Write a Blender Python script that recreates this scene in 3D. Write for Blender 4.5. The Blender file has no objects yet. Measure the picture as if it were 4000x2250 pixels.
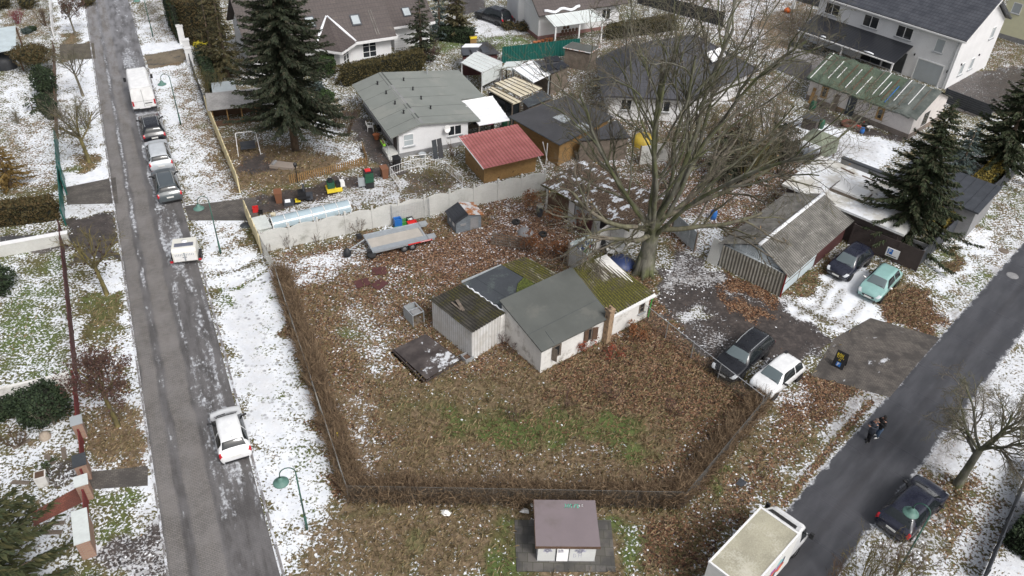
import bpy, bmesh, math, random
import numpy as np
from mathutils import Matrix, Vector
R = math.radians
S = bpy.context.scene
COL = S.collection
# ------------------------------------------------------------------ camera
FPX, CX, CY, CAMH = 3188.0, 2000.0, 1125.0, 34.5
_dn = Vector(((1830-CX)/FPX, (5150-CY)/FPX, 1.0)).normalized()
_fh = (Vector((0, 0, 1)) - _dn*_dn.z).normalized()
_rt = _dn.cross(_fh).normalized()
_rt = _rt if _rt.x > 0 else -_rt
cam = bpy.data.cameras.new('camera'); cam_o = bpy.data.objects.new('camera', cam); COL.objects.link(cam_o)
_Mw = Matrix((_rt, _fh, -_dn))                     # world = _Mw @ (right, down, forward)
_Rm = _Mw @ Matrix(((1, 0, 0), (0, -1, 0), (0, 0, -1)))
cam_o.matrix_world = Matrix.Translation((0, 0, CAMH)) @ _Rm.to_4x4()
cam.sensor_width = 36; cam.lens = FPX/4000*36; cam.clip_start = .5; cam.clip_end = 2000
S.camera = cam_o
def G(px, py, z=0.0):
    "ground point (or point at height z) seen at a place of the photograph"
    d = _Mw @ Vector(((px-CX)/FPX, (py-CY)/FPX, 1.0))
    t = (z-CAMH)/d.z
    return Vector((d.x*t, d.y*t, z))
OS = 1.5528
def O(x, y, z=0.0): return G(x*OS, y*OS, z)
# ------------------------------------------------------------------ light
SUN_AZ, SUN_EL = R(140), R(50)                      # azimuth clockwise from +Y
w = bpy.data.worlds.new('World'); S.world = w; w.use_nodes = True
nt = w.node_tree; bg = nt.nodes['Background']
sky = nt.nodes.new('ShaderNodeTexSky'); sky.sky_type = 'NISHITA'; sky.sun_disc = False
sky.sun_elevation = SUN_EL; sky.sun_rotation = SUN_AZ; sky.air_density = 1.0; sky.dust_density = 6.0; sky.ozone_density = 1.0
hs = nt.nodes.new('ShaderNodeHueSaturation'); hs.inputs['Saturation'].default_value = .36
nt.links.new(sky.outputs[0], hs.inputs['Color']); nt.links.new(hs.outputs[0], bg.inputs[0]); bg.inputs[1].default_value = .112
sl = bpy.data.lights.new('sun', 'SUN'); sl.energy = 1.4; sl.angle = R(16); sl.color = (1, .985, .965)
so = bpy.data.objects.new('sun', sl); COL.objects.link(so)
_sd = Vector((math.sin(SUN_AZ)*math.cos(SUN_EL), math.cos(SUN_AZ)*math.cos(SUN_EL), math.sin(SUN_EL)))
so.rotation_euler = _sd.to_track_quat('Z', 'Y').to_euler(); so.location = _sd*100
S.view_settings.view_transform = 'Standard'; S.view_settings.look = 'None'; S.view_settings.exposure = 0.32; S.view_settings.gamma = 1
# ------------------------------------------------------------------ helpers
rnd = random.Random(7)
def tag(o, label=None, cat=None, group=None, kind=None):
    if label: o['label'] = label
    if cat: o['category'] = cat
    if group: o['group'] = group
    if kind: o['kind'] = kind
    return o
def thing(name, label, cat, loc=(0, 0, 0), rz=0.0, group=None):
    o = bpy.data.objects.new(name, None); COL.objects.link(o)
    o.location = (loc[0], loc[1], loc[2] if len(loc) > 2 else 0); o.rotation_euler = (0, 0, rz); o.empty_display_size = .3
    return tag(o, label, cat, group)
def dup(root, loc, rz=0.0, label=None, group=None, sc=None):
    def cp(o, par):
        c = o.copy(); COL.objects.link(c)
        if par: c.parent = par
        for ch in list(kids.get(o.name, ())): cp(ch, c)
        return c
    kids = {}
    st = [root]
    while st:
        q = st.pop(); kids[q.name] = list(q.children); st += kids[q.name]
    r = cp(root, None); r.location = (loc[0], loc[1], loc[2] if len(loc) > 2 else 0); r.rotation_euler = (0, 0, rz)
    if sc: r.scale = (sc, sc, sc) if not isinstance(sc, tuple) else sc
    if label: r['label'] = label
    if group: r['group'] = group
    return r
class MB:
    def __init__(s): s.v = []; s.f = []; s.m = []; s.wv = {}
    def add(s, vs, fs, mi=0):
        b = len(s.v); s.v += [tuple(p) for p in vs]; s.f += [tuple(b+i for i in f) for f in fs]; s.m += [mi]*len(fs); return s
    def box(s, x0, x1, y0, y1, z0, z1, mi=0, M=None):
        vs = [(x, y, z) for z in (z0, z1) for x, y in ((x0, y0), (x1, y0), (x1, y1), (x0, y1))]
        if M is not None: vs = [M @ Vector(p) for p in vs]
        return s.add(vs, [(3, 2, 1, 0), (4, 5, 6, 7), (0, 1, 5, 4), (1, 2, 6, 5), (2, 3, 7, 6), (3, 0, 4, 7)], mi)
    def cbox(s, c, d, rz=0, mi=0, rx=0, ry=0):
        M = Matrix.Translation(c) @ Matrix.Rotation(rz, 4, 'Z') @ Matrix.Rotation(ry, 4, 'Y') @ Matrix.Rotation(rx, 4, 'X')
        return s.box(-d[0]/2, d[0]/2, -d[1]/2, d[1]/2, -d[2]/2, d[2]/2, mi, M)
    def prism(s, poly, z0, z1, mi=0):
        n = len(poly); vs = [(p[0], p[1], z0) for p in poly]+[(p[0], p[1], z1) for p in poly]
        return s.add(vs, [tuple(range(n-1, -1, -1)), tuple(range(n, 2*n))]+[(i, (i+1) % n, n+(i+1) % n, n+i) for i in range(n)], mi)
    def xprism(s, poly, x0, x1, mi=0):        # poly in (y,z), extruded along x
        n = len(poly); vs = [(x0, p[0], p[1]) for p in poly]+[(x1, p[0], p[1]) for p in poly]
        return s.add(vs, [tuple(range(n-1, -1, -1)), tuple(range(n, 2*n))]+[(i, (i+1) % n, n+(i+1) % n, n+i) for i in range(n)], mi)
    def yprism(s, poly, y0, y1, mi=0):        # poly in (x,z)
        n = len(poly); vs = [(p[0], y0, p[1]) for p in poly]+[(p[0], y1, p[1]) for p in poly]
        return s.add(vs, [tuple(range(n)), tuple(range(2*n-1, n-1, -1))]+[((i+1) % n, i, n+i, n+(i+1) % n) for i in range(n)], mi)
    def slab(s, pts, th, mi=0):               # flat polygon with thickness going down its normal
        pts = [Vector(p) for p in pts]; nn = (pts[1]-pts[0]).cross(pts[2]-pts[0]).normalized()
        if nn.z < 0: pts = pts[::-1]; nn = -nn
        n = len(pts); vs = [p for p in pts]+[p-nn*th for p in pts]
        return s.add(vs, [tuple(range(n)), tuple(range(2*n-1, n-1, -1))]+[((i+1) % n, i, n+i, n+(i+1) % n) for i in range(n)], mi)
    def quad(s, a, b, c, d, mi=0): return s.add([a, b, c, d], [(0, 1, 2, 3)], mi)
    def path(s, pts, rr, n=6, mi=0, cap=True):
        pts = [Vector(p) for p in pts]
        if not hasattr(rr, '__len__'): rr = [rr]*len(pts)
        b = len(s.v); prev = None
        for i, p in enumerate(pts):
            d = (pts[min(i+1, len(pts)-1)]-pts[max(i-1, 0)])
            if d.length < 1e-9: d = Vector((0, 0, 1))
            d.normalize()
            if prev is None: a = d.orthogonal().normalized()
            else:
                a = prev-d*prev.dot(d)
                a = a.normalized() if a.length > 1e-6 else d.orthogonal().normalized()
            prev = a; c = d.cross(a)
            for k in range(n):
                t = 2*math.pi*k/n; q = p+(a*math.cos(t)+c*math.sin(t))*rr[i]; s.v.append((q.x, q.y, q.z))
        fs = []
        for i in range(len(pts)-1):
            for k in range(n):
                fs.append((b+i*n+k, b+i*n+(k+1) % n, b+(i+1)*n+(k+1) % n, b+(i+1)*n+k))
        if cap: fs += [tuple(b+k for k in range(n-1, -1, -1)), tuple(b+(len(pts)-1)*n+k for k in range(n))]
        s.f += fs; s.m += [mi]*len(fs); return s
    def cyl(s, c, r, h, n=16, mi=0, r2=None): return s.path([c, (c[0], c[1], c[2]+h)], [r, r if r2 is None else r2], n, mi)
    def lathe(s, prof, c=(0, 0, 0), n=16, mi=0):
        b = len(s.v)
        for r, z in prof:
            for k in range(n):
                t = 2*math.pi*k/n; s.v.append((c[0]+r*math.cos(t), c[1]+r*math.sin(t), c[2]+z))
        fs = [(b+i*n+k, b+i*n+(k+1) % n, b+(i+1)*n+(k+1) % n, b+(i+1)*n+k) for i in range(len(prof)-1) for k in range(n)]
        s.f += fs; s.m += [mi]*len(fs); return s
    def corr(s, a, b, c, d, pitch, amp, mi=0, th=0.0):
        "corrugated sheet: waves run along a->d, repeat along a->b"
        a, b, c, d = map(Vector, (a, b, c, d)); L = (b-a).length; nw = max(2, int(L/pitch*4)); nn = (b-a).cross(d-a).normalized()
        if nn.z < -.01: nn = -nn
        b0 = len(s.v)
        for i in range(nw+1):
            t = i/nw; o = nn*(amp*math.sin(t*L/pitch*2*math.pi)); p, q = a.lerp(b, t)+o, d.lerp(c, t)+o
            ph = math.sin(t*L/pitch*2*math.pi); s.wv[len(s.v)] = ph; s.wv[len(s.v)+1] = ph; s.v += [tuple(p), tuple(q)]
        fs = [(b0+2*i, b0+2*i+2, b0+2*i+3, b0+2*i+1) for i in range(nw)]
        s.f += fs; s.m += [mi]*len(fs); return s
    def build(s, name, mats, parent=None, smooth=False, loc=None, rz=None):
        me = bpy.data.meshes.new(name); me.from_pydata(s.v, [], s.f)
        mats = mats if isinstance(mats, (list, tuple)) else [mats]
        for m_ in mats: me.materials.append(m_)
        if len(mats) > 1: me.polygons.foreach_set('material_index', s.m)
        if smooth: me.polygons.foreach_set('use_smooth', [True]*len(s.f))
        me.update()
        if s.wv:
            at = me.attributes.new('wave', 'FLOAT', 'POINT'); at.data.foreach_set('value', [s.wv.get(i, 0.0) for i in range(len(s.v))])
        o = bpy.data.objects.new(name, me); COL.objects.link(o)
        if parent: o.parent = parent
        if loc is not None: o.location = loc
        if rz is not None: o.rotation_euler = (0, 0, rz)
        return o
def npmesh(name, V, F, mat, parent=None, smooth=False):
    "fast mesh from numpy arrays, all faces with the same corner count"
    V = np.asarray(V, np.float32); F = np.asarray(F, np.int32); k = F.shape[1]
    me = bpy.data.meshes.new(name); me.vertices.add(len(V)); me.vertices.foreach_set('co', V.ravel())
    me.loops.add(F.size); me.loops.foreach_set('vertex_index', F.ravel()); me.polygons.add(len(F))
    me.polygons.foreach_set('loop_start', np.arange(0, F.size, k, dtype=np.int32))
    try: me.polygons.foreach_set('loop_total', np.full(len(F), k, np.int32))
    except Exception: pass
    if smooth: me.polygons.foreach_set('use_smooth', np.ones(len(F), bool))
    me.materials.append(mat); me.update(calc_edges=True)
    o = bpy.data.objects.new(name, me); COL.objects.link(o)
    if parent: o.parent = parent
    return o
# ------------------------------------------------------------------ materials
class NT:
    def __init__(s, name):
        s.mat = bpy.data.materials.new(name); s.mat.use_nodes = True; s.t = s.mat.node_tree
        s.bsdf = s.t.nodes['Principled BSDF']; s.out = s.t.nodes['Material Output']; s._co = {}
    def co(s, kind='Object'):
        if kind not in s._co: s._co[kind] = s.t.nodes.new('ShaderNodeTexCoord').outputs[kind]
        return s._co[kind]
    def _in(s, sock, v):
        if isinstance(v, bpy.types.NodeSocket): s.t.links.new(v, sock)
        elif v is not None:
            if hasattr(v, '__len__') and len(v) == 3 and sock.type == 'RGBA': v = (*v, 1)
            sock.default_value = v
    def noise(s, sc, det=3, ro=.55, vec=None, dist=0, out=0):
        n = s.t.nodes.new('ShaderNodeTexNoise'); s._in(n.inputs['Vector'], vec if vec is not None else s.co())
        n.inputs['Scale'].default_value = sc; n.inputs['Detail'].default_value = det; n.inputs['Roughness'].default_value = ro; n.inputs['Distortion'].default_value = dist
        return n.outputs[out]
    def voro(s, sc, vec=None, out='Distance', feat='F1', rnd_=1):
        n = s.t.nodes.new('ShaderNodeTexVoronoi'); n.feature = feat; s._in(n.inputs['Vector'], vec if vec is not None else s.co()); n.inputs['Scale'].default_value = sc; n.inputs['Randomness'].default_value = rnd_
        return n.outputs[out]
    def m(s, op, a, b=0.0, c=None):
        n = s.t.nodes.new('ShaderNodeMath'); n.operation = op; s._in(n.inputs[0], a); s._in(n.inputs[1], b)
        if c is not None: s._in(n.inputs[2], c)
        return n.outputs[0]
    def mr(s, x, a, b, c=0.0, d=1.0, smooth=True):
        n = s.t.nodes.new('ShaderNodeMapRange'); n.interpolation_type = 'SMOOTHSTEP' if smooth else 'LINEAR'
        for i, v in enumerate((x, a, b, c, d)): s._in(n.inputs[i], v)
        return n.outputs[0]
    def mix(s, f, a, b, mode='MIX'):
        n = s.t.nodes.new('ShaderNodeMix'); n.data_type = 'RGBA'; n.blend_type = mode; s._in(n.inputs[0], f); s._in(n.inputs[6], a); s._in(n.inputs[7], b)
        return n.outputs[2]
    def ramp(s, x, stops):
        n = s.t.nodes.new('ShaderNodeValToRGB'); e = n.color_ramp.elements
        while len(e) < len(stops): e.new(.5)
        for i, (p, c) in enumerate(stops): e[i].position = p; e[i].color = (*c, 1)
        s._in(n.inputs[0], x); return n.outputs[0]
    def attr(s, name):
        n = s.t.nodes.new('ShaderNodeAttribute'); n.attribute_name = name; return n.outputs['Fac']
    def xyz(s, vec=None):
        n = s.t.nodes.new('ShaderNodeSeparateXYZ'); s._in(n.inputs[0], vec if vec is not None else s.co()); return n.outputs
    def vec(s, x, y, z=0.0):
        n = s.t.nodes.new('ShaderNodeCombineXYZ'); s._in(n.inputs[0], x); s._in(n.inputs[1], y); s._in(n.inputs[2], z); return n.outputs[0]
    def mapping(s, sc=(1, 1, 1), rot=(0, 0, 0), vec=None):
        n = s.t.nodes.new('ShaderNodeMapping'); s._in(n.inputs[0], vec if vec is not None else s.co()); n.inputs['Scale'].default_value = sc; n.inputs['Rotation'].default_value = rot; return n.outputs[0]
    def bump(s, h, st=.3, d=.05):
        n = s.t.nodes.new('ShaderNodeBump'); n.inputs['Strength'].default_value = st; n.inputs['Distance'].default_value = d; s._in(n.inputs['Height'], h); s.t.links.new(n.outputs[0], s.bsdf.inputs['Normal'])
    def done(s, col=None, rough=None, **k):
        if col is not None: s._in(s.bsdf.inputs['Base Color'], col)
        if rough is not None: s._in(s.bsdf.inputs['Roughness'], rough)
        for a, b in k.items(): s._in(s.bsdf.inputs[a.replace('_', ' ')], b)
        return s.mat
def c3(c, k): return tuple(min(1, x*k) for x in c)
def mk(name, col, rough=.8, var=.18, sc=1.5, fine=14., stain=None, st_sc=.8, st_lo=.52, st_hi=.62, bump=.0, metal=0.0, perobj=0.0, **kw):
    "plain surface: two scales of tone variation, an optional second colour in patches"
    n = NT(name)
    a = n.noise(sc, 4, .6); b = n.noise(fine, 2, .5)
    f = n.m('ADD', n.m('MULTIPLY', a, .65), n.m('MULTIPLY', b, .35))
    c = n.mix(n.mr(f, .3, .7), c3(col, 1-var), c3(col, 1+var))
    if stain: c = n.mix(n.mr(n.m('ADD', n.m('MULTIPLY', n.noise(st_sc, 5, .65), .8), n.m('MULTIPLY', b, .2)), st_lo, st_hi), c, stain)
    if bump: n.bump(f, bump, .03)
    return n.done(c, rough, Metallic=metal, **kw)
def rows(name, col, dark, pitch_y=.33, pitch_x=.3, axis='y', rough=.6, stain=None, var=.2, st_lo=.58, st_hi=.7, st_sc=1.2):
    "tiled roof or boarded wall: rows across one axis of the object, columns along x"
    n = NT(name); x, y, z = n.xyz()
    r = y if axis == 'y' else z
    ry = n.m('FRACT', n.m('DIVIDE', r, pitch_y)); cell = n.m('FLOOR', n.m('DIVIDE', r, pitch_y))
    cx = n.m('FRACT', n.m('DIVIDE', x, pitch_x)) if pitch_x else None
    line = n.m('MAXIMUM', n.mr(ry, .0, .22, 1, 0), n.mr(cx, 0, .3, .6, 0)) if pitch_x else n.mr(ry, 0, .16, 1, 0)
    tone = n.noise(1.1, 4, .6); tn2 = n.noise(9, 2, .5, n.vec(n.m('MULTIPLY', x, .3), cell, 0) if not pitch_x else None)
    c = n.mix(n.mr(n.m('ADD', n.m('MULTIPLY', tone, .5), n.m('MULTIPLY', tn2, .5)), .3, .7), c3(col, 1-var), c3(col, 1+var))
    if stain: c = n.mix(n.mr(n.noise(st_sc, 5, .7), st_lo, st_hi), c, stain)
    c = n.mix(n.m('MULTIPLY', line, .75), c, dark); n.bump(n.m('SUBTRACT', 1, line), .5, .03)
    return n.done(c, rough)
# ------------------------------------------------------------------ ground
def _segd(P, a, b):
    ab = b-a; t = np.clip(((P-a) @ ab)/max(ab @ ab, 1e-9), 0, 1); return np.linalg.norm(P-(a+t[:, None]*ab), axis=1)
def polyw(P, poly, fe):
    w = np.zeros(len(P)); lo, hi = poly.min(0)-fe, poly.max(0)+fe
    ix = np.where(((P >= lo) & (P <= hi)).all(1))[0]
    if len(ix) == 0: return w
    Q = P[ix]; ins = np.zeros(len(Q), bool); dd = np.full(len(Q), 1e9); n = len(poly)
    for i in range(n):
        a, b = poly[i], poly[(i+1) % n]
        dd = np.minimum(dd, _segd(Q, a, b))
        c = ((a[1] > Q[:, 1]) != (b[1] > Q[:, 1]))
        with np.errstate(divide='ignore', invalid='ignore'):
            ins ^= c & (Q[:, 0] < (b[0]-a[0])*(Q[:, 1]-a[1])/(b[1]-a[1]+1e-12)+a[0])
    sd = np.where(ins, dd, -dd); t = np.clip((sd+fe)/(2*fe), 0, 1); w[ix] = t*t*(3-2*t); return w
def linew(P, pts, wd, fe):
    d = np.full(len(P), 1e9)
    for a, b in zip(pts[:-1], pts[1:]): d = np.minimum(d, _segd(P, a, b))
    t = np.clip((wd/2+fe-d)/(2*fe), 0, 1); return t*t*(3-2*t)
def OP(s): return np.array([O(*map(float, p.split(',')))[:2] for p in s.split()])
LY = []
def L(s, fe=.5, **k): LY.append(('p', OP(s), fe, k))
def LN(s, wd, fe=.25, **k): LY.append(('l', OP(s), (wd, fe), k))
# attributes: snow cover, leaf litter, green, mud (wet dark earth), slush (dirty trodden snow), foot (footprints), dry (tall straw coloured grass)
DEF = dict(snow=.45, leaf=0., green=.25, mud=0., slush=0., foot=0., dry=.3)
# gardens left
L('-300,-200 150,-200 130,0 168,560 215,1250 215,1500 -400,1500', .3, snow=.5, green=.5, dry=.1)
L('0,20 130,20 140,90 0,110', snow=.4, green=.2, dry=.5)
L('0,200 120,195 145,290 0,310', snow=.72, green=.2)
L('0,300 145,295 150,470 0,500', snow=.5, green=.25, dry=.5)
L('60,330 150,330 150,470 70,450', snow=.66)
L('0,470 150,470 158,500 0,505', snow=.3, mud=.35, green=.4)
L('0,590 165,585 168,630 0,640', snow=.2, mud=.9)
L('0,640 168,630 192,930 0,985', snow=.5, green=.75, dry=.0)
L('60,650 110,640 120,680 70,690', .4, snow=.3, green=.5)
L('0,780 90,720 120,860 0,940', .8, snow=.38, green=.95)
L('0,1010 190,990 205,1050 0,1080', snow=.2, mud=.5, leaf=.3)
L('0,1060 195,1040 230,1300 120,1449 0,1449', snow=.62, mud=.25, foot=.2, green=.2, dry=.3)
L('130,1160 200,1150 205,1200 90,1230', .3, snow=.35, mud=.6)
# verge between the left fence and the road
L('135,0 225,0 290,455 330,770 410,1449 260,1449 215,1250 168,560 145,150', .3, snow=.82, green=.3, dry=.2, foot=.2)
L('150,80 205,80 205,112 150,112', .3, snow=.1, dry=.6, mud=.2)
L('150,112 235,108 240,148 150,155', .3, snow=.0, mud=.55, dry=.6)
L('150,160 235,155 240,200 150,200', .4, snow=.95, foot=.1)
L('150,250 200,240 260,420 175,440', .5, snow=.6, green=.5, dry=.4)
L('195,395 250,395 250,425 195,430', .3, snow=.15, dry=.6, green=.3)
L('165,430 265,430 268,455 170,462', .3, snow=.95)
L('170,510 285,505 290,540 200,545', .25, snow=.85, slush=.5)
L('170,545 298,535 308,650 240,660 180,660', .3, snow=.06, mud=.75, dry=.3)
L('180,655 240,660 255,740 185,750', .4, snow=.5, green=.4)
L('195,745 255,735 300,745 312,800 290,845 210,880 205,800', .35, snow=.12, green=.6, dry=.3)
L('210,880 290,850 330,1000 215,1020', .5, snow=.55, leaf=.55, green=.3)
L('215,1020 345,1020 372,1120 355,1180 225,1190', .4, snow=.28, leaf=.25, green=.3, dry=.7)
L('240,1070 355,1060 350,1160 240,1160', .4, snow=.12, leaf=.2, dry=.8)
L('225,1220 330,1220 345,1320 300,1360 240,1350', .4, snow=.4, green=.75, dry=.0, leaf=.1)
L('345,1000 372,990 420,1449 385,1449', .3, snow=.85, slush=.35)
L('230,1390 300,1350 390,1310 420,1449 240,1449', .4, snow=.5, slush=.9, mud=.8)
# verge right of the left road
L('345,0 440,0 640,660 690,700 880,1260 790,1340 700,1449 715,1449 640,1180 550,770 500,600 470,470 350,150', .3, snow=.85, green=.3, dry=.3, foot=.2)
L('350,0 440,0 455,90 375,90', .4, snow=.7, slush=.3)
L('350,8 405,5 410,60 360,60', .5, snow=.45, mud=.5, slush=.8)
L('375,55 450,55 468,110 385,110', .4, snow=.62, dry=.5)
L('352,112 455,105 462,128 356,132', .3, snow=.98)
L('365,135 460,120 468,155 372,175', .25, snow=.0, mud=.35, dry=.9)
L('425,175 480,170 545,330 605,510 560,515 470,330 440,250', .5, snow=.52, dry=.55, green=.35)
L('470,300 560,300 600,480 540,460', .6, snow=.45, dry=.7)
L('430,340 480,330 560,500 480,515', .5, snow=.72, foot=.3)
L('455,465 570,470 600,508 500,515', .4, snow=.72, slush=.4)
L('540,560 640,560 655,640 570,640', .5, snow=.62, dry=.5, green=.4)
L('600,560 635,560 660,645 640,650', .2, snow=.12, dry=.4, green=.5)
L('510,660 690,680 700,720 860,1230 790,1300 670,1160 600,980 545,760', .35, snow=.83, foot=1., green=.8)
L('700,900 730,880 800,1060 790,1180 740,1080', .7, snow=.66, green=.95, dry=.1)
L('640,700 690,700 830,1120 860,1230 800,1160 700,880', .5, snow=.88)
L('700,1060 760,1030 840,1240 760,1290', .6, snow=.66, foot=.4, green=.9, dry=.1)
L('560,720 640,700 700,1000 680,1130 600,960', .4, snow=.9, foot=1., slush=.3)
L('690,880 740,860 830,1090 830,1180 770,1130', .6, snow=.76, green=.6)
LN('540,690 600,680 660,655', .35, .15, snow=.35, mud=.5); LN('545,730 600,725 670,680', .3, .15, snow=.4, mud=.4); LN('575,745 585,775', .25, .15, snow=.4, mud=.4)
# the plot with the ruined houses
L('690,640 1370,480 1450,620 1640,690 1935,1020 1720,1270 870,1260 690,700', .4, snow=.22, leaf=.55, green=.15, dry=.55, foot=0)
L('665,645 1100,560 1110,590 870,640 690,665', .4, snow=.3, green=.5, dry=.4)
L('690,655 880,632 930,645 880,690 700,720', .5, snow=.82, foot=.4)
L('880,620 1000,600 1010,640 940,660', .4, snow=.55)
L('1000,625 1110,610 1110,645 1010,650', .4, snow=.55)
L('930,610 1150,600 1360,520 1450,640 1200,690 1060,760 960,720', .6, snow=.3, leaf=.9, dry=.2)
L('1130,600 1420,490 1460,640 1320,650 1200,690', .6, snow=.36, leaf=1., dry=0)
L('1230,500 1360,490 1370,560 1230,580', .6, snow=.5, leaf=.8)
L('800,700 1060,650 1100,760 1000,900 960,950 850,800', .8, snow=.34, leaf=.6)
L('830,780 920,760 1010,900 960,980 880,900', .6, snow=.5, leaf=.3, green=.5)
L('705,720 800,730 900,950 870,1010 760,900', .6, snow=.2, leaf=.6, dry=.8)
L('860,960 920,1000 990,1240 910,1240', .5, snow=.5, dry=.9, leaf=.2)
L('960,960 1360,930 1500,880 1640,980 1700,1120 1600,1230 1000,1230', .8, snow=.08, leaf=.25, green=.3, dry=.8)
L('980,980 1200,950 1320,1010 1280,1080 1000,1060', .8, snow=.12, green=.55, leaf=.15, dry=.6)
L('1100,1040 1640,1040 1640,1150 1200,1150', .9, snow=.06, green=.9, leaf=.25, dry=.3)
L('1370,930 1560,860 1680,800 1790,880 1900,990 1860,1060 1640,1050 1400,1010', .7, snow=.03, leaf=.72, dry=.5, green=.3)
L('1640,760 1700,800 1800,890 1760,920 1600,850', .5, snow=.0, leaf=1., green=0)
L('980,1150 1500,1130 1480,1240 980,1240', .7, snow=.24, dry=1., green=.1, leaf=.2)
L('1330,1120 1560,1110 1560,1200 1340,1200', .7, snow=.2, dry=.9)
# outside the plot, in front
L('690,690 720,700 900,1260 860,1260', .25, snow=.06, leaf=.85, dry=.4)
L('860,1260 1740,1275 1940,1040 1900,1010 1990,1000 1700,1449 740,1449 800,1320', .5, snow=.13, leaf=.1, green=.42, dry=.7, foot=0)
L('1240,1290 1310,1300 1290,1449 1230,1449', .5, snow=.12, green=.85, dry=.1)
L('1545,1310 1610,1300 1640,1440 1550,1449', .4, snow=.4, green=.8, dry=.3)
L('1600,1280 1780,1290 1740,1449 1640,1449', .6, snow=.06, leaf=.7, dry=.4)
L('760,1330 900,1310 900,1449 740,1449', .5, snow=.35, dry=.7)
L('1750,1290 1850,1150 1960,1050 2050,1000 2100,1010 1950,1260 1790,1400 1700,1449', .5, snow=.28, leaf=.5, dry=.5, green=.2)
L('1740,1180 1790,1150 1850,1190 1790,1250', .4, snow=.05, green=.95)
L('2120,930 2180,935 2240,1000 2200,1040 1990,1280 1900,1330 2050,1150', .4, snow=.86, slush=1., leaf=.2)
L('1990,960 2120,925 2180,960 2060,1060 1960,1080', .5, snow=.22, leaf=.85, dry=.4)
L('1950,990 2010,960 2040,985 1965,1045', .35, snow=.85, slush=.1)
LN('2190,1010 2060,1160 1970,1270', .4, .15, snow=.25, leaf=.7, mud=.3)
# drive and car park
L('1650,690 1720,620 1810,690 1960,750 2100,850 1990,930 1940,910 1790,890 1660,790', .35, snow=.32, mud=1., slush=1., leaf=.0, green=.1, dry=0)
L('1690,640 1800,690 1960,760 1900,770 1760,720 1670,720', .5, snow=.7, slush=1., mud=.9, leaf=0)
L('1670,740 1790,720 1860,800 1960,840 2090,850 1980,905 1800,860 1690,800', .5, snow=.08, mud=1.2, slush=1., leaf=0)
L('1690,800 1760,760 1800,790 1720,830', .35, snow=.72, slush=.4, mud=.3)
L('1690,830 1800,800 1850,880 1790,890', .4, snow=.35, mud=1., slush=1., leaf=0)
L('1840,740 1960,780 2080,850 1960,890 1860,820', .4, snow=.04, mud=1.3, leaf=0)
L('1800,860 1960,900 1940,920 1880,920 1790,890', .3, snow=.5, mud=1., slush=1., leaf=0)
L('1805,725 1840,735 1940,800 1920,820 1840,790', .3, snow=.0, mud=.6, leaf=.8)
L('1810,680 1960,748 1990,745 1960,775 1830,720', .3, snow=.1, leaf=.9, green=.3)
L('1985,745 2090,640 2110,650 2010,760', .25, snow=.05, leaf=.5, green=.6, dry=.4)
L('1975,760 2010,755 2110,650 2180,680 2260,700 2215,790 2190,810 2090,830 2010,800', .35, snow=.97, foot=.25, slush=.0)
LN('2010,790 2060,770 2080,720 2120,690', .45, .3, snow=.55, slush=.8, mud=.5); LN('2060,800 2100,770 2120,730', .4, .3, snow=.6, slush=.8, mud=.5)
LN('2080,810 2140,800 2170,760', .4, .3, snow=.65, slush=.8); LN('1960,740 2060,800 2160,830', .6, .3, snow=.5, slush=.9, mud=.5)
L('2190,640 2300,700 2260,750 2215,700', .4, snow=.25, green=.7, dry=.5)
L('2235,720 2330,735 2385,800 2370,840 2310,840 2200,800', .35, snow=.05, leaf=.85, dry=.5, green=.3)
# verge of the right road
L('2290,690 2440,520 2576,330 2700,300 2640,560 2440,800 2370,850 2330,740', .5, snow=.55, green=.65, dry=.5)
L('2340,700 2400,640 2470,580 2500,600 2440,660 2370,740', .35, snow=.85, foot=.2)
L('2380,650 2420,620 2430,650 2390,690', .25, snow=.1, leaf=.5, green=.6)
L('2360,840 2576,600 2576,670 2400,850', .4, snow=.85, slush=.95)
# far side of the right road
L('2576,790 3000,400 3000,1600 2090,1449 2250,1230 2430,960', .4, snow=.8, slush=.25, foot=.5, leaf=.15)
L('2230,1235 2400,1030 2470,940 2520,950 2410,1130 2290,1260', .35, snow=.88, slush=1.)
L('2330,1190 2470,1190 2480,1250 2400,1400 2330,1340', .5, snow=.3, leaf=.5, green=.5, dry=.5)
L('2180,1330 2230,1330 2360,1200 2370,1330 2300,1449 2250,1449', .5, snow=.55, slush=.95, mud=.5)
L('2450,1230 2540,1260 2480,1449 2440,1449', .5, snow=.72, leaf=.4)
# gardens behind the cream fence
L('440,0 560,0 760,300 900,330 1000,420 1160,420 1360,480 660,630 620,520', .4, snow=.45, mud=.3, dry=.4, green=.2, leaf=.15)
L('560,350 700,370 800,380 870,400 740,460 600,470', .5, snow=.1, mud=.35, dry=.8, leaf=.2)
L('610,390 680,400 690,430 610,440', .4, snow=.02, mud=.8)
L('760,300 890,320 930,400 870,410 790,380', .5, snow=.62, dry=.4)
L('660,460 800,460 720,500 640,510', .4, snow=.2, green=.5, dry=.5, mud=.3)
L('640,510 700,490 860,450 1000,410 1010,430 870,480 700,530 650,540', .2, snow=.08, mud=1.)
L('690,540 880,470 1080,440 1160,430 1170,470 1000,510 850,520 700,560', .3, snow=.7, slush=.5, mud=.4)
L('1000,440 1160,430 1180,460 1040,500', .3, snow=.2, mud=.5, dry=.5)
L('850,270 920,300 990,400 1010,430 960,430 900,340', .3, snow=.1, mud=.8)
L('500,130 620,150 640,320 560,350', .4, snow=.4, dry=.4)
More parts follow.
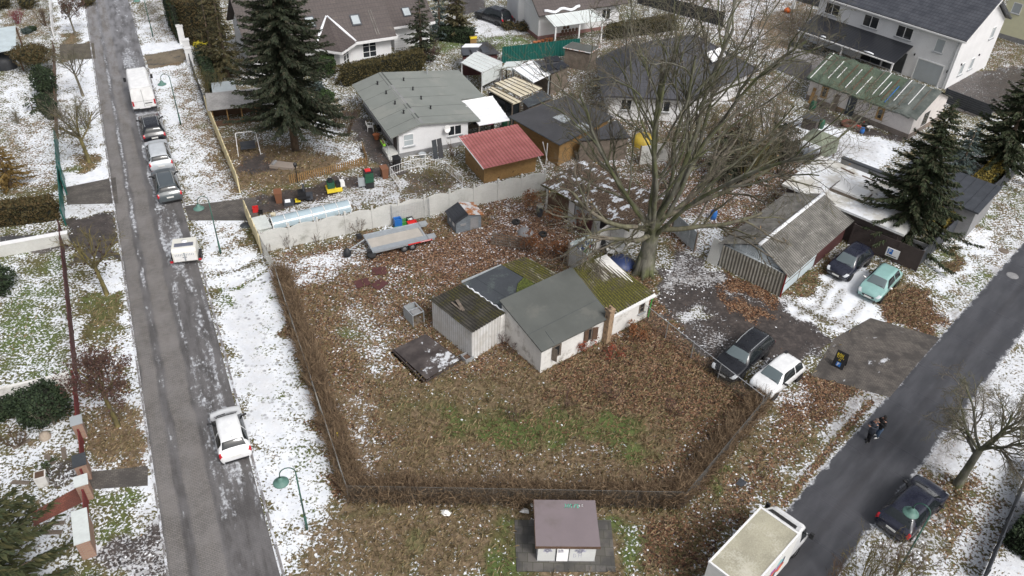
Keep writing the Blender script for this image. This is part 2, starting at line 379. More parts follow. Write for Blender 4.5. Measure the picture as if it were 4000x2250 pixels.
# far gardens
L('1000,100 1120,80 1200,110 1100,140', .5, snow=.3, green=.8)
L('1180,50 1300,50 1340,85 1250,95 1200,85', .4, snow=.85, slush=.3)
L('1200,88 1340,92 1360,120 1270,135 1200,105', .4, snow=.35, green=1., dry=0)
L('1120,-30 1220,-30 1215,35 1120,35', .3, snow=.1, mud=.9)
L('1280,90 1480,60 1560,110 1400,130', .4, snow=.3, mud=.4, leaf=.3)
L('1450,20 1600,30 1620,90 1450,110', .5, snow=.45, green=.5)
L('1650,-60 2050,-60 2040,60 1960,160 1700,30', .6, snow=.55, dry=.8, green=.1)
L('1900,50 2040,0 2020,110 1930,130', .5, snow=.25, dry=.9, green=.2)
L('1250,150 1700,60 2000,200 2000,420 1700,520 1380,470', .5, snow=.45, mud=.4, leaf=.4)
L('1600,430 2000,330 2050,520 1860,620 1700,640', .5, snow=.5, leaf=.7, mud=.3)
L('1700,540 1830,560 1830,660 1750,640', .4, snow=.72, leaf=.3)
L('2010,300 2120,330 2280,360 2230,420 2100,420 2000,360', .4, snow=.92, foot=.6)
L('2080,340 2200,360 2180,400 2060,390', .5, snow=.85, slush=.7, foot=.5)
L('2040,255 2120,300 2280,345 2270,360 2100,320 2030,275', .2, snow=.2, mud=.8)
L('2360,210 2440,180 2600,160 2600,290 2420,290', .5, snow=.14, mud=.75, dry=.4)
L('2450,90 2600,90 2600,170 2480,180', .4, snow=.4, leaf=.4)
def build_ground():
    V = []; F = []; base = 0
    def patch(x0, x1, y0, y1, st):
        nonlocal base
        nx, ny = int((x1-x0)/st), int((y1-y0)/st); xs = np.linspace(x0, x1, nx+1); ys = np.linspace(y0, y1, ny+1)
        X, Y = np.meshgrid(xs, ys); V.append(np.stack([X.ravel(), Y.ravel(), np.zeros(X.size)], 1))
        i = np.arange(ny)[:, None]*(nx+1)+np.arange(nx)[None]; i = i.ravel()+base
        F.append(np.stack([i, i+1, i+nx+2, i+nx+1], 1)); base += X.size
    patch(-45, 45, 14, 62, .25); patch(-90, 90, 62, 150, .5); patch(-90, -45, 14, 62, 1.); patch(45, 90, 14, 62, 1.)
    patch(-400, -90, -100, 500, 50); patch(90, 400, -100, 500, 50); patch(-90, 90, 150, 500, 30); patch(-90, 90, -100, 14, 30)
    V = np.concatenate(V); F = np.concatenate(F); P = V[:, :2].astype(float)
    A = {k: np.full(len(P), v) for k, v in DEF.items()}
    PW = P+np.stack([.38*np.sin(P[:, 0]*1.7+2*np.sin(P[:, 1]*.9))+.2*np.sin(P[:, 1]*3.9+P[:, 0]), .38*np.sin(P[:, 1]*1.5+2*np.sin(P[:, 0]*1.1))+.2*np.sin(P[:, 0]*4.3-P[:, 1])], 1)
    near = [(g, k) for t, g, fe, k in LY]
    for t, g, fe, k in LY:
        wt = polyw(PW, g, fe*1.5) if t == 'p' else linew(P, g, *fe)
        for q, v in k.items(): A[q] = A[q]*(1-wt)+v*wt
    n = NT('ground_cover'); co = n.co()
    at = {k: n.attr(k) for k in DEF}
    big = n.noise(.35, 4, .6); mid = n.noise(1.6, 4, .6); fine = n.noise(5.5, 3, .55); leafn = n.noise(9, 2, .5); tuft = n.noise(3.2, 5, .7, dist=.6)
    # grass
    blades = n.noise(26, 2, .6)
    tan = n.ramp(n.m('ADD', n.m('MULTIPLY', tuft, .7), n.m('MULTIPLY', blades, .3)), [(.3, (.046, .034, .021)), (.5, (.158, .112, .066)), (.66, (.3, .225, .145))])
    olive = n.ramp(n.m('ADD', n.m('MULTIPLY', tuft, .65), n.m('MULTIPLY', blades, .35)), [(.3, (.032, .032, .012)), (.5, (.095, .086, .03)), (.68, (.17, .15, .06))])
    gre = n.ramp(n.m('ADD', n.m('MULTIPLY', tuft, .65), n.m('MULTIPLY', blades, .35)), [(.3, (.028, .042, .012)), (.5, (.08, .112, .028)), (.68, (.155, .19, .06))])
    g = n.mix(n.mr(n.m('ADD', at['dry'], n.m('MULTIPLY', n.m('SUBTRACT', mid, .5), 1.6)), .25, .75), olive, tan)
    g = n.mix(n.mr(n.m('ADD', at['green'], n.m('MULTIPLY', n.m('SUBTRACT', big, .5), 1.8)), .45, .95), g, gre)
    # earth, wet drive
    earth = n.ramp(n.m('ADD', n.m('MULTIPLY', mid, .6), n.m('MULTIPLY', fine, .4)), [(.3, (.024, .021, .02)), (.5, (.06, .05, .046)), (.7, (.12, .1, .09))])
    mf = n.mr(n.m('ADD', at['mud'], n.m('MULTIPLY', n.m('SUBTRACT', tuft, .5), 1.3)), .35, .65)
    g = n.mix(mf, g, earth)
    patchy = n.noise(.75, 4, .6, dist=.4)
    # leaves: cells of different browns
    cell = n.voro(9.5, n.mapping(vec=co), 'Color'); cx = n.xyz(cell)
    lc = n.ramp(cx[0], [(0, (.032, .016, .012)), (.3, (.108, .048, .026)), (.55, (.205, .1, .052)), (.8, (.295, .17, .095)), (1, (.38, .27, .185))])
    edge = n.voro(9.5, n.mapping(vec=co), 'Distance'); lc = n.mix(n.mr(edge, .35, .75, 0, .8), lc, (.018, .012, .008))
    lf = n.mr(n.m('ADD', n.m('ADD', at['leaf'], n.m('MULTIPLY', n.m('SUBTRACT', patchy, .5), .9)), n.m('ADD', n.m('MULTIPLY', n.m('SUBTRACT', tuft, .5), 1.2), n.m('MULTIPLY', n.m('SUBTRACT', cx[1], .5), .6))), .42, .58)
    g = n.mix(lf, g, lc)
    # snow
    sn = n.m('ADD', n.m('ADD', n.m('MULTIPLY', n.noise(6.6, 2, .5, dist=.5), .5), n.m('MULTIPLY', mid, .2)), n.m('ADD', n.m('MULTIPLY', n.noise(13, 2, .5), .2), n.m('MULTIPLY', big, .1)))
    cov = n.xyz(n.ramp(n.m('MULTIPLY', at['snow'], n.m('SUBTRACT', 1, n.m('MULTIPLY', at['leaf'], .38))), [(0, (.28,)*3), (.1, (.392,)*3), (.3, (.44,)*3), (.6, (.51,)*3), (.86, (.59,)*3), (1, (.71,)*3)]))[0]; thr = n.m('ADD', cov, n.m('MULTIPLY', n.m('SUBTRACT', patchy, .5), n.mr(at['snow'], .0, .9, .12, .34)))
    sf = n.mr(n.m('SUBTRACT', thr, sn), -.03, .045)
    scol = n.mix(n.mr(mid, .3, .7), (.7, .73, .78), (.8, .82, .85))
    foot = n.m('MULTIPLY', n.mr(n.voro(2.3), .2, .36, 1, 0), n.m('MULTIPLY', at['foot'], n.mr(n.noise(.8, 3, .6), .4, .55)))
    scol = n.mix(n.m('MULTIPLY', foot, .75), scol, (.2, .21, .23))
    slf = n.m('MULTIPLY', at['slush'], n.mr(n.m('ADD', n.m('MULTIPLY', tuft, .6), n.m('MULTIPLY', fine, .4)), .3, .56))
    scol = n.mix(slf, scol, n.mix(n.mr(fine, .35, .65), (.2, .19, .19), (.42, .41, .41)))
    c = n.mix(sf, g, scol)
    n.bump(n.m('ADD', n.m('MULTIPLY', sf, .7), n.m('ADD', n.m('MULTIPLY', fine, .3), n.m('MULTIPLY', blades, .3))), .55, .06)
    ro = n.mix(n.m('MULTIPLY', mf, n.m('SUBTRACT', 1, sf)), (.9, .9, .9), (.38, .38, .38))
    mat = n.done(c, ro)
    o = npmesh('ground', V, F, mat); tag(o, kind='structure')
    for k, v in A.items():
        a = o.data.attributes.new(k, 'FLOAT', 'POINT'); a.data.foreach_set('value', v.astype(np.float32))
    return P, A
GP, GA = build_ground()
# ------------------------------------------------------------------ roads (u across, v along, in metres)
def strip_mesh(name, left, right, z, mat, step=1.0, z1=None):
    "sheet between two polylines, uv in metres"
    def samp(pl, t):
        pl = [Vector(p[:2]) for p in pl]; L_ = [0]
        for a, b in zip(pl[:-1], pl[1:]): L_.append(L_[-1]+(b-a).length)
        d = t*L_[-1]
        for i in range(len(pl)-1):
            if d <= L_[i+1]+1e-9: return pl[i].lerp(pl[i+1], (d-L_[i])/max(L_[i+1]-L_[i], 1e-9))
        return pl[-1]
    n = max(2, int((Vector(left[-1][:2])-Vector(left[0][:2])).length/step)); vs = []; fs = []; uv = []
    for i in range(n+1):
        a, b = samp(left, i/n), samp(right, i/n)
        vs += [(a.x, a.y, z), (b.x, b.y, z)]; 
        if i == 0: dist = 0; pa = a
        dist += (a-pa).length; pa = a; uv.append((dist, (b-a).length))
        if i: fs.append((2*i-2, 2*i, 2*i+1, 2*i-1))
    me = bpy.data.meshes.new(name); me.from_pydata(vs, [], fs); l = me.uv_layers.new(name='uv')
    for p in me.polygons:
        for li in p.loop_indices:
            vi = me.loops[li].vertex_index; d, wd = uv[vi//2]; l.data[li].uv = (0 if vi % 2 == 0 else wd, d)
    if me.polygons[0].normal.z < 0: me.flip_normals()
    me.materials.append(mat); o = bpy.data.objects.new(name, me); COL.objects.link(o); return tag(o, kind='structure')
RD = Vector((.4405, -.8977)); RN = Vector((.8977, .4405)); RA = G(331, 0).xy      # left road: along, across, start
def rp(u, v): p = RA+RN*u+RD*v; return (p.x, p.y)
def brick(n, vec, w_, h_, c1, c2, mortar, ms=.012):
    b = n.t.nodes.new('ShaderNodeTexBrick'); n._in(b.inputs['Vector'], vec); b.inputs['Scale'].default_value = 1; b.inputs['Brick Width'].default_value = w_; b.inputs['Row Height'].default_value = h_
    b.inputs['Mortar Size'].default_value = ms; b.inputs['Mortar Smooth'].default_value = .3
    n._in(b.inputs['Color1'], c1); n._in(b.inputs['Color2'], c2); n._in(b.inputs['Mortar'], mortar); return b.outputs['Color']
def paving_mat(name, c1, c2, mortar, bw=.22, bh=.11, dark=(.05, .05, .05), ice=.0, stain=.5):
    n = NT(name); uv = n.co('UV'); b = brick(n, uv, bw, bh, c1, c2, mortar)
    st = n.noise(.9, 5, .65); b = n.mix(n.m('MULTIPLY', n.mr(st, .42, .62), stain), b, dark)
    if ice: b = n.mix(n.mr(n.noise(.7, 5, .7, vec=n.mapping((1.0, .45, 1), vec=uv)), 1.0-ice, 1.08-ice), b, (.6, .62, .66))
    return n.done(b, n.mix(st, (.8, .8, .8), (.45, .45, .45)))
def left_road_mat():
    n = NT('block_paved_road'); uv = n.co('UV'); x, y, _ = n.xyz(uv)
    wob = n.m('MULTIPLY', n.m('SUBTRACT', n.noise(.35, 3, .6, vec=n.vec(0, y)), .5), .5); u = n.m('ADD', x, n.m('ADD', wob, n.m('MULTIPLY', n.m('SUBTRACT', n.noise(3, 3, .6, vec=uv), .5), .22)))
    def band(a, b): return n.m('MULTIPLY', n.mr(n.m('SUBTRACT', u, a), -.1, .12), n.mr(n.m('SUBTRACT', u, b), -.12, .1, 1, 0))
    far = n.mr(y, 66, 84)                                     # the near end of the street is swept cleaner
    bands = n.m('MAXIMUM', band(.05, n.mr(y, 10, 60, 1.0, .85)), band(1.32, n.mr(y, 0, 84, 2.1, 2.5)))
    bk = brick(n, uv, .21, .105, (.135, .125, .117), (.18, .167, .156), (.066, .062, .058), .012)
    bk = n.mix(n.mr(n.noise(.5, 4, .6, vec=uv), .35, .7), bk, n.mix(.5, bk, (.225, .21, .205)))
    ld = n.noise(1.1, 5, .68, vec=n.mapping((1.4, .35, 1), vec=uv))
    wet = n.mix(n.mr(ld, .35, .65), (.05, .048, .05), (.112, .107, .11)); wet = n.mix(.38, wet, bk)
    c = n.mix(bands, wet, bk)
    # packed ice: in the crown between the tracks and along the parking side
    patch = n.noise(.55, 4, .7, vec=n.mapping((1.9, .42, 1), vec=uv))
    icef = n.m('MULTIPLY', n.m('ADD', n.m('MULTIPLY', band(.95, 1.25), n.mr(y, 56, 72, .95, .4)), n.m('ADD', n.m('MULTIPLY', band(2.65, 4.2), n.mr(y, 48, 66, .95, .75)), n.m('MULTIPLY', band(4.42, 4.6), .8))), n.m('SUBTRACT', 1, n.m('MULTIPLY', n.mr(y, 77, 82), .8)))
    park = n.m('MULTIPLY', band(2.7, 4.5), n.m('MULTIPLY', n.mr(y, 20, 26), n.mr(y, 45, 51, 1, 0)))
    icef = n.m('MAXIMUM', icef, n.m('MULTIPLY', park, 1.35)); icef = n.m('MULTIPLY', icef, n.mr(y, 16, 21, .5, 1))
    fr = n.noise(4.5, 4, .65, vec=n.mapping((1, .7, 1), vec=uv))
    k = n.m('ADD', n.m('MULTIPLY', patch, .7), n.m('MULTIPLY', fr, .3))
    f1 = n.m('MULTIPLY', n.mr(n.m('ADD', k, n.m('MULTIPLY', icef, .135)), .585, .7), n.mr(icef, .05, .3))
    ic = n.mix(n.mr(fr, .36, .66), (.2, .2, .215), (.56, .58, .61))
    c = n.mix(f1, c, ic)
    film = n.m('MULTIPLY', n.mr(y, 0, 50, .9, .12), n.mr(ld, .36, .6)); c = n.mix(n.m('MULTIPLY', film, .6), c, (.3, .305, .33))
    ro = n.mix(bands, n.mix(n.mr(ld, .4, .6), (.3, .3, .3), (.6, .6, .6)), (.8, .8, .8)); n.bump(n.m('ADD', n.m('MULTIPLY', f1, 1.0), n.m('MULTIPLY', fr, .2)), .3, .03)
    return n.done(c, ro)
lr_mat = left_road_mat()
VMAX = 95.
strip_mesh('road', [rp(0, -40), rp(0, VMAX)], [rp(4.6, -40), rp(4.68, VMAX)], .008, lr_mat)
for uvm in [o for o in COL.objects if o.name == 'road']:
    for d in uvm.data.uv_layers[0].data: d.uv = (d.uv[0], d.uv[1]-40)
def asphalt_mat():
    n = NT('wet_asphalt'); uv = n.co('UV'); x, y, _ = n.xyz(uv)
    a = n.noise(.5, 5, .65, vec=n.mapping((2.2, .5, 1), vec=uv)); g = n.noise(40, 2, .6, vec=uv)
    c = n.mix(n.mr(a, .32, .68), (.03, .031, .036), (.066, .067, .075)); c = n.mix(n.m('MULTIPLY', g, .35), c, (.13, .13, .14))
    wob = n.m('ADD', x, n.m('MULTIPLY', n.m('SUBTRACT', n.noise(1.5, 3, .6, vec=uv), .5), .35))
    tr = n.m('MULTIPLY', n.mr(wob, 1.5, 1.75), n.mr(wob, 1.95, 2.2, 1, 0)); c = n.mix(n.m('MULTIPLY', tr, .35), c, (.035, .033, .035))
    e1 = n.mr(n.m('ADD', n.m('MINIMUM', x, n.m('SUBTRACT', 3.62, x)), n.m('MULTIPLY', n.m('SUBTRACT', n.noise(1.3, 5, .7, vec=uv), .5), 1.1)), -.05, .12, 1, 0)
    sl = n.noise(6, 4, .7, vec=uv); c = n.mix(n.m('MULTIPLY', e1, n.mr(sl, .3, .55)), c, n.mix(n.mr(sl, .4, .65), (.27, .27, .28), (.58, .6, .63)))
    bd = n.mr(n.noise(.35, 2, .5, vec=n.vec(0, y)), .35, .65); return n.done(c, n.mix(bd, (.2, .2, .2), (.42, .42, .42)), Specular_IOR_Level=.5)
asph = asphalt_mat()
RL = [G(4300, 600), G(4000, 957), G(3776, 1216), G(3668, 1325), G(3518, 1500), G(3321, 1728), G(3217, 1842), G(3078, 2002), G(2850, 2300), G(2600, 2700)]
a0, a1 = Vector((39.7*.972, 53*.972)), Vector((15*.972, 26.8*.972)); ad = (a1-a0).normalized(); an = Vector((-ad.y, ad.x)); an = an if an.x > 0 else -an
def ap(u, v): p = a0+ad*v+an*u; return (p.x, p.y)
strip_mesh('road', [ap(-.1, -45), ap(-.1, 60)], [ap(3.62, -45), ap(3.62, 60)], .010, asph)
# paved crossings: sheets on the ground
pav = paving_mat('grey_block_paving', (.1, .09, .082), (.155, .14, .125), (.05, .046, .042), .2, .1, dark=(.055, .05, .047), stain=.7)
pav2 = paving_mat('brown_block_paving', (.1, .088, .078), (.145, .128, .112), (.045, .04, .036), .24, .12, dark=(.045, .04, .037), ice=.4, stain=.8)
redp = paving_mat('red_clinker_paving', (.2, .062, .04), (.27, .09, .06), (.1, .05, .04), .2, .1, dark=(.1, .045, .035), stain=.5)
strip_mesh('driveway', [G(255, 732), G(262, 800)], [G(452, 692), G(462, 795)], .012, pav, .3)
strip_mesh('path', [G(720, 805), G(738, 862)], [G(1000, 770), G(1010, 862)], .012, pav, .3)
strip_mesh('driveway', [O(2190, 800), O(2100, 850), O(2040, 945)], [O(2365, 850), O(2300, 925), O(2238, 1000)], .012, pav2, .3)
strip_mesh('path', [O(215, 1188), O(222, 1232)], [O(372, 1172), O(372, 1222)], .012, pav, .3)
strip_mesh('path', [O(80, 1290), O(85, 1325)], [O(205, 1220), O(212, 1262)], .012, redp, .3)
strip_mesh('driveway', [O(150, 112), O(152, 150)], [O(236, 108), O(241, 148)], .012, mk('brown_gravel_drive', (.1, .088, .07), .9, .35, 1.2, 12), .3)
strip_mesh('driveway', [O(364, 140), O(374, 172)], [O(460, 122), O(468, 152)], .012, mk('sanded_drive', (.17, .14, .1), .85, .3, .8, 8, stain=(.07, .065, .06), st_sc=.6), .3)
strip_mesh('driveway', [O(0, 596), O(0, 632)], [O(168, 588), O(170, 622)], .012, mk('dark_drive', (.06, .06, .062), .6, .3, 1, 8), .3)
# kerbs
kerb = mk('kerb_stone', (.2, .19, .19), .8, .25, 3, 20, stain=(.62, .64, .68), st_sc=1.4, st_lo=.5, st_hi=.58)
def kerb_line(pts, wd=.12, h=.09):
    m_ = MB()
    for a, b in zip(pts[:-1], pts[1:]):
        a, b = Vector(a), Vector(b); d = (b-a); m_.cbox((*((a+b)/2), h/2), (d.length, wd, h), math.atan2(d.y, d.x))
    return tag(m_.build('kerb', kerb), kind='structure')
kerb_line([rp(4.76, v) for v in range(-40, 13, 4)]); kerb_line([rp(4.8, v) for v in (23, 30, 40, 50)]); kerb_line([rp(4.83, v) for v in (56, 62, 70, 80, 95)]); kerb_line([rp(-.07, v) for v in range(-40, 96, 5)], .1, .04)
# ------------------------------------------------------------------ shared materials
M = {}
M['white_wall'] = mk('white_render', (.72, .72, .73), .85, .07, .6, 9)
M['old_white'] = mk('weathered_whitewash', (.7, .69, .665), .9, .1, .7, 6, stain=(.36, .34, .31), st_sc=1.0, st_lo=.5, st_hi=.7)
M['block_white'] = mk('painted_blockwork', (.66, .62, .6), .9, .08, 2, 12, stain=(.45, .43, .42), st_sc=.7, st_lo=.6, st_hi=.68)
M['plinth'] = mk('grey_plinth', (.24, .24, .245), .9, .15)
M['felt_green'] = mk('grey_green_felt', (.21, .225, .21), .85, .1, .5, 30, stain=(.245, .255, .235), st_sc=.35)
M['felt_grey'] = mk('grey_mineral_felt', (.092, .098, .092), .92, .12, .6, 40, stain=(.12, .122, .112), st_sc=.5)
M['felt_dark'] = mk('blue_black_felt', (.05, .056, .064), .6, .2, .6, 10, stain=(.085, .1, .1), st_sc=1.0)
M['felt_black'] = mk('black_roof_felt', (.055, .055, .06), .75, .2, .5, 12)
M['tile_brown'] = rows('brown_roof_tiles', (.082, .066, .062), (.03, .025, .025), .36, .32, stain=(.12, .1, .085), st_lo=.6)
M['tile_dark'] = rows('anthracite_roof_tiles', (.062, .066, .08), (.02, .022, .028), .4, .33, rough=.4)
M['tile_black'] = rows('glossy_black_tiles', (.022, .024, .03), (.008, .008, .01), .36, .3, rough=.25)
M['tile_slate'] = rows('dark_hip_tiles', (.056, .057, .066), (.02, .02, .026), .42, .34, rough=.55)
M['wood_tan'] = rows('tan_boards', (.3, .18, .07), (.1, .05, .02), .14, 0, 'z', .7, stain=(.09, .05, .025), st_lo=.62)
M['wood_dark'] = rows('dark_brown_boards', (.062, .048, .045), (.015, .012, .012), .17, 0, 'z', .75)
M['wood_old'] = mk('grey_old_wood', (.16, .13, .105), .9, .3, 3, 20)
M['wood_brown'] = mk('brown_wood', (.11, .065, .042), .8, .3, 2, 16)
M['wood_maroon'] = rows('maroon_boards', (.085, .03, .03), (.03, .012, .012), .12, 0, 'z', .7)
M['wood_raw'] = mk('raw_timber', (.42, .3, .17), .8, .2, 3, 16)
M['white_pvc'] = mk('white_frames', (.78, .78, .78), .4, .03)
M['glass'] = NT('window_glass').done((.022, .026, .03), .08, Specular_IOR_Level=.6)
M['glass_pale'] = mk('pale_blind_glass', (.4, .44, .46), .15, .1, .8, 4)
M['blind'] = mk('grey_shutter', (.36, .39, .41), .5, .05)
M['poly'] = mk('milky_polycarbonate', (.62, .66, .65), .35, .12, .7, 5, stain=(.4, .42, .4), st_sc=.7, st_lo=.55, st_hi=.7)
M['poly_white'] = mk('snowy_white_sheets', (.8, .81, .83), .6, .06, .6, 8)
M['poly_cream'] = mk('cream_plastic_sheets', (.62, .56, .42), .5, .12, .8, 5, stain=(.72, .72, .7), st_sc=.35, st_lo=.5, st_hi=.62)
M['alu'] = mk('galvanised_steel', (.42, .44, .46), .45, .12, 2, 20, metal=.4)
M['dark_metal'] = mk('dark_grey_metal', (.05, .055, .065), .5, .2)
M['black'] = mk('black_plastic', (.018, .018, .02), .45, .2)
M['concrete'] = mk('pale_concrete', (.56, .56, .535), .92, .09, .8, 10, stain=(.34, .34, .31), st_sc=.55, st_lo=.54, st_hi=.72)
M['snow'] = mk('snow_cover', (.8, .82, .86), .7, .05, 1, 8)
M['white_plastic'] = mk('white_plastic', (.78, .78, .77), .4, .04)
M['grey_paint'] = rows('grey_painted_boards', (.175, .2, .225), (.07, .08, .09), .16, 0, 'z', .7)
M['rust'] = mk('rusty_white_sheet', (.55, .55, .56), .7, .1, 1, 8, stain=(.33, .13, .04), st_sc=1.6, st_lo=.46, st_hi=.54)
M['cream'] = mk('cream_fence_paint', (.66, .57, .35), .7, .1, .8, 6)
M['terracotta'] = mk('terracotta', (.4, .14, .06), .8, .15)
M['cloth_dark'] = mk('dark_tarpaulin', (.02, .022, .026), .6, .3, 3, 14)
def plastic(name, col, rough=.4): return mk(name, col, rough, .08)
M['red'] = plastic('red_plastic', (.6, .03, .03)); M['blue'] = plastic('blue_plastic', (.03, .16, .5)); M['green'] = plastic('green_plastic', (.06, .3, .06)); M['yellow'] = plastic('yellow_plastic', (.75, .58, .04)); M['dkgreen'] = plastic('dark_green_plastic', (.02, .09, .05)); M['teal'] = plastic('teal_green_metal', (.01, .1, .085)); M['pink'] = plastic('pink_plastic', (.7, .06, .22))
def corr_mat(name, base, dark, moss=None, white=None, along='y', pitch=.17, moss_lo=.45, moss_hi=.6, w_lo=.6, w_hi=.66, dirt_shade=.8):
    n = NT(name); x, y, z = n.xyz(); a = n.noise(1.2, 5, .65); f = n.noise(11, 3, .6)
    c = n.mix(n.mr(a, .3, .7), dark, base); st = n.vec(n.m('MULTIPLY', x, 3.2), n.m('MULTIPLY', y, .7), z)
    if white: c = n.mix(n.mr(n.noise(1.3, 4, .6, vec=st), w_lo, w_hi), c, white)
    if moss: c = n.mix(n.mr(n.m('ADD', n.m('MULTIPLY', n.noise(.55, 5, .6), .7), n.m('MULTIPLY', f, .3)), moss_lo, moss_hi), c, n.mix(n.mr(f, .35, .65), c3(moss, .45), c3(moss, 1.3)))
    wv = n.attr('wave'); c = n.mix(n.mr(n.m('ADD', wv, n.m('MULTIPLY', n.m('SUBTRACT', f, .5), .8)), -.9, .35, dirt_shade, 0), c, c3(dark, .4)); n.bump(f, .4, .03); return n.done(c, .9)  # wave valleys darkened in colour to boost weak fold shading, with dirt and moss
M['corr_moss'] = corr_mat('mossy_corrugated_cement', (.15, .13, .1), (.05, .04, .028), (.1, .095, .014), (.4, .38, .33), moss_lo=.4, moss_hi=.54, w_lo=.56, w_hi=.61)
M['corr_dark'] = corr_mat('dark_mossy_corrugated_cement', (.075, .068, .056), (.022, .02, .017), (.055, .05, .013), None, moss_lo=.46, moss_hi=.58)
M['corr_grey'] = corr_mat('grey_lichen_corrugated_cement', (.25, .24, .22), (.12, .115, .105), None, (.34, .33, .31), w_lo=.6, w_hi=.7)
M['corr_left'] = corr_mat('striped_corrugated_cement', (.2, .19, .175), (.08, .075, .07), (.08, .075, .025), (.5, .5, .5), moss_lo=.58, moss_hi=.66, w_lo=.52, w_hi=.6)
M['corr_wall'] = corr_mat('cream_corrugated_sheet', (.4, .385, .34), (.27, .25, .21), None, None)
M['corr_wall_white'] = corr_mat('flaking_white_corrugated_sheet', (.66, .66, .66), (.52, .5, .47), None, (.36, .34, .31), w_lo=.64, w_hi=.7, dirt_shade=.35)
M['corr_steel'] = corr_mat('pale_corrugated_steel', (.46, .5, .53), (.3, .33, .35), None, (.66, .68, .7), w_lo=.58, w_hi=.66, dirt_shade=.4)
M['corr_red'] = corr_mat('red_tile_sheets', (.46, .165, .16), (.35, .115, .11), None, (.6, .5, .5), w_lo=.7, w_hi=.74, dirt_shade=.55)
def Fr(a, b, za=0): 
    a, b = (G(*a, za) if len(a) == 2 else a), (G(*b, za) if len(b) == 2 else b); d = b-a; return (a.x, a.y, 0), math.atan2(d.y, d.x)
def toloc(t, p):
    d = Vector((p[0]-t.location.x, p[1]-t.location.y)); a = -t.rotation_euler.z; return Vector((d.x*math.cos(a)-d.y*math.sin(a), d.x*math.sin(a)+d.y*math.cos(a), p[2] if len(p) > 2 else 0))
def face(u, v, z, side='f'): return Matrix.Translation((u, v, z)) @ Matrix.Rotation({'f': 0, 'r': R(90), 'l': R(-90), 'b': R(180)}[side] if isinstance(side, str) else side, 4, 'Z')
def window(par, MM, w_, h_, cols=2, rws=1, frame=None, pane=None, sill=True, fw=.07, name='window', label=None):
    f = MB(); d = .05
    f.box(-w_/2, w_/2, -d, .02, 0, fw, 0, MM).box(-w_/2, w_/2, -d, .02, h_-fw, h_, 0, MM).box(-w_/2, -w_/2+fw, -d, .02, fw, h_-fw, 0, MM).box(w_/2-fw, w_/2, -d, .02, fw, h_-fw, 0, MM)
    for i in range(1, cols): x = -w_/2+w_*i/cols; f.box(x-fw*.5, x+fw*.5, -d, .02, fw, h_-fw, 0, MM)
    for j in range(1, rws):
        z = h_*j/rws
        for i in range(cols):
            xa, xb = -w_/2+w_*i/cols+fw*.5, -w_/2+w_*(i+1)/cols-fw*.5
            f.box(max(xa, -w_/2+fw), min(xb, w_/2-fw), -d*.8, .015, z-.02, z+.02, 0, MM)
    o = f.build(name, frame or M['white_pvc'], par)
    if label: o['label'] = label
    p = MB().box(-w_/2+fw*.6, w_/2-fw*.6, -d*.45, .01, fw*.6, h_-fw*.6, 0, MM).build('pane', pane or M['glass'], o)
    if sill: MB().box(-w_/2-.08, w_/2+.08, -d-.1, .01, -.06, -.005, 0, MM).build('sill', M['alu'], o)
    return o
def part(par, name, mat, mb, smooth=False, label=None):
    o = mb.build(name, mat, par, smooth)
    if label: o['label'] = label
    return o
# ------------------------------------------------------------------ the ruined house in the middle
BO = thing('ruined_house', 'derelict white house with grey felt roof, mossy corrugated wing and brick chimney', 'house', (1.901, 35.451), R(38.88))
part(BO, 'wall', M['old_white'], MB().xprism([(0, 0), (3.95, 0), (3.95, 2.85), (0, 1.88)], 0, 5.2).xprism([(.003, 0), (4.3, 0), (4.3, 2.55), (.003, 1.78)], 5.203, 9.0))
rf = part(BO, 'felt_roof', M['felt_grey'], MB().slab([(-.12, -.16, 1.93), (5.42, -.2, 1.93), (5.78, 4.14, 2.98), (-.1, 4.08, 2.98)], .09))
part(rf, 'felt_seam', M['felt_dark'], MB().slab([(-.05, 1.2, 2.268), (5.5, 1.25, 2.285), (5.5, 1.27, 2.29), (-.05, 1.22, 2.273)], .02).slab([(.9, -.1, 1.955), (.93, -.1, 1.955), (1.02, .9, 2.2), (.99, .9, 2.2)], .02))
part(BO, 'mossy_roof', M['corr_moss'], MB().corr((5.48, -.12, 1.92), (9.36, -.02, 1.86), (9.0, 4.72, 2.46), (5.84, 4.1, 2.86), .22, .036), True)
part(BO, 'gutter', M['white_pvc'], MB().box(5.5, 9.4, -.2, -.1, 1.7, 1.8).box(5.45, 9.38, -.08, -.004, 1.6, 1.84))
part(BO, 'drainpipe', M['green'], MB().path([(9.2, -.15, 1.72), (9.12, -.1, 1.5), (9.06, -.08, .05)], .045, 8))
ch = part(BO, 'chimney', None or mk('yellow_brick_chimney', (.34, .24, .155), .9, .35, 5, 25, stain=(.1, .07, .05), st_sc=2), MB().box(5.0, 5.4, -.42, -.03, 0, 2.5).box(4.97, 5.43, -.45, -.18, 2.503, 2.72).box(4.97, 5.1, -.177, .05, 2.503, 2.72).box(5.3, 5.43, -.177, .05, 2.503, 2.72))
w1 = window(BO, face(1.15, 0, .72), .62, .95, 1, 1, M['wood_old'], sill=False)
for s, a in ((-1, R(70)), (1, R(-62))):
    MB().box(0, -s*-.34 if s < 0 else .34, -.03, 0, 0, .98, 0, Matrix.Translation((1.15+s*.33, -.06, .7)) @ Matrix.Rotation(-a if s > 0 else -a+math.pi*0, 4, 'Z') @ Matrix.Scale(1 if s > 0 else -1, 4, (1, 0, 0))).build('shutter', M['wood_old'], w1)
w2 = window(BO, face(3.7, 0, .68), .62, 1.0, 1, 1, M['wood_old'], sill=False)
MB().box(3.36, 3.7, -.09, -.06, .66, 1.66).build('shutter', M['wood_brown'], w2); MB().box(0, .34, -.03, 0, 0, 1.0, 0, Matrix.Translation((4.04, -.07, .66)) @ Matrix.Rotation(R(-25), 4, 'Z')).build('shutter', M['wood_brown'], w2)
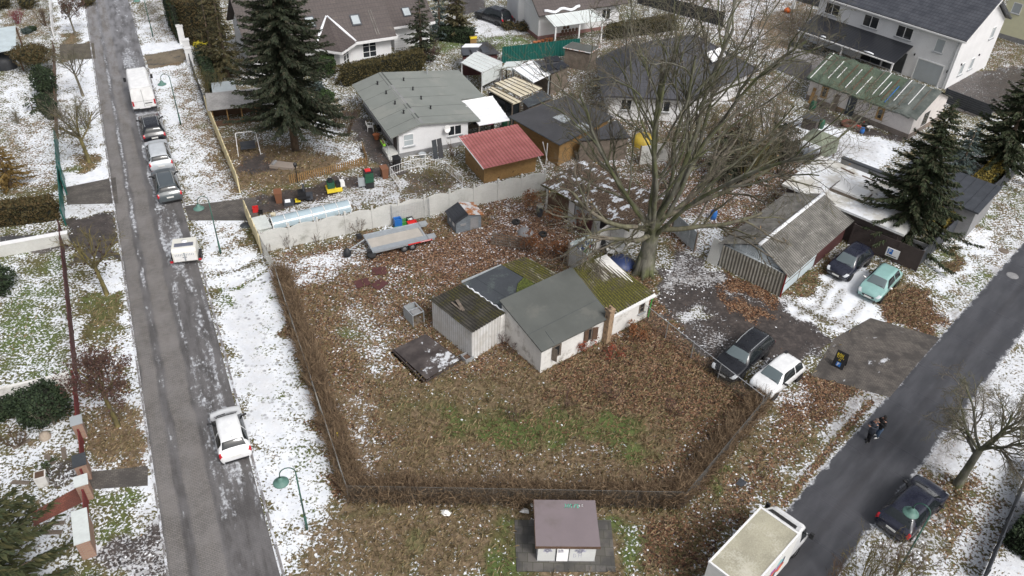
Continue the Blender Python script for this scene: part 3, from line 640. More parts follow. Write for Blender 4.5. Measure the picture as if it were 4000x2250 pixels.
window(BO, face(8.35, 0, .75), .45, .8, 1, 2, M['wood_old'], sill=True, label='broken window with hanging frame')
SH = thing('corrugated_shed', 'long white corrugated lean-to shed with patched mossy and black felt roof', 'shed', (1.901, 35.451), R(38.88))
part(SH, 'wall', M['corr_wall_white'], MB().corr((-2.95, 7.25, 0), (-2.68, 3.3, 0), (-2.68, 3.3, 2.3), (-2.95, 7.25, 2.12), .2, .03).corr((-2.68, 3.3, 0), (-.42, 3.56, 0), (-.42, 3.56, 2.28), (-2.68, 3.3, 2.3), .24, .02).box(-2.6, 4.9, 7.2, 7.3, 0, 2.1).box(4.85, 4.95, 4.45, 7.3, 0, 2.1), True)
part(SH, 'boarded_panel', M['old_white'], MB().box(-.42, -.02, 3.5, 3.58, .0, 2.25))
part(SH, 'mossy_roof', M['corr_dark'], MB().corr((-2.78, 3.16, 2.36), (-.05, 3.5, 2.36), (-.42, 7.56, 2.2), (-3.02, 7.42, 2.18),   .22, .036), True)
part(SH, 'felt_roof', M['felt_dark'], MB().slab([(-.1, 3.99, 2.38), (3.25, 4.13, 2.4), (2.78, 7.66, 2.25), (-.44, 7.56, 2.21)], .05).slab([(.95, 4.0, 2.402), (1.0, 4.0, 2.402), (.62, 7.5, 2.242), (.57, 7.5, 2.242)], .02))
part(SH, 'snow_seam', M['snow'], MB().path([(-.06+.05*math.sin(i*2.1)-.018*i, 3.62+i*.19, 2.385-.0065*i) for i in range(20)], [.012+.05*abs(math.sin(i*1.3+.4*math.sin(i*3.)))**2 for i in range(20)], 6))
part(SH, 'moss_patch', corr_mat('moss_cushion', (.1, .11, .03), (.05, .05, .02), (.08, .1, .015), None, moss_lo=.3, moss_hi=.4), MB().prism([(1.9, 4.15), (3.22, 4.2), (3.02, 5.6), (2.3, 5.3), (1.7, 4.7)], 2.36, 2.435))
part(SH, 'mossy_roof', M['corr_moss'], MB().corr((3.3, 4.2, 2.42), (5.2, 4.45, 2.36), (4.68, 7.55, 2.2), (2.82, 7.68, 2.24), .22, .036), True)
part(SH, 'roof_board', M['wood_old'], MB().cbox((-1.9, 5.7, 2.36), (.2, 1.1, .05), R(-12)).cbox((-2.15, 5.75, 2.37), (.1, .95, .05), R(3)))
part(SH, 'verge_board', M['blind'], MB().box(-.4, 2.75, 7.68, 7.74, 2.14, 2.28))
# ------------------------------------------------------------------ transformer hut
to, ta = Fr((2098, 2192), (2321, 2193.6)); TH = thing('transformer_hut', 'small white transformer hut with flat mauve roof slab and graffiti', 'hut', to, ta)
tl = toloc(TH, G(2321, 2193.6)).x; tb = 2.35; tz = 1.3
part(TH, 'wall', mk('white_panel_wall', (.66, .67, .66), .8, .06, 1, 10, stain=(.45, .47, .42), st_sc=.8, st_lo=.62), MB().box(0, tl, 0, tb, .05, tz))
part(TH, 'plinth', M['plinth'], MB().box(-.03, tl+.03, -.03, tb+.03, 0, .05))
rfh = part(TH, 'roof', mk('mauve_coated_roof', (.2, .165, .175), .75, .07, .7, 30, stain=(.15, .125, .12), st_sc=.5, st_lo=.5, st_hi=.7), MB().box(-.14, tl+.14, -.16, tb+.12, tz, tz+.16))
part(rfh, 'roof_edge', M['wood_brown'], MB().box(-.16, tl+.16, -.185, -.163, tz-.01, tz+.15).box(-.165, -.143, -.16, tb+.12, tz-.01, tz+.15))
dr = part(TH, 'louvre_door', M['dark_metal'], MB().box(.85, 1.5, -.03, .0, .06, 1.2))
sl_ = MB()
for i in range(15): sl_.cbox((1.175, -.045, .13+i*.072), (.55, .02, .05), 0, 0, R(-25))
part(dr, 'louvre', M['white_pvc'], sl_)
def scribble(mb, pts, r, M_, th=.006, mi=0):
    for a, b in zip(pts[:-1], pts[1:]):
        a, b = Vector(a), Vector(b); d = b-a; c = (a+b)/2; mb.box(-d.length/2-r*.4, d.length/2+r*.4, -th, 0, -r/2, r/2, mi, M_ @ Matrix.Translation((c.x, 0, c.y)) @ Matrix.Rotation(-math.atan2(d.y, d.x), 4, 'Y'))
GL = {'J': [(0, .1), (.1, 0), (.25, 0), (.3, .1), (.3, 1), (.1, 1)], 'O': [(.0, .2), (.0, .8), (.2, 1), (.4, .8), (.4, .2), (.2, 0), (0, .2)], 'Y': [(0, 1), (.2, .5), (.4, 1), (.2, .5), (.1, 0)], 'X': [(0, 0), (.4, 1), (.2, .5), (0, 1), (.4, 0)], '2': [(0, .85), (.2, 1), (.4, .8), (0, 0), (.42, 0)], 'D': [(0, 0), (0, 1), (.3, .8), (.38, .4), (.25, .05), (0, 0)], 'H': [(0, 0), (0, 1), (0, .5), (.4, .5), (.4, 1), (.4, 0)], 'B': [(0, 0), (0, 1), (.35, .8), (.05, .52), (.4, .25), (0, 0)], 'E': [(.4, 1), (0, 1), (0, .5), (.3, .5), (0, .5), (0, 0), (.4, 0)], 'R': [(0, 0), (0, 1), (.35, .8), (.05, .5), (.4, 0)], 'S': [(.4, .9), (.2, 1), (0, .75), (.4, .3), (.2, 0), (0, .1)], 'P': [(0, 0), (0, 1), (.4, .85), (.4, .6), (0, .5)], 'A': [(0, 0), (.2, 1), (.4, 0), (.3, .4), (.1, .4)], '3': [(0, 1), (.35, .85), (.1, .55), (.4, .25), (0, 0)], '%': [(0, 0), (.4, 1)]}
def write(mb, s, M_, h, r, mi=0, gap=.62):
    x = 0
    for ch_ in s:
        if ch_ in GL: scribble(mb, [(x+p[0]*h, p[1]*h) for p in GL[ch_]], r, M_, mi=mi)
        x += gap*h
tg = MB(); MR_ = Matrix.Translation((1.35, 2.02, tz+.162)) @ Matrix.Rotation(R(-90), 4, 'X')
write(tg, 'JOY%2', MR_, .2, .035, 0, .75); part(TH, 'roof_graffiti', plastic('mint_spray_paint', (.12, .5, .36), .7), tg)
tg = MB(); write(tg, 'E', Matrix.Translation((2.2, 2.1, tz+.162)) @ Matrix.Rotation(R(-90), 4, 'X'), .1, .03); write(tg, '2', Matrix.Translation((2.05, 2.1, tz+.162)) @ Matrix.Rotation(R(-90), 4, 'X'), .1, .03); part(TH, 'roof_graffiti', M['white_pvc'], tg)
tg = MB(); rg = random.Random(3)
for cx_, wd_ in ((.45, .26), (2.0, .34)):
    pts = [(cx_+wd_*math.cos(i*2.4)*rg.uniform(.4, 1), .88+.22*math.sin(i*2.4)*rg.uniform(.4, 1)) for i in range(26)]
    scribble(tg, pts, .022, face(0, -.002, 0))
write(tg, 'DH', face(1.72, -.002, .35), .3, .02, 0, .8); write(tg, 'BB', face(.98, -.085, .85), .22, .02)
part(TH, 'wall_graffiti', mk('violet_grey_spray_paint', (.42, .42, .52), .8), tg)
tag(MB().prism([G(2010, 2033).xy, G(2386, 2033).xy, G(2405, 2235).xy, G(2018, 2234).xy], .004, .045).build('paved_apron', paving_mat('mossy_slabs', (.14, .13, .12), (.085, .08, .07), (.04, .045, .02), .5, .5, stain=.7)), kind='structure')
_pa = bpy.data.objects['paved_apron'].data; _l = _pa.uv_layers.new(name='uv')
for _p in _pa.polygons:
    for _i in _p.loop_indices: _c = _pa.vertices[_pa.loops[_i].vertex_index].co; _l.data[_i].uv = (_c.x*1.0+.2, _c.y*1.0)
# ------------------------------------------------------------------ bungalow
BU = thing('bungalow', 'white bungalow with low grey-green felt gable roof', 'house', (-9.945, 60.691), R(26.74))
def rz_(u): return 2.95-(1.9-u)*.29 if u < 1.9 else 2.95-(u-1.9)*.125
part(BU, 'wall', M['white_wall'], MB().yprism([(0, .4), (6.25, .4), (6.25, rz_(6.25)-.1), (1.9, 2.82), (0, rz_(0)-.1)], 0, 4.4).yprism([(0, .4), (9.0, .4), (9.0, rz_(9)-.1), (1.9, 2.82), (0, rz_(0)-.1)], 4.403, 10.2))
part(BU, 'plinth', M['plinth'], MB().box(-.03, 6.28, -.03, 4.4, 0, .39).box(-.03, 9.03, 4.41, 10.23, 0, .39))
rf = part(BU, 'roof', M['felt_green'], MB().slab([(-.8, -.3, rz_(-.8)), (1.9, -.3, 2.95), (1.9, 10.7, 2.95), (-.8, 10.7, rz_(-.8))], .12).slab([(1.903, -.3, 2.95), (7.3, -.3, rz_(7.3)), (7.3, 4.15, rz_(7.3)), (9.75, 4.2, rz_(9.75)), (9.75, 10.7, rz_(9.75)), (1.903, 10.7, 2.95)], .12))
sm = MB()
for v in range(0, 10, 2):
    for a, b in ((-.75, 1.85), (1.95, 7.2)): sm.slab([(a, v+1.0, rz_(a)+.008), (b, v+1.0+(.0), rz_(b)+.008), (b, v+1.035, rz_(b)+.008), (a, v+1.035, rz_(a)+.008)], .012)
part(rf, 'felt_seam', M['felt_grey'], sm)
rg = random.Random(5); sm = MB()
for i in range(11): sm.slab([(1.75, -.25+i, rz_(1.75)+.012), (2.15, -.25+i, rz_(2.15)+.03), (2.15, .72+i, rz_(2.15)+.03), (1.75, .72+i, rz_(1.75)+.012)], .02, rg.choice((0, 0, 1)))
part(rf, 'ridge_strip', [M['felt_grey'], M['plinth']], sm)
for (px, py) in ((918, 625), (983, 695), (1050, 773), (1115, 842), (1115, 600), (1185, 670), (1247, 740), (1318, 812)):
    q = toloc(BU, G(1000+px*.5176, (py+10)*.5176, 2.6)); zz = rz_(q.x); q = toloc(BU, G(1000+px*.5176, (py+10)*.5176, zz)); zz = rz_(q.x)
    part(rf, 'vent_pipe', M['black'], MB().cyl((q.x, q.y, zz-.02), .06, .26, 8).cyl((q.x, q.y, zz+.241), .09, .06, 8).cyl((q.x, q.y, zz-.02), .09, .06, 8))
part(rf, 'flue', M['alu'], MB().cyl((6.3, 10.0, 2.2), .07, .75, 8).cyl((6.3, 10.0, 2.951), .11, .08, 8))
window(BU, face(.85, 0, .95), .95, 1.12, 1, 2, pane=M['glass_pale'])
wb = window(BU, face(5.0, 0, 1.15), 1.3, .95, 2, 1)
part(BU, 'door', M['wood_dark'], MB().box(-.04, .0, .55, 1.45, .4, 2.1))
st = MB()
for i in range(3): st.box(-1.0+.0, -.03, .2-.28*(2-i), 1.6, .13*i+.001*i, .13*(i+1))
part(BU, 'steps', M['concrete'], st)
rl = MB()
for y in (.1, .8, 1.5): rl.path([(-.98, y, .38), (-.98, y, 1.3)], .02, 5)
rl.path([(-.98, .1, 1.3), (-.98, 1.5, 1.3)], .02, 5); rl.path([(-.98, .1, .9), (-.98, 1.5, .9)], .015, 5); rl.path([(-.98, .1, 1.3), (-.98, -.5, .7), (-.98, -.5, .0)], .02, 5); part(BU, 'railing', M['alu'], rl)
_sd_ = part(BU, 'satellite_dish', M['white_plastic'], MB().lathe([(.02, 0), (.2, .03), (.33, .1), (.34, .11), (.33, .11), (.2, .045), (.02, .02)], n=20), True); _sd_.location = (4.2, -.22, 2.0); _sd_.rotation_euler = (R(75), 0, R(20))
# ------------------------------------------------------------------ red roofed shed
RS = thing('wooden_shed', 'tan timber shed with bright red tile-sheet roof behind concrete fence', 'shed', (-2.633, 57.08), R(28.8))
part(RS, 'wall', M['wood_tan'], MB().xprism([(0, 0), (3.6, 0), (3.6, 2.2), (0, 1.85)], 0, 4.75))
rr = MB(); ny = 12
for j in range(ny):
    v0, v1 = -.85+j*.4, -.85+(j+1)*.4+.03; z0, z1 = 1.87+j*.046, 1.87+(j+1)*.046
    rr.corr((-.45, v0, z0+.03), (5.0, v0, z0+.03), (5.0, v1, z1), (-.45, v1, z1), .3, .03)
part(RS, 'roof', M['corr_red'], rr, True)
part(RS, 'verge_board', M['white_pvc'], MB().slab([(-.5, -.85, 1.93), (-.46, -.85, 1.93), (-.46, 4.0, 2.45), (-.5, 4.0, 2.45)], .1))
# ------------------------------------------------------------------ grey play shed
GS = thing('garden_shed', 'small grey painted shed with half black, half rusty roof beside trailer', 'shed', (-4.308, 49.786), R(28.6))
part(GS, 'wall', M['grey_paint'], MB().yprism([(0, 0), (2.05, 0), (2.05, 1.15), (.95, 1.45), (0, 1.0)], 0, 1.6))
part(GS, 'felt_roof', rows('black_plank_roof', (.035, .038, .045), (.01, .01, .012), 3., .2), MB().slab([(-.15, -.12, .98), (.95, -.12, 1.52), (.95, 1.75, 1.52), (-.15, 1.75, .98)], .06))
part(GS, 'rusty_roof', M['rust'], MB().slab([(.955, -.12, 1.53), (2.25, -.12, 1.16), (2.25, 1.75, 1.16), (.955, 1.75, 1.53)], .05))
part(GS, 'door', M['plinth'], MB().box(1.15, 1.8, -.03, 0, .05, 1.05)); part(GS, 'door', M['plinth'], MB().box(.35, .8, -.03, 0, .55, .75), label='grey wall flap above the ground')
part(GS, 'hatch', M['white_pvc'], MB().box(-.02, 0, .3, .6, .45, .75)); part(GS, 'hatch', M['white_pvc'], MB().box(-.02, 0, 1.0, 1.2, .45, .7))
# ------------------------------------------------------------------ garage with corrugated roof
GA_ = thing('garage', 'old garage with lichen-grey corrugated gable roof and pale blue doors', 'garage', (14.67, 47.13), R(-41.73))
part(GA_, 'wall', M['corr_wall'], MB().corr((.0, 0, 0), (4.85, 0, 0), (4.85, 0, 1.9), (.0, 0, 1.85), .24, .04), True)
part(GA_, 'gable_panel', M['corr_steel'], MB().corr((.0, .25, 1.85), (4.85, .25, 1.9), (2.45, .42, 2.78), (2.3, .42, 2.78), .16, .018).box(.0, 4.86, .02, .24, 1.84, 1.88), True)
part(GA_, 'back_wall', M['wood_maroon'], MB().box(.05, 4.8, 9.3, 9.4, 0, 1.9).box(.0, .08, .05, 9.3, 0, 1.9).box(4.8, 4.88, 4.85, 9.4, 0, 1.92))
dd = part(GA_, 'garage_door', mk('pale_blue_door_paint', (.5, .58, .62), .6, .08, 1, 6, stain=(.45, .4, .3), st_sc=.5, st_lo=.6), MB().box(4.8, 4.87, .08, 4.8, .12, 1.85))
part(dd, 'door_trim', M['wood_old'], MB().box(4.872, 4.9, 2.4, 2.45, .12, 1.85).box(4.872, 4.9, .1, 4.8, .95, .99)); part(dd, 'notice', M['white_pvc'], MB().box(4.875, 4.89, 2.0, 2.35, 1.3, 1.6))
part(GA_, 'corner_post', plastic('dark_red_trim', (.2, .02, .02)), MB().box(4.86, 4.94, -.02, .07, 0, 1.95))
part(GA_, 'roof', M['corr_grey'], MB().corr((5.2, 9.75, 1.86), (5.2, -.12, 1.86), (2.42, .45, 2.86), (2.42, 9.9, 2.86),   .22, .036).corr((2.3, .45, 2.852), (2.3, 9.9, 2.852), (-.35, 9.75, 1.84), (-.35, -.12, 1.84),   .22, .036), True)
part(GA_, 'ridge_cap', mk('snowy_ridge_tiles', (.78, .8, .83), .8, .08, 2, 9, stain=(.3, .09, .05), st_sc=.45, st_lo=.58, st_hi=.62), MB().path([(2.37, .4, 2.88), (2.37, 5, 2.9), (2.37, 9.95, 2.88)], .13, 8), True)
LB = tag(MB().add([(0, 0, 0), (.9, 0, 0), (.9, .35, 1.9), (0, .35, 1.9), (0, .05, 0), (.9, .05, 0), (.9, .4, 1.9), (0, .4, 1.9)], [(3, 2, 1, 0), (4, 5, 6, 7), (0, 1, 5, 4), (1, 2, 6, 5), (2, 3, 7, 6), (3, 0, 4, 7)]).build('concrete_slab', M['concrete'], loc=(13.9, 47.7, 0), rz=R(-48)), 'tall pale panel leaning on the left front corner of the corrugated garage', 'panel')
# flat roofed garage beyond
FG = thing('flat_garage', 'wide flat-roofed garage whose white roof is wet with thawing snow', 'garage', (14.67, 47.13), R(-41.73))
wr = NT('thawing_white_roof'); _a = wr.noise(.5, 5, .7); _b = wr.noise(.35, 4, .6, vec=wr.mapping((.5, 2, 1)))
wrm = wr.done(wr.mix(wr.mr(_a, .42, .6), wr.mix(wr.mr(_b, .4, .6), (.5, .48, .43), (.66, .65, .62)), (.8, .82, .85)), .5)
part(FG, 'wall', M['wood_dark'], MB().box(-.4, 8.4, 9.75, 15.9, 0, 2.3)); part(FG, 'roof', wrm, MB().box(-.8, 8.8, 9.6, 16.0, 2.3, 2.48))
part(FG, 'parapet', M['plinth'], MB().box(.9, 7.5, 16.003, 16.3, 2.2, 2.85)); part(FG, 'parapet_cap', M['dark_metal'], MB().box(.85, 7.5, 15.97, 16.36, 2.853, 2.98))
sk = part(FG, 'skylight', M['wood_old'], MB().box(2.2, 4.9, 11.4, 13.0, 2.483, 2.66)); part(sk, 'dome', M['white_plastic'], MB().yprism([(2.26, 2.663), (4.84, 2.663), (4.7, 2.84), (2.4, 2.84)], 11.46, 12.94))
part(FG, 'roof_debris', M['wood_brown'], MB().cbox((1.9, 15.2, 2.5), (1.2, .14, .05), R(-8)).cbox((3.6, 15.3, 2.5), (1.1, .12, .05), R(-3)))
AN = thing('dark_flat_annex', 'low building with anthracite standing-seam roof beside spruce tree', 'building', (14.67, 47.13), R(-41.73))
part(AN, 'wall', M['plinth'], MB().box(5.0, 11.4, 16.6, 21.5, 0, 2.4)); _r = MB().box(4.8, 11.6, 16.4, 21.7, 2.4, 2.52)
for i in range(9): _r.box(5.2+i*.75, 5.24+i*.75, 16.42, 21.68, 2.523, 2.57)
part(AN, 'roof', M['dark_metal'], _r)
# ------------------------------------------------------------------ house under a green tarpaulin
ta_, tb_ = G(3155, 300, 2.35), G(3580, 460.7, 2.35); TR = math.atan2((tb_-ta_).y, (tb_-ta_).x); TL = (tb_-ta_).length
TP = thing('tarpaulin_house', 'half-built white block house under a green tarpaulin held by battens', 'house', (ta_.x, ta_.y), TR)
part(TP, 'wall', M['block_white'], MB().xprism([(.35, .5), (6.9, .5), (6.9, 2.3), (3.62, 3.75), (.35, 2.3)], .25, TL-.25))
part(TP, 'plinth', mk('grey_bitumen_plinth', (.2, .17, .15), .9, .3, 1.2, 9, stain=(.32, .2, .1), st_sc=.4), MB().box(.22, TL-.22, .32, 6.93, 0, .49))
tn = NT('green_tarpaulin'); _f = tn.noise(1.4, 4, .65); _g = tn.noise(.5, 2, .5); _x, _y, _z = tn.xyz(); tn.bump(tn.noise(2.2, 4, .7, dist=1.2), .8, .12)
_tc = tn.mix(tn.mr(_f, .3, .7), (.055, .082, .056), (.105, .135, .092)); _tc = tn.mix(tn.mr(_x, 7.9, 8.1), _tc, tn.mix(tn.mr(_f, .3, .7), (.085, .1, .09), (.15, .165, .15))); tarp_m = tn.done(_tc, .5)
nx_, ny_ = 56, 14; vs = []; fs = []; rg = random.Random(11)
for j in range(ny_*2+1):
    t = j/ny_; v = -.02+t*3.64; z = 2.22+(1-abs(t-1))*1.68
    for i in range(nx_+1):
        u = -.1+i*(TL+.2)/nx_; k = .05*math.sin(u*2.1+t*3)*math.sin(u*.9)+.03*math.sin(u*5.3+1)+rg.uniform(-.012, .012); dz = -.12*abs(math.sin(u*2.4)) if j in (0, ny_*2) else 0
        vs.append((u, v+(0 if j else .06*math.sin(u*3.1)), z+k+dz))
fs = [(j*(nx_+1)+i, j*(nx_+1)+i+1, (j+1)*(nx_+1)+i+1, (j+1)*(nx_+1)+i) for j in range(ny_*2) for i in range(nx_)]
part(TP, 'tarpaulin', tarp_m, MB().add(vs, fs), True)
part(TP, 'gutter_fold', tarp_m, MB().path([(u*.5, -.02+.03*math.sin(u*2.3), 2.2+.03*math.sin(u*1.7)) for u in range(0, int(TL*2))], [.11+.03*math.sin(u*1.9) for u in range(0, int(TL*2))], 7), True)
bt = [(.25, 0, 1, 0), (1.0, .25, .9, 1), (1.7, .2, .85, 0), (2.4, .3, .7, 0), (3.1, .1, .9, 2), (3.75, .12, .8, 0), (4.45, .15, .97, 2), (5.05, .05, .7, 0), (5.65, .2, .95, 1), (6.3, .2, 1, 0), (6.9, .25, .75, 0), (7.35, .15, .9, 2), (7.75, .12, .7, 3), (8.3, .25, 1, 0), (8.9, .2, .85, 1), (9.6, .3, 1, 0), (10.3, .2, .95, 1)]
bm_ = [M['white_pvc'], M['wood_old'], M['wood_brown'], M['blue']]
for u, a, b, k in bt:
    if u > TL: continue
    pa_, pb_ = Vector((u, -.02+a*3.6, 2.22+a*1.68+.07)), Vector((u+.05, -.02+b*3.6, 2.22+b*1.68+.07)); d = pb_-pa_
    MB().cbox((pa_+pb_)/2, (.065 if k != 2 else .11, d.length, .04), 0, 0, math.atan2(d.z, d.y)).build('batten', bm_[k], TP)
for u in (1.95, 7.75): wq = window(TP, face(u, .35, .75), .7, 1.2, 1, 1, mk('osb_reveal', (.36, .22, .09), .8), sill=False, fw=.17)
dq = part(TP, 'door', mk('anthracite_door', (.035, .045, .06), .4), MB().box(4.45, 5.3, .29, .36, .1, 2.0)); part(dq, 'door_glass', M['glass_pale'], MB().box(4.6, 4.68, .275, .288, .5, 1.8)); part(dq, 'handle', M['alu'], MB().box(5.18, 5.22, .24, .288, .9, 1.1))
for _ in range(26): part(TP, 'glue_spot', M['plinth'], MB().cbox((5.5+rg.uniform(0, 1.5), .343, .75+rg.uniform(0, 1.1)), (.1, .012, .1), 0, 0, 0, rg.uniform(0, 1)))
part(TP, 'side_wall_opening', M['glass'], MB().box(TL-.262, TL-.23, 2.5, 3.6, .6, 1.9))
# ------------------------------------------------------------------ large white house
BH = thing('detached_house', 'large two-storey white house with anthracite roof and veranda', 'house', (43.406, 79.378), R(42.9))
HD, HR = 9.6, 8.4
part(BH, 'wall', M['white_wall'], MB().yprism([(0, .0), (HD, 0), (HD, 5.25), (HD/2, HR-.2), (0, 5.25)], 0, 15.9))
def sl2(u): return 5.4+(u+.45)*(HR-5.4)/(HD/2+.45)
_br = part(BH, 'roof', M['tile_dark'], MB().slab([(-.45, -.5, 5.36), (-.45, 16.4, 5.36), (HD/2, 16.4, HR), (HD/2, -.5, HR)], .16).slab([(HD+.45, -.5, 5.36), (HD+.45, 16.4, 5.36), (HD/2+.003, 16.4, HR), (HD/2+.003, -.5, HR)], .16))
_br.data.materials[0] = (lambda n: n.done((lambda ry, cx_, t: n.mix(n.m('MULTIPLY', n.m('MAXIMUM', n.mr(ry, 0, .25, 1, 0), n.mr(cx_, 0, .3, .55, 0)), .8), n.mix(n.mr(t, .3, .7), (.05, .054, .066), (.085, .09, .105)), (.016, .018, .024)))(n.m('FRACT', n.m('DIVIDE', n.xyz()[0], .36)), n.m('FRACT', n.m('DIVIDE', n.xyz()[1], .32)), n.noise(1.2, 4, .6)), .38))(NT('anthracite_pantiles'))
part(BH, 'gutter', M['white_pvc'], MB().box(-.56, -.46, -.5, 16.4, 5.12, 5.26)); part(BH, 'barge_board', M['white_pvc'], MB().slab([(-.45, -.54, 5.3), (HD/2, -.54, HR-.06), (HD/2, -.503, HR-.06), (-.45, -.503, 5.3)], .2))
for v, c_ in ((14.2, 2), (9.6, 2), (5.8, 2)): window(BH, face(0, v, 3.55, 'l'), 1.75, 1.25, 2)
window(BH, face(0, 1.95, 3.3, 'l'), .95, 1.4, 1, pane=M['blind'])
for u, z in ((2.6, .9), (4.9, .9), (7.6, 3.6)): window(BH, face(u, 0, z), .9, 1.25, 1, pane=M['glass_pale'])
for u in (1.9, 6.0): part(BH, 'wall_lamp', M['black'], MB().box(u, u+.1, -.12, 0, 2.1, 2.3))
part(BH, 'garage_door', M['blind'], MB().box(-.05, 0, .85, 3.5, .02, 2.15)); part(BH, 'door_frame', M['white_pvc'], MB().box(-.09, -.0, .72, .84, 0, 2.28).box(-.09, 0, 3.51, 3.63, 0, 2.28).box(-.088, 0, .84, 3.51, 2.16, 2.28))
part(BH, 'wall_lamp', M['black'], MB().box(-.12, 0, .3, .4, 1.7, 1.95)); part(BH, 'wall_lamp', M['black'], MB().box(-.12, 0, 4.0, 4.1, 2.3, 2.5))
part(BH, 'drainpipe', M['alu'], MB().path([(-.5, .15, 5.1), (-.07, .25, 4.7), (-.07, .25, .1)], .06, 8))
po = part(BH, 'veranda_roof', M['tile_black'], MB().slab([(0, 4.5, 3.15), (0, 15.8, 3.15), (-3.7, 15.6, 2.35), (-3.7, 4.3, 2.35)], .12))
po.data.materials[0] = (lambda n: n.done(n.mix(n.m('MAXIMUM', n.mr(n.m('FRACT', n.m('DIVIDE', n.xyz()[0], .36)), 0, .22, .6, 0), n.mr(n.m('FRACT', n.m('DIVIDE', n.xyz()[1], .3)), 0, .4, 1, 0)), (.028, .03, .036), (.008, .008, .01)), .3))(NT('glossy_black_pantiles'))
part(po, 'gutter', M['white_pvc'], MB().box(-3.8, -3.7, 4.3, 15.6, 2.17, 2.28)); [part(po, 'snow_rest', M['snow'], MB().path([(-3.6, a_, 2.42), (-3.58, a_+b_*.5, 2.44), (-3.6, a_+b_, 2.42)], [.06, .1, .05], 7), True) for a_, b_ in ((6.7, 1.1), (12.3, .6))]
for v in (4.5, 10.2, 15.4): part(po, 'post', M['white_pvc'], MB().box(-3.6, -3.46, v-.07, v+.07, 0, 2.2))
for v in (5.9, 8.4): window(BH, face(0, v, .1, 'l'), 2.3, 2.1, 2, sill=False, frame=M['dark_metal'])
window(BH, face(0, 13.2, 1.0, 'l'), 1.8, .9, 2)
YH = thing('yellow_house', 'pale yellow rendered house at the edge beyond the large white house', 'house', (G(3882, 140).x, G(3882, 140).y), R(-46))
part(YH, 'wall', mk('pale_yellow_render', (.66, .65, .46), .85, .05), MB().yprism([(0, 0), (9, 0), (9, 5), (4.5, 7.6), (0, 5)], 0, 9)); part(YH, 'plinth', M['plinth'], MB().box(-.02, 9.02, -.02, 9, 0, .5)); part(YH, 'roof', M['tile_dark'], MB().slab([(-.4, -.5, 4.85), (4.5, -.5, 7.75), (4.5, 9.4, 7.75), (-.4, 9.4, 4.85)], .15).slab([(4.503, -.5, 7.75), (9.4, -.5, 4.85), (9.4, 9.4, 4.85), (4.503, 9.4, 7.75)], .15))
window(YH, face(1.2, 0, 3.0), 1.0, 1.2, 1, pane=M['blind']); window(YH, face(5.5, 0, 3.0), 1.2, 1.2, 2)
# ------------------------------------------------------------------ house with bay, top left
H1 = thing('gabled_house', 'white house with brown tiled roof, two skylights and snow-edged bay roof', 'house', (-17.78, 79.88), R(27.9))
def h1z(v): return 2.4+(v+1.0)*.8
part(H1, 'wall', M['white_wall'], MB().box(-9.5, 4.55, -.35, 8.6, 0, 2.65).xprism([(-.35, 2.66), (8.6, 2.66), (4.4, 6.3), (4.0, 6.3)], -9.4, 4.5))
part(H1, 'roof', M['tile_brown'], MB().slab([(-10, -1, 2.4), (5.0, -1, 2.4), (5.0, 4.3, 6.64), (-10, 4.3, 6.64)], .15).slab([(-10, 9.4, 2.6), (5.0, 9.4, 2.6), (5.0, 4.303, 6.64), (-10, 4.303, 6.64)], .15))
part(H1, 'fascia', M['white_pvc'], MB().box(.6, 5.0, -1.12, -1.003, 2.16, 2.42).box(5.003, 5.1, -1.0, .2, 2.18, 2.5))
by = part(H1, 'bay', M['white_wall'], MB().prism([(-3.0, -.36), (-1.4, -1.98), (.25, -.36)], 0, 2.35))
part(by, 'bay_roof', M['tile_brown'], MB().add([(-3.55, -.95, 2.38), (-1.4, -2.9, 2.38), (.75, -.95, 2.38), (-1.4, 1.6, 4.55)], [(0, 1, 3), (1, 2, 3)]))
part(by, 'snow_edge', M['snow'], MB().path([(-3.5, -.95, 2.45), (-2.5, .3, 3.42), (-1.45, 1.5, 4.5)], [.1, .16, .08], 7).path([(-1.35, 1.5, 4.5), (-.4, .4, 3.52), (.7, -.9, 2.48)], [.08, .15, .1], 7), True)
part(by, 'fascia', M['white_pvc'], MB().slab([(-3.55, -.98, 2.36), (-1.4, -2.94, 2.36), (-1.4, -2.94, 2.14), (-3.55, -.98, 2.14)], .05).slab([(-1.4, -2.94, 2.36), (.75, -.98, 2.36), (.75, -.98, 2.14), (-1.4, -2.94, 2.14)], .05))
window(by, face(-.55, -1.17, .25, R(45)), 1.2, 1.7, 2, 3); window(by, face(-2.25, -1.17, .8, R(-45)), 1.3, 1.0, 2, 2); window(H1, face(2.2, -.35, .35), 1.5, 1.8, 2, 3); window(H1, face(-6, -.35, .9), 1.4, 1.2, 2, 2)
for u, v in ((-3.2, 1.2), (1.35, .85)):
    Msk = Matrix.Translation((u, v, h1z(v)+.05)) @ Matrix.Rotation(math.atan(.8), 4, 'X')
    sk = part(H1, 'skylight', M['dark_metal'], MB().box(-.5, .5, -.62, .62, -.05, .07, 0, Msk)); part(sk, 'pane', M['glass_pale'], MB().box(-.38, .38, -.48, .48, .073, .09, 0, Msk))
part(H1, 'tile_repair', M['corr_grey'], MB().slab([(3.0, -.6, h1z(-.6)+.03), (3.06, -.6, h1z(-.6)+.03), (3.0, 1.6, h1z(1.6)+.03), (2.94, 1.6, h1z(1.6)+.03)], .02).slab([(3.25, -.6, h1z(-.6)+.03), (3.31, -.6, h1z(-.6)+.03), (3.25, 1.6, h1z(1.6)+.03), (3.19, 1.6, h1z(1.6)+.03)], .02))
NX = thing('house_annex', 'lower brown-tiled annex with one skylight right of the bay house', 'building', (-17.78, 79.88), R(27.9))
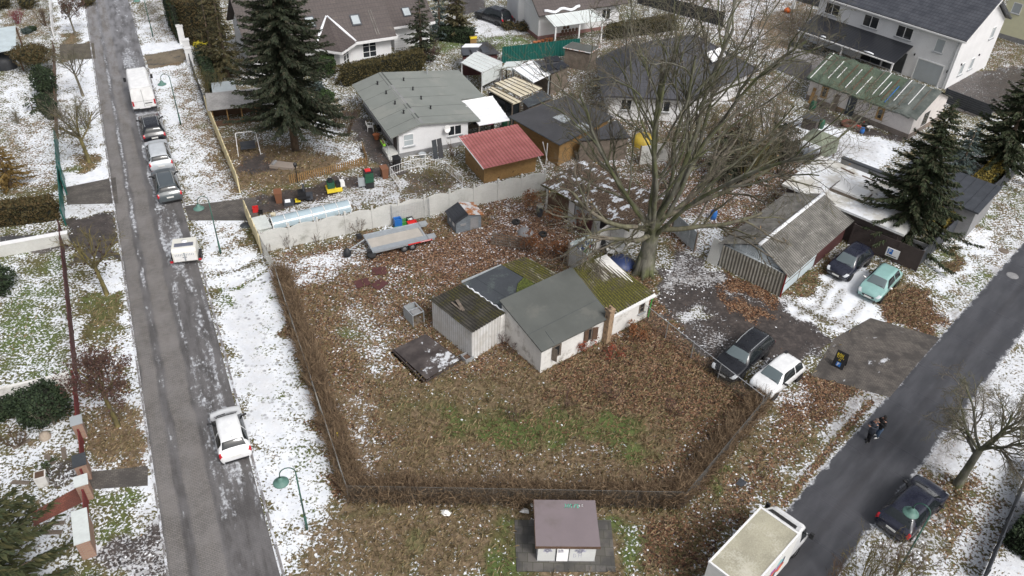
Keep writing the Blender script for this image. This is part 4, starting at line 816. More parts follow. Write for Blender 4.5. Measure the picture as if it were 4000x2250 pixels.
part(NX, 'wall', M['white_wall'], MB().box(5.6, 9.6, 1.6, 6.6, 0, 2.5)); part(NX, 'roof', M['tile_brown'], MB().slab([(5.15, .9, 2.6), (10, .9, 2.6), (10, 4.4, 5.0), (5.15, 4.4, 5.0)], .15).slab([(5.15, 7.9, 2.6), (10, 7.9, 2.6), (10, 4.403, 5.0), (5.15, 4.403, 5.0)], .15)); part(NX, 'fascia', M['white_pvc'], MB().box(5.15, 10, .8, .897, 2.4, 2.62))
_k = Matrix.Translation((7.3, 2.2, 3.52)) @ Matrix.Rotation(math.atan(.686), 4, 'X'); sk = part(NX, 'skylight', M['dark_metal'], MB().box(-.45, .45, -.55, .55, -.05, .07, 0, _k)); part(sk, 'pane', M['glass_pale'], MB().box(-.35, .35, -.44, .44, .073, .09, 0, _k))
lt = MB()
for i in range(7):
    lt.box(5.3+i*.22, 5.33+i*.22, .5, .53, .3, 2.0)
    lt.box(5.2, 6.75, .47, .498, .35+i*.25, .38+i*.25)
tag(lt.build('trellis', M['white_pvc'], loc=(-17.78, 79.88, 0), rz=R(27.9)), 'white garden trellis beside the bay house, under the annex eaves', 'trellis')
# ------------------------------------------------------------------ white house with round bay, top centre
HB = thing('bay_tower_house', 'white house with brown roof, balcony bay and snowy patio canopy', 'house', (1.7, 88.1), R(27.5))
part(HB, 'wall', M['white_wall'], MB().box(0, 10.4, 0, 8, .4, 3.1).xprism([(.0, 3.103), (8, 3.103), (4, 6.0)], .02, 10.38)); part(HB, 'plinth', mk('pink_plinth', (.24, .13, .12), .9), MB().box(-.03, 10.43, -.03, 8.03, 0, .399))
part(HB, 'roof', M['tile_brown'], MB().slab([(-.4, -.7, 2.95), (11, -.7, 2.95), (11, 4, 6.3), (-.4, 4, 6.3)], .14).slab([(-.4, 8.7, 2.95), (11, 8.7, 2.95), (11, 4.003, 6.3), (-.4, 4.003, 6.3)], .14))
part(HB, 'snow_edge', M['snow'], MB().path([(u, -.5+.15*math.sin(u*3), 3.2+.1*math.sin(u*3)) for u in [x*.4 for x in range(1, 13)]], .16, 7), True)
part(HB, 'solar_panel', M['tile_black'], MB().slab([(.3, 1.2, 4.42), (2.1, 1.2, 4.42), (2.1, 2.4, 5.28), (.3, 2.4, 5.28)], .05))
q = [toloc(HB, p) for p in (Vector((-.9, 92.4, 0)), Vector((-.6, 91.5, 0)), Vector((1.3, 91.0, 0)), Vector((2.3, 89.9, 0)), Vector((2.9, 93.5, 0)), Vector((1, 95, 0)))]
bay = part(HB, 'bay', M['white_wall'], MB().prism([p.xy for p in q], 0, 3.2))
bl = MB()
for a, b in zip(q[:4], q[1:4]):
    for i in range(9): p = a.lerp(b, i/9); bl.box(p.x-.02, p.x+.02, p.y-.02, p.y+.02, 3.2, 4.1)
    bl.path([(a.x, a.y, 4.1), (b.x, b.y, 4.1)], .035, 5)
part(bay, 'balcony_railing', M['white_pvc'], bl)
for a, b in ((q[1], q[2]), (q[2], q[3])):
    c = (a+b)/2; window(bay, face(c.x, c.y, 1.1, math.atan2((b-a).y, (b-a).x)), .75, 1.25, 2, 3)
window(HB, face(8.6, 0, 1.2), 1.2, 1.2, 2)
cp = part(HB, 'canopy', M['poly'], MB().slab([(.3, -.75, 2.92), (6.2, -.75, 2.92), (6.6, -3.2, 2.45), (.4, -2.9, 2.45)], .05))
for u, v in ((.6, -2.75), (3.5, -2.85), (6.3, -3.0)): part(cp, 'post', M['white_pvc'], MB().box(u-.07, u+.07, v-.07, v+.07, 0, 2.4))
_r = MB()
for i in range(7): _r.slab([(.5+i*.95, -.8, 2.96), (.56+i*.95, -.8, 2.96), (.62+i*1.0, -2.95, 2.5), (.56+i*1.0, -2.95, 2.5)], .05)
part(cp, 'rafter', M['white_pvc'], _r)
# ------------------------------------------------------------------ hip roofed house behind the beech
HP = thing('hip_roof_house', 'white bungalow with wide dark hipped roof behind the bare beech', 'house')
pg = [(7.45, 69.0), (15.4, 68.9), (23.2, 76.5), (18.6, 82.2), (10.6, 81.2), (7.3, 77.4)]; rd = [(12.0, 75.2, 5.3), (16.6, 77.4, 5.3)]
ins = [(8.2, 69.7), (15.1, 69.6), (22.2, 76.5), (18.3, 81.4), (11, 80.5), (8.1, 77.1)]
part(HP, 'wall', M['white_wall'], MB().prism(ins, 0, 2.6))
vs = [(x, y, 2.55) for x, y in pg]+rd
part(HP, 'roof', M['tile_slate'], MB().add(vs, [(0, 1, 6), (1, 7, 6), (1, 2, 7), (2, 3, 7), (3, 4, 7), (4, 6, 7), (4, 5, 6), (5, 0, 6)]).add([(x, y, 2.4) for x, y in pg]+[(x, y, 2.55) for x, y in pg], [(i, (i+1) % 6, 6+(i+1) % 6, 6+i) for i in range(6)]))
part(HP, 'ridge_cap', M['felt_black'], MB().path([(7.6, 69.1, 2.62), rd[0]], .1, 6).path([(15.3, 69.0, 2.62), rd[1]], .1, 6).path(rd, .1, 6).path([(23, 76.4, 2.62), rd[1]], .1, 6))
window(HP, face(9.8, 69.68, .9, R(-1)), 1.0, 1.1, 2); window(HP, face(13.2, 69.63, .9, R(-1)), 1.3, 1.1, 2)
sk = part(HP, 'skylight', M['white_pvc'], MB().slab([(18.0, 74.0, 4.1), (18.7, 74.7, 4.1), (18.1, 75.6, 4.6), (17.4, 74.9, 4.6)], .08)); part(HP, 'skylight', M['white_pvc'], MB().slab([(18.9, 74.9, 4.1), (19.6, 75.6, 4.1), (19.0, 76.4, 4.6), (18.3, 75.7, 4.6)], .08))
# ------------------------------------------------------------------ low roofs between bungalow and beech
def lean(name, label, cat, pts, z, mat, posts=True, ribs=None, ribmat=None, walls=None, th=.06, z2=None, edge=None):
    c = Vector((sum(p[0] for p in pts)/len(pts), sum(p[1] for p in pts)/len(pts))); t = thing(name, label, cat, (c.x, c.y))
    P = [(p[0]-c.x, p[1]-c.y, (z if z2 is None else (z, z, z2, z2)[i])) for i, p in enumerate(pts)]
    rf_ = part(t, 'roof', mat, MB().slab(P, th))
    if ribs:
        a, b, c_, d = [Vector(p) for p in P]; m_ = MB()
        for i in range(ribs+1):
            k = i/ribs; m_.path([a.lerp(b, k)+Vector((0, 0, .03)), d.lerp(c_, k)+Vector((0, 0, .03))], .04, 5)
        part(t, 'rib', ribmat or M['white_pvc'], m_)
    if posts:
        for p in P: part(t, 'post', ribmat or M['wood_old'], MB().box(p[0]*.94-.06, p[0]*.94+.06, p[1]*.94-.06, p[1]*.94+.06, 0, p[2]-th-.01))
    if walls:
        q_ = [(p[0]*.9, p[1]*.9) for p in P]; part(t, 'wall', walls, MB().prism(q_, 0, z-.25 if z2 is None else min(z, z2)-.2))
    if edge: part(t, 'edge_board', edge, MB().path([Vector(p)+Vector((0, 0, -.05)) for p in P+P[:1]], .06, 4))
    return t
lean('felt_roof_shed', 'long dark felt-roofed shed with two grey roof panels beside red shed', 'shed', [(3.4, 59.9), (8.2, 65.4), (4.2, 69.2), (-.9, 64.6)], 2.3, M['felt_black'], False, walls=M['wood_tan'], edge=M['felt_dark'])
_fs = [o for o in COL.objects if o.name.startswith('felt_roof_shed')][0]
for p in ((3.75, 64.6), (5.55, 63.1)): q = toloc(_fs, (p[0], p[1], 0)); part(_fs, 'roof_panel', M['blind'], MB().cbox((q.x, q.y, 2.33), (1.1, 1.3, .03), R(45)))
lean('felt_roof_shed', 'smaller black felt roof shed half hidden behind the beech trunk', 'shed', [(4.9, 60.9), (9.4, 61.9), (8.6, 65.0), (8.0, 64.6)], 2.2, M['felt_black'], False, walls=M['wood_old'])
lean('patio_roof', 'snow-white ribbed patio roof leaning on the bungalow', 'canopy', [(-5.2, 67.2), (-2.5, 68.5), (-.8, 64.4), (-3.4, 63.15)], 2.3, M['poly_white'], True, None, z2=2.05)
_pr = [o for o in COL.objects if o.name.startswith('patio_roof')][0]; m_ = MB()
for k in (.03, .25, .5, .75, .97): a, b = Vector((-5.2, 67.2, 2.3)).lerp(Vector((-3.4, 63.15, 2.05)), k), Vector((-2.5, 68.5, 2.3)).lerp(Vector((-.8, 64.4, 2.05)), k); m_.path([toloc(_pr, a)+Vector((0, 0, .04)), toloc(_pr, b)+Vector((0, 0, .04))], .05, 5)
part(_pr, 'rib', M['white_pvc'], m_)
lean('cold_frame_roof', 'cream plastic-sheet roof over a glazed lean-to, darker ribs', 'canopy', [(-2.5, 71.1), (-.6, 72.8), (2.0, 70.5), (-.03, 68.4)], 2.35, M['poly_cream'], True, 5, M['wood_old'])
lean('plant_shelter', 'narrow cream roof strip over grey glazed shelving beside patio', 'canopy', [(-3.0, 70.05), (-2.6, 70.8), (.13, 68.0), (-.6, 67.3)], 2.15, M['poly_cream'], True, 2, M['wood_old'], walls=M['glass'])
lean('lean_to_roof', 'snow-covered white roof sheet next to solar panels', 'shed', [(-.9, 74.5), (1.04, 76.7), (2.8, 73.95), (1.15, 71.9)], 2.4, M['poly_white'], True, 3, M['blind'], z2=2.2)
lean('solar_shed', 'dark shed roof carrying black solar panels behind the snowy roof', 'shed', [(1.1, 76.75), (3.6, 77.5), (4.7, 75.9), (2.9, 73.95)], 2.3, M['felt_black'], False, walls=M['wood_old'])
_ss = [o for o in COL.objects if o.name.startswith('solar_shed')][0]
for p, a in (((3.75, 75.6), 40), ((2.6, 75.0), 40), ((3.0, 77.1), 20)): q = toloc(_ss, (*p, 0)); part(_ss, 'solar_panel', M['tile_black'], MB().cbox((q.x, q.y, 2.42), (1.5, 1.0, .05), R(a), 0, R(8)))
lean('carport_roof', 'blue-black flat roof strip in front of the cream roof', 'shed', [(.2, 68.0), (2.0, 70.3), (2.98, 68.9), (.75, 66.7)], 2.2, M['felt_dark'], False, walls=M['wood_old'])
pgl = lean('glass_pergola', 'white-framed glass pergola behind the bungalow', 'pergola', [(-5.9, 75.6), (-4.6, 78.6), (-1.87, 76.0), (-3.7, 73.5)], 2.3, M['poly'], True, 5, M['white_pvc'])
q = [toloc(pgl, p) for p in ((-3.7, 73.5, 0), (-1.87, 76.0, 0))]; part(pgl, 'side_pane', M['poly'], MB().slab([(q[0].x, q[0].y, .9), (q[1].x, q[1].y, .9), (q[1].x, q[1].y, 2.2), (q[0].x, q[0].y, 2.2)], .02))
lean('solar_shed', 'brown-black shed with snowy roof half and grey solar panels behind pergola', 'shed', [(-6.24, 80.15), (-3.6, 81.55), (-2.2, 78.45), (-6.0, 77.6)], 2.2, M['felt_black'], False, walls=M['wood_maroon'])
_ss = [o for o in COL.objects if o.name.startswith('solar_shed') and 'pergola' in o['label']][0]
for p in ((-5.6, 78.1), (-4.7, 78.5), (-3.7, 78.9)): q = toloc(_ss, (*p, 0)); part(_ss, 'solar_panel', M['dark_metal'], MB().cbox((q.x, q.y, 2.35), (.75, .9, .05), R(20), 0, R(20)))
q = toloc(_ss, (-5.0, 80.0, 0)); part(_ss, 'snow_patch', M['snow'], MB().prism([(q.x-1.1, q.y-.4), (q.x+.6, q.y-.2), (q.x+.9, q.y+.7), (q.x-.8, q.y+.5)], 2.2, 2.25))
lean('plastic_canopy', 'pale dirty plastic canopy between green fence and snowy roof', 'canopy', [(-1.9, 75.4), (-1.5, 77.0), (.3, 77.4), (-.7, 74.9)], 2.0, M['poly'], True)
lean('flat_shed', 'small moss-grey flat roof with red edge by the green fence', 'shed', [(4.2, 81.0), (5.2, 82.6), (8.0, 81.6), (7.0, 79.9)], 2.1, M['felt_grey'], False, walls=M['wood_old'], edge=M['rust'])
tag(MB().xprism([(0, 0), (2.4, 0), (2.4, 1.9), (1.2, 2.4), (0, 1.9)], 0, 3.2).build('garden_hut', mk('silvered_boards', (.24, .23, .24), .9, .25, 2, 12), loc=(27.2, 82.2, 0), rz=R(-42)), 'weathered grey hut with low pitched roof at the edge of the far yard', 'hut')
# old white shed below the beech
OW = thing('old_shed', 'old whitewashed shed with brown double door and leaf-strewn snowy roof', 'shed', (2.32, 53.7), R(-42.9))
part(OW, 'wall', M['old_white'], MB().box(0, 7.6, 0, 4.2, 0, 2.15)); part(OW, 'door', M['wood_brown'], MB().box(.25, 2.3, -.06, 0, .1, 1.95))
on = NT('leafy_snow_roof'); _a = on.noise(1.1, 4, .6); _b = on.noise(3.6, 4, .7, vec=on.mapping((1, .35, 1))); _c = on.noise(8, 2, .5)
orm = on.done(on.mix(on.mr(on.m('ADD', on.m('MULTIPLY', _a, .5), on.m('MULTIPLY', _b, .5)), .53, .57), on.mix(on.mr(_c, .3, .7), (.05, .03, .02), (.18, .13, .09)), (.72, .75, .8)), .85)
part(OW, 'roof', orm, MB().corr((-.3, -.3, 2.25), (8.2, -.3, 2.2), (8.2, 4.6, 2.5), (-.3, 4.6, 2.55), .18, .03), True)
part(OW, 'roof_edge', M['corr_moss'], MB().box(-.32, 8.2, -.36, -.3, 2.1, 2.24)); window(OW, face(3.3, 0, .85), .8, 1.0, 1, 1, M['wood_old'], pane=M['glass_pale']); part(OW, 'hatch', M['black'], MB().box(5.4, 6.3, -.03, 0, .9, 1.6)); part(OW, 'patch_board', M['plinth'], MB().box(4.4, 6.5, -.02, -.0, 1.62, 2.1))
for u, w_, h_, l_ in ((3.75, .7, .9, 'small rust-brown sheet leaning below the old shed window'), (4.45, .75, 1.5, 'tall rust-brown sheet leaning right of the old shed window')):
    p = OW.matrix_basis @ Vector((u, -.35, 0)); tag(MB().slab([(-w_/2, -.1, 0), (w_/2, -.1, 0), (w_/2, .25, h_), (-w_/2, .25, h_)], .04).build('metal_sheet', M['wood_maroon'], loc=p, rz=R(-42.9)), l_, 'sheet')
# ------------------------------------------------------------------ fences and garden walls
CF = thing('concrete_fence', 'long pale concrete panel fence with curved panel tops', 'fence', (-17.73, 46.46), R(26.5))
npan = 11; pw = 22.3/npan
for i in range(npan+1): part(CF, 'post', M['concrete'], MB().box(i*pw-.07, i*pw+.07, -.07, .07, 0, 1.95))
for i in range(npan):
    u0, u1 = i*pw+.073, (i+1)*pw-.073; m_ = MB()
    for k in range(3): m_.box(u0, u1, -.03, .03, .003+k*.5, .493+k*.5)
    n_ = 12; top = [(u0+(u1-u0)*j/n_, 1.56+.22*math.sin(math.pi*j/n_)**.8) for j in range(n_+1)]
    m_.yprism([(u0, 1.503), (u1, 1.503)]+top[::-1], -.03, .03); part(CF, 'panel', M['concrete'], m_)
def posts_fence(name, label, a, b, h_, postmat, panmat, step=2.0, panel=None, th=.05, slats=0, gap=.03, cat='fence', z0=.08, pw_=.05):
    a, b = Vector(a[:2]), Vector(b[:2]); d = b-a; n_ = max(1, round(d.length/step)); t = thing(name, label, cat, (a.x, a.y), math.atan2(d.y, d.x)); s_ = d.length/n_
    for i in range(n_+1): part(t, 'post', postmat, MB().box(i*s_-pw_, i*s_+pw_, -pw_, pw_, 0, h_+.05))
    for i in range(n_):
        m_ = MB(); x0, x1 = i*s_+pw_+.003, (i+1)*s_-pw_-.003
        if slats == 'v':
            k = max(2, int((x1-x0)/.14))
            for j in range(k): xx = x0+(x1-x0)*j/k; m_.box(xx, xx+(x1-x0)/k*.72, -.015, .015, z0, h_+.04*math.sin(j*1.7))
            m_.box(x0, x1, .016, .05, h_*.25, h_*.25+.06).box(x0, x1, .016, .05, h_*.75, h_*.75+.06)
        elif slats:
            for j in range(slats): zz = z0+(h_-z0)*j/slats; m_.box(x0, x1, -th/2, th/2, zz, zz+(h_-z0)/slats-gap)
        else: m_.box(x0, x1, -th/2, th/2, z0, h_)
        part(t, panel or 'panel', panmat, m_)
    return t
CR = thing('cream_fence', 'cream-painted board fence between verge and garden', 'fence')
def seg_boards(a, b, h_, par, mat, step=1.15):
    a, b = Vector(a), Vector(b); d = b-a; n_ = max(1, round(d.length/step)); ang = math.atan2(d.y, d.x)
    for i in range(n_):
        c = a.lerp(b, (i+.5)/n_); MM = Matrix.Translation((c.x, c.y, 0)) @ Matrix.Rotation(ang, 4, 'Z'); w_ = d.length/n_*.49
        n2 = 8; top = [(-w_+2*w_*j/n2, h_-.16+.22*math.sin(math.pi*j/n2)) for j in range(n2+1)]; pol = [(-w_, .08), (w_, .08)]+top[::-1]
        vs = [MM @ Vector((p[0], -.025, p[1])) for p in pol]+[MM @ Vector((p[0], .025, p[1])) for p in pol]; n3 = len(pol)
        part(par, 'panel', mat, MB().add(vs, [tuple(range(n3)), tuple(range(2*n3-1, n3-1, -1))]+[((k+1) % n3, k, n3+k, n3+(k+1) % n3) for k in range(n3)]))
        part(par, 'post', mat, MB().box(-.05, .05, -.05, .05, 0, h_, 0, Matrix.Translation((*a.lerp(b, i/n_), 0)) @ Matrix.Rotation(ang, 4, 'Z')))
seg_boards((-17.8, 46.35), (-20.2, 50.9), 1.65, CR, M['cream']); seg_boards((-21.6, 54.2), (-28.6, 67.9), 1.6, CR, M['cream'])
posts_fence('railing_fence', 'low dark metal railing above a clipped hedge along the upper verge', (-28.8, 68.3), (-33.2, 77.4), 1.2, M['dark_metal'], M['dark_metal'], 2.2, slats=5, gap=.1)
for i, (p, h_, l_) in enumerate((((-33.5, 78.1), 1.5, 'white gate post nearest the railing fence'), ((-34.4, 80.2), 1.5, 'middle white gate post beside the sanded drive'), ((-35.9, 82.9), 1.9, 'tall white gate post beyond the sanded drive'))): tag(MB().box(-.25, .25, -.3, .3, 0, h_).box(-.3, .3, -.35, .35, h_+.003, h_+.1).build('gate_post', M['white_pvc'], loc=(*p, 0), rz=R(116)), l_, 'gate post', 'white gate posts')
posts_fence('board_fence', 'cream and brown board fence along the top of the street', (-36.3, 83.8), (-43, 96.5), 1.3, M['cream'], M['wood_old'], 2.4, slats=5)
posts_fence('slat_fence', 'long anthracite slat fence beside the yellow hedge', (28.95, 47.7), (43.2, 62.6), 1.65, M['dark_metal'], M['dark_metal'], 2.4, slats=8, gap=.02)
posts_fence('wooden_fence', 'dark brown board fence behind the parked black and teal cars', (25.0, 50.6), (28.9, 47.45), 1.8, M['wood_dark'], M['wood_dark'], 1.9)
posts_fence('slat_fence', 'anthracite slat fence between veranda and tarpaulin house', G(3075, 205), G(3190, 265), 1.5, M['dark_metal'], M['dark_metal'], 2.2, slats=7, gap=.02)
posts_fence('slat_fence', 'anthracite slat fence hidden behind the conifers on the right', G(3680, 400), G(3860, 470), 1.5, M['dark_metal'], M['dark_metal'], 2.2, slats=7, gap=.02)
posts_fence('slat_fence', 'anthracite fence at the far edge beyond the umbrella yard', G(2960, -40), G(3200, 30), 1.4, M['dark_metal'], M['dark_metal'], 2.2, slats=7, gap=.02)
posts_fence('sheet_fence', 'black sheet fence running behind the hip-roofed house', G(2490, 15), G(2820, 105), 1.7, M['dark_metal'], M['cloth_dark'], 2.4)
gf = thing('green_fence', 'bright teal-green corrugated fence in the far gardens', 'fence', (-2.05, 81.3), math.atan2(3.2, 8.0))
for i in range(4): part(gf, 'panel', M['teal'], MB().corr((i*2.2, 0, 0), (i*2.2+2.19, 0, 0), (i*2.2+2.19, 0, 1.75), (i*2.2, 0, 1.75), .3, .03))
LF = posts_fence('board_fence', 'maroon board fence between left gardens and verge', G(308, 1490), G(245, 915), 1.15, M['wood_maroon'], M['wood_maroon'], 2.4, slats=5, gap=.02)
posts_fence('slat_fence', 'dark green slat fence panel beside the left verge', G(258, 880), G(228, 560), 1.35, M['teal'], M['teal'], 2.2, slats=6, gap=.02)
posts_fence('slat_fence', 'short dark green gate panel at the left driveway', G(262, 760), G(252, 700), 1.5, M['teal'], M['teal'], 1.6, slats=6, gap=.02)
posts_fence('board_fence', 'thin brown fence under twigs beside the upper left verge', G(228, 540), G(216, 200), 1.0, M['wood_brown'], M['wood_brown'], 2.4, slats=4, gap=.06)
posts_fence('white_fence', 'whitewashed board fence in the top left corner', G(214, 150), G(196, -40), 1.2, M['white_pvc'], M['white_pvc'], 2.4, slats=5, gap=.01)
# brick gate piers bottom left
pb = NT('pale_clinker'); pbm = pb.done(brick(pb, pb.mapping(rot=(R(90), 0, 0)), .24, .08, (.3, .15, .1), (.36, .21, .14), (.3, .27, .24), .012), .9)
for i, (px, py, h_, cap, w_, l_) in enumerate(((322, 1700, 1.15, M['blind'], (.5, .6), 'brick pier with pale slate cap nearest the maroon fence'), (336, 1858, 1.2, M['felt_dark'], (.55, .75), 'brick pier with dark slate cap above the garden gate'), (343, 1938, 1.2, M['poly'], (.55, .6), 'brick pier with wet turquoise-grey cap below the garden gate'), (345, 2118, 1.25, M['poly'], (.6, 1.9), 'long brick pier with wet cap beside the spruce at the bottom left'))):
    g_ = G(px, py); pt = thing('brick_pier', l_, 'pier', g_, R(-62+90), 'brick piers of the garden wall'); part(pt, 'shaft', pbm, MB().box(-w_[0]/2, w_[0]/2, -w_[1]/2, w_[1]/2, 0, h_)); part(pt, 'cap', cap, MB().box(-w_[0]/2-.05, w_[0]/2+.05, -w_[1]/2-.05, w_[1]/2+.05, h_, h_+.06))
dkr = mk('dark_red_boards', (.17, .03, .03), .7, .15)
for a, b, l_ in (((300, 1500), (316, 1670), 'dark red rail fence between maroon fence and first brick pier'), ((326, 1730), (334, 1830), 'dark red fence bay between the two upper brick piers'), ((338, 1885), (342, 1920), 'dark red garden gate between two brick piers'), ((345, 1965), (349, 2075), 'dark red fence bay above the long brick pier')): posts_fence('picket_fence', l_, G(*a), G(*b), 1.0, dkr, dkr, 1.5, slats=5, gap=.03)
# retaining walls left
WL = tag(MB().cbox((0, 0, .45), (6.4, .35, .9)).build('garden_wall', M['concrete'], loc=(*((G(-60, 1010)+G(215, 960))/2).xy, 0), rz=math.atan2((G(215, 960)-G(-60, 1010)).y, (G(215, 960)-G(-60, 1010)).x)), 'low pale stone wall beside the dark driveway on the left', 'wall')
MB().cbox((0, 0, .93), (6.5, .42, .055)).build('coping', M['white_pvc'], WL)
_a, _b = G(-60, 1600), G(290, 1520); tag(MB().cbox((0, 0, .65), ((_b-_a).length, .2, 1.3)).build('garden_wall', M['old_white'], loc=(*((_a+_b)/2).xy, 0), rz=math.atan2((_b-_a).y, (_b-_a).x)), 'taller off-white garden wall behind the round dark shrub', 'wall')
# graffiti fence
gA, gB, gC = G(2215.7, 1039.9), G(2310.5, 1000), G(2393, 945)
GFc = thing('graffiti_fence', 'white corrugated sheet fence corner with blue and green graffiti', 'fence')
gE = gA+(G(1950+990*.345, 650+1030*.345, 1.9)-G(1950+785*.345, 650+905*.345, 1.9)); gE.z = 0
def sheetp(a, b, z0, z1, name, mat, pitch=.14, amp=.014, vert=False):
    a, b = Vector(a), Vector(b); up = Vector((0, 0, z1)); lo = Vector((0, 0, z0))
    return part(GFc, name, mat, MB().corr(a+lo, a+up, b+up, b+lo, pitch, amp), True)
sheetp(gA, gE, .1, 1.95, 'panel', M['corr_wall_white']); sheetp(gB, gC, .1, 1.95, 'panel', M['corr_wall_white'])
d = (gB-gA).normalized(); ang = math.atan2(d.y, d.x); ln = (gB-gA).length
gm = part(GFc, 'graffiti_panel', mk('pale_blue_sheet', (.5, .58, .6), .7, .06), MB().box(0, ln, -.02, .02, .15, 2.0, 0, Matrix.Translation(gA) @ Matrix.Rotation(ang, 4, 'Z')))
def blob(mb, MM, cx_, cz, rx_, rz2, seed, n_=9, th=.004):
    r_ = random.Random(seed); pts = [(cx_+rx_*math.cos(i*2*math.pi/n_)*r_.uniform(.6, 1.1), cz+rz2*math.sin(i*2*math.pi/n_)*r_.uniform(.6, 1.1)) for i in range(n_)]
    vs = [MM @ Vector((p[0], -.021-th, p[1])) for p in pts]; mb.add(vs, [tuple(range(n_))])
MG = Matrix.Translation(gA) @ Matrix.Rotation(ang, 4, 'Z')
bn = plastic('navy_spray_paint', (.02, .05, .14), .7); gn = plastic('green_spray_paint', (.03, .14, .05), .7); wn = plastic('white_spray_paint', (.7, .74, .74), .7)
q_ = MB(); [blob(q_, MG, .3+i*ln/4.2, 1.25-.25*(i % 2)+.05*i, .3, .5, 20+i) for i in range(4)]; part(gm, 'navy_lettering', bn, q_)
q_ = MB(); [blob(q_, MG, .2+i*ln/5.3, 1.25, .1, .28, 40+i, th=.008) for i in range(6)]; [blob(q_, MG, .3+i*ln/4.5, 1.82, .13, .1, 60+i, th=.008) for i in range(5)]; part(gm, 'white_outline', wn, q_)
q_ = MB(); blob(q_, MG, ln*.68, .6, .32, .35, 80, th=.012); part(gm, 'green_lettering', gn, q_); q_ = MB(); blob(q_, MG, ln*.86, .95, .12, .18, 81, th=.013); part(gm, 'red_lettering', plastic('red_spray', (.4, .03, .05), .7), q_)
for p in (gA, gB, gC): part(GFc, 'post', M['wood_old'], MB().box(p.x-.06, p.x+.06, p.y-.06, p.y+.06, 0, 2.1))
posts_fence('sheet_fence', 'grey corrugated sheet fence between beech and corrugated garage', G(2625, 905), G(2710, 985), 1.7, M['wood_old'], M['corr_steel'], 2.0)
# chain link fences round the plot
wire = mk('fence_wire', (.2, .2, .19), .5, .1, metal=.5)
def mesh_fence(label, a, b, h_, diag=.09, r_=.004, tube=.007, name='chain_link_fence'):
    a, b = Vector(a[:2]), Vector(b[:2]); d = b-a; Ln = d.length; t = thing(name, label, 'fence', (a.x, a.y), math.atan2(d.y, d.x)); n_ = max(1, round(Ln/2.6))
    for i in range(n_+1): part(t, 'post', M['wood_old'] if tube < .02 else M['alu'], MB().path([(Ln*i/n_, 0, 0), (Ln*i/n_, 0, h_+.05)], .022 if tube < .02 else .03, 6))
    if tube: part(t, 'top_rail', wire if tube < .02 else M['alu'], MB().path([(0, 0, h_), (Ln, 0, h_)], tube, 6))
    vs = []; fs = []
    k = int((Ln+h_)/diag)
    for s in (0, 1):
        for i in range(k):
            x0 = i*diag-h_; x1 = x0+h_; z0, z1 = (0, h_) if s == 0 else (h_, 0)
            if x0 < 0: f = -x0/h_; z0 = z0+(z1-z0)*f; x0 = 0
            if x1 > Ln: f = (x1-Ln)/(x1-x0) if x1 > x0 else 0; z1 = z1+(z0-z1)*f; x1 = Ln
            if x1 <= x0: continue
            b0 = len(vs); ox, oz = r_*.7, r_*.7*(-1 if s == 0 else 1)
            vs += [(x0-ox, 0, z0-oz), (x0+ox, 0, z0+oz), (x1+ox, 0, z1+oz), (x1-ox, 0, z1-oz), (x0, -r_, z0), (x0, r_, z0), (x1, r_, z1), (x1, -r_, z1)]; fs += [(b0, b0+1, b0+2, b0+3), (b0+4, b0+5, b0+6, b0+7)]
    npmesh('wire_mesh', vs, fs, wire, t); return t
PA, PB, PC, PD = Vector((-16.0, 43.4)), Vector((-7.8, 25.5)), Vector((9.2, 26.0)), Vector((15.1, 33.4))
mesh_fence('grey chain-link fence along the left side of the overgrown plot', PA, PB, 1.35); mesh_fence('grey chain-link fence along the front of the overgrown plot', PB, PC, 1.35); mesh_fence('grey chain-link fence along the right side of the overgrown plot', PC, PD, 1.35)
mesh_fence('short chain-link fence joining hedge and concrete fence corner', PA, (-17.7, 46.3), 1.5)
_v = [G(2802, 1482), G(2650, 1352), G(2505, 1245)]
mesh_fence('steel tube fence with gate in front of the black estate car', (14.6, 33.0), _v[0], 1.3, tube=.028); mesh_fence('long single-rail steel fence from ruined house to the black estate car', _v[0], _v[2], 1.3, .14, tube=.024)

posts_fence('slat_fence', 'dark slat fence at the bottom right corner beside the snowy verge', O(2590, 1170), O(2465, 1470), 1.2, M['dark_metal'], M['dark_metal'], 2.2, slats=6, gap=.02)
_p = G(2000+960*.5176, 1240*.5176); PWl = thing('sheet_wall', 'pale grey sheet wall section behind the beech stems', 'wall', _p, R(20)); part(PWl, 'sheet', M['concrete'], MB().box(0, 3.6, -.04, .04, 0, 1.7)); part(PWl, 'post', M['wood_old'], MB().box(-.08, 0, -.06, .06, 0, 1.8)); part(PWl, 'post', M['wood_old'], MB().box(3.6, 3.68, -.06, .06, 0, 1.8))
_p = G(2000+990*.5176, 1085*.5176); tag(MB().lathe([(.001, .9), (.7, .8), (1.0, .45), (1.05, 0)], n=10).build('covered_stack', plastic('yellow_tarpaulin', (.5, .36, .05), .6), loc=_p, smooth=True), 'stack under a yellow tarpaulin behind the beech stems', 'stack')
# ------------------------------------------------------------------ vehicles
def paint(name, col, rough=.25, coat=.6): 
    n = NT(name); d = n.noise(2.5, 4, .6); return n.done(n.mix(n.mr(d, .35, .7), c3(col, .92), c3(col, 1.05)), n.mix(n.mr(d, .35, .65), (rough,)*3, (rough+.15,)*3), Coat_Weight=coat, Coat_Roughness=.08)
CG = NT('car_glass').done((.016, .02, .022), .05, Specular_IOR_Level=.7)
CGL = NT('car_glass_light').done((.12, .15, .16), .08, Specular_IOR_Level=.7)
TY = mk('tyre_rubber', (.022, .022, .023), .85, .2); RIM = mk('wheel_rim', (.35, .36, .38), .35, .1, metal=.6); LAMPW = mk('headlamp_lens', (.6, .63, .66), .1, .05); LAMPR = mk('tail_lamp_lens', (.42, .015, .025), .15, .1); PLATE = mk('number_plate', (.7, .7, .68), .5, .05); TRIM = mk('dark_trim', (.02, .02, .022), .55, .1)
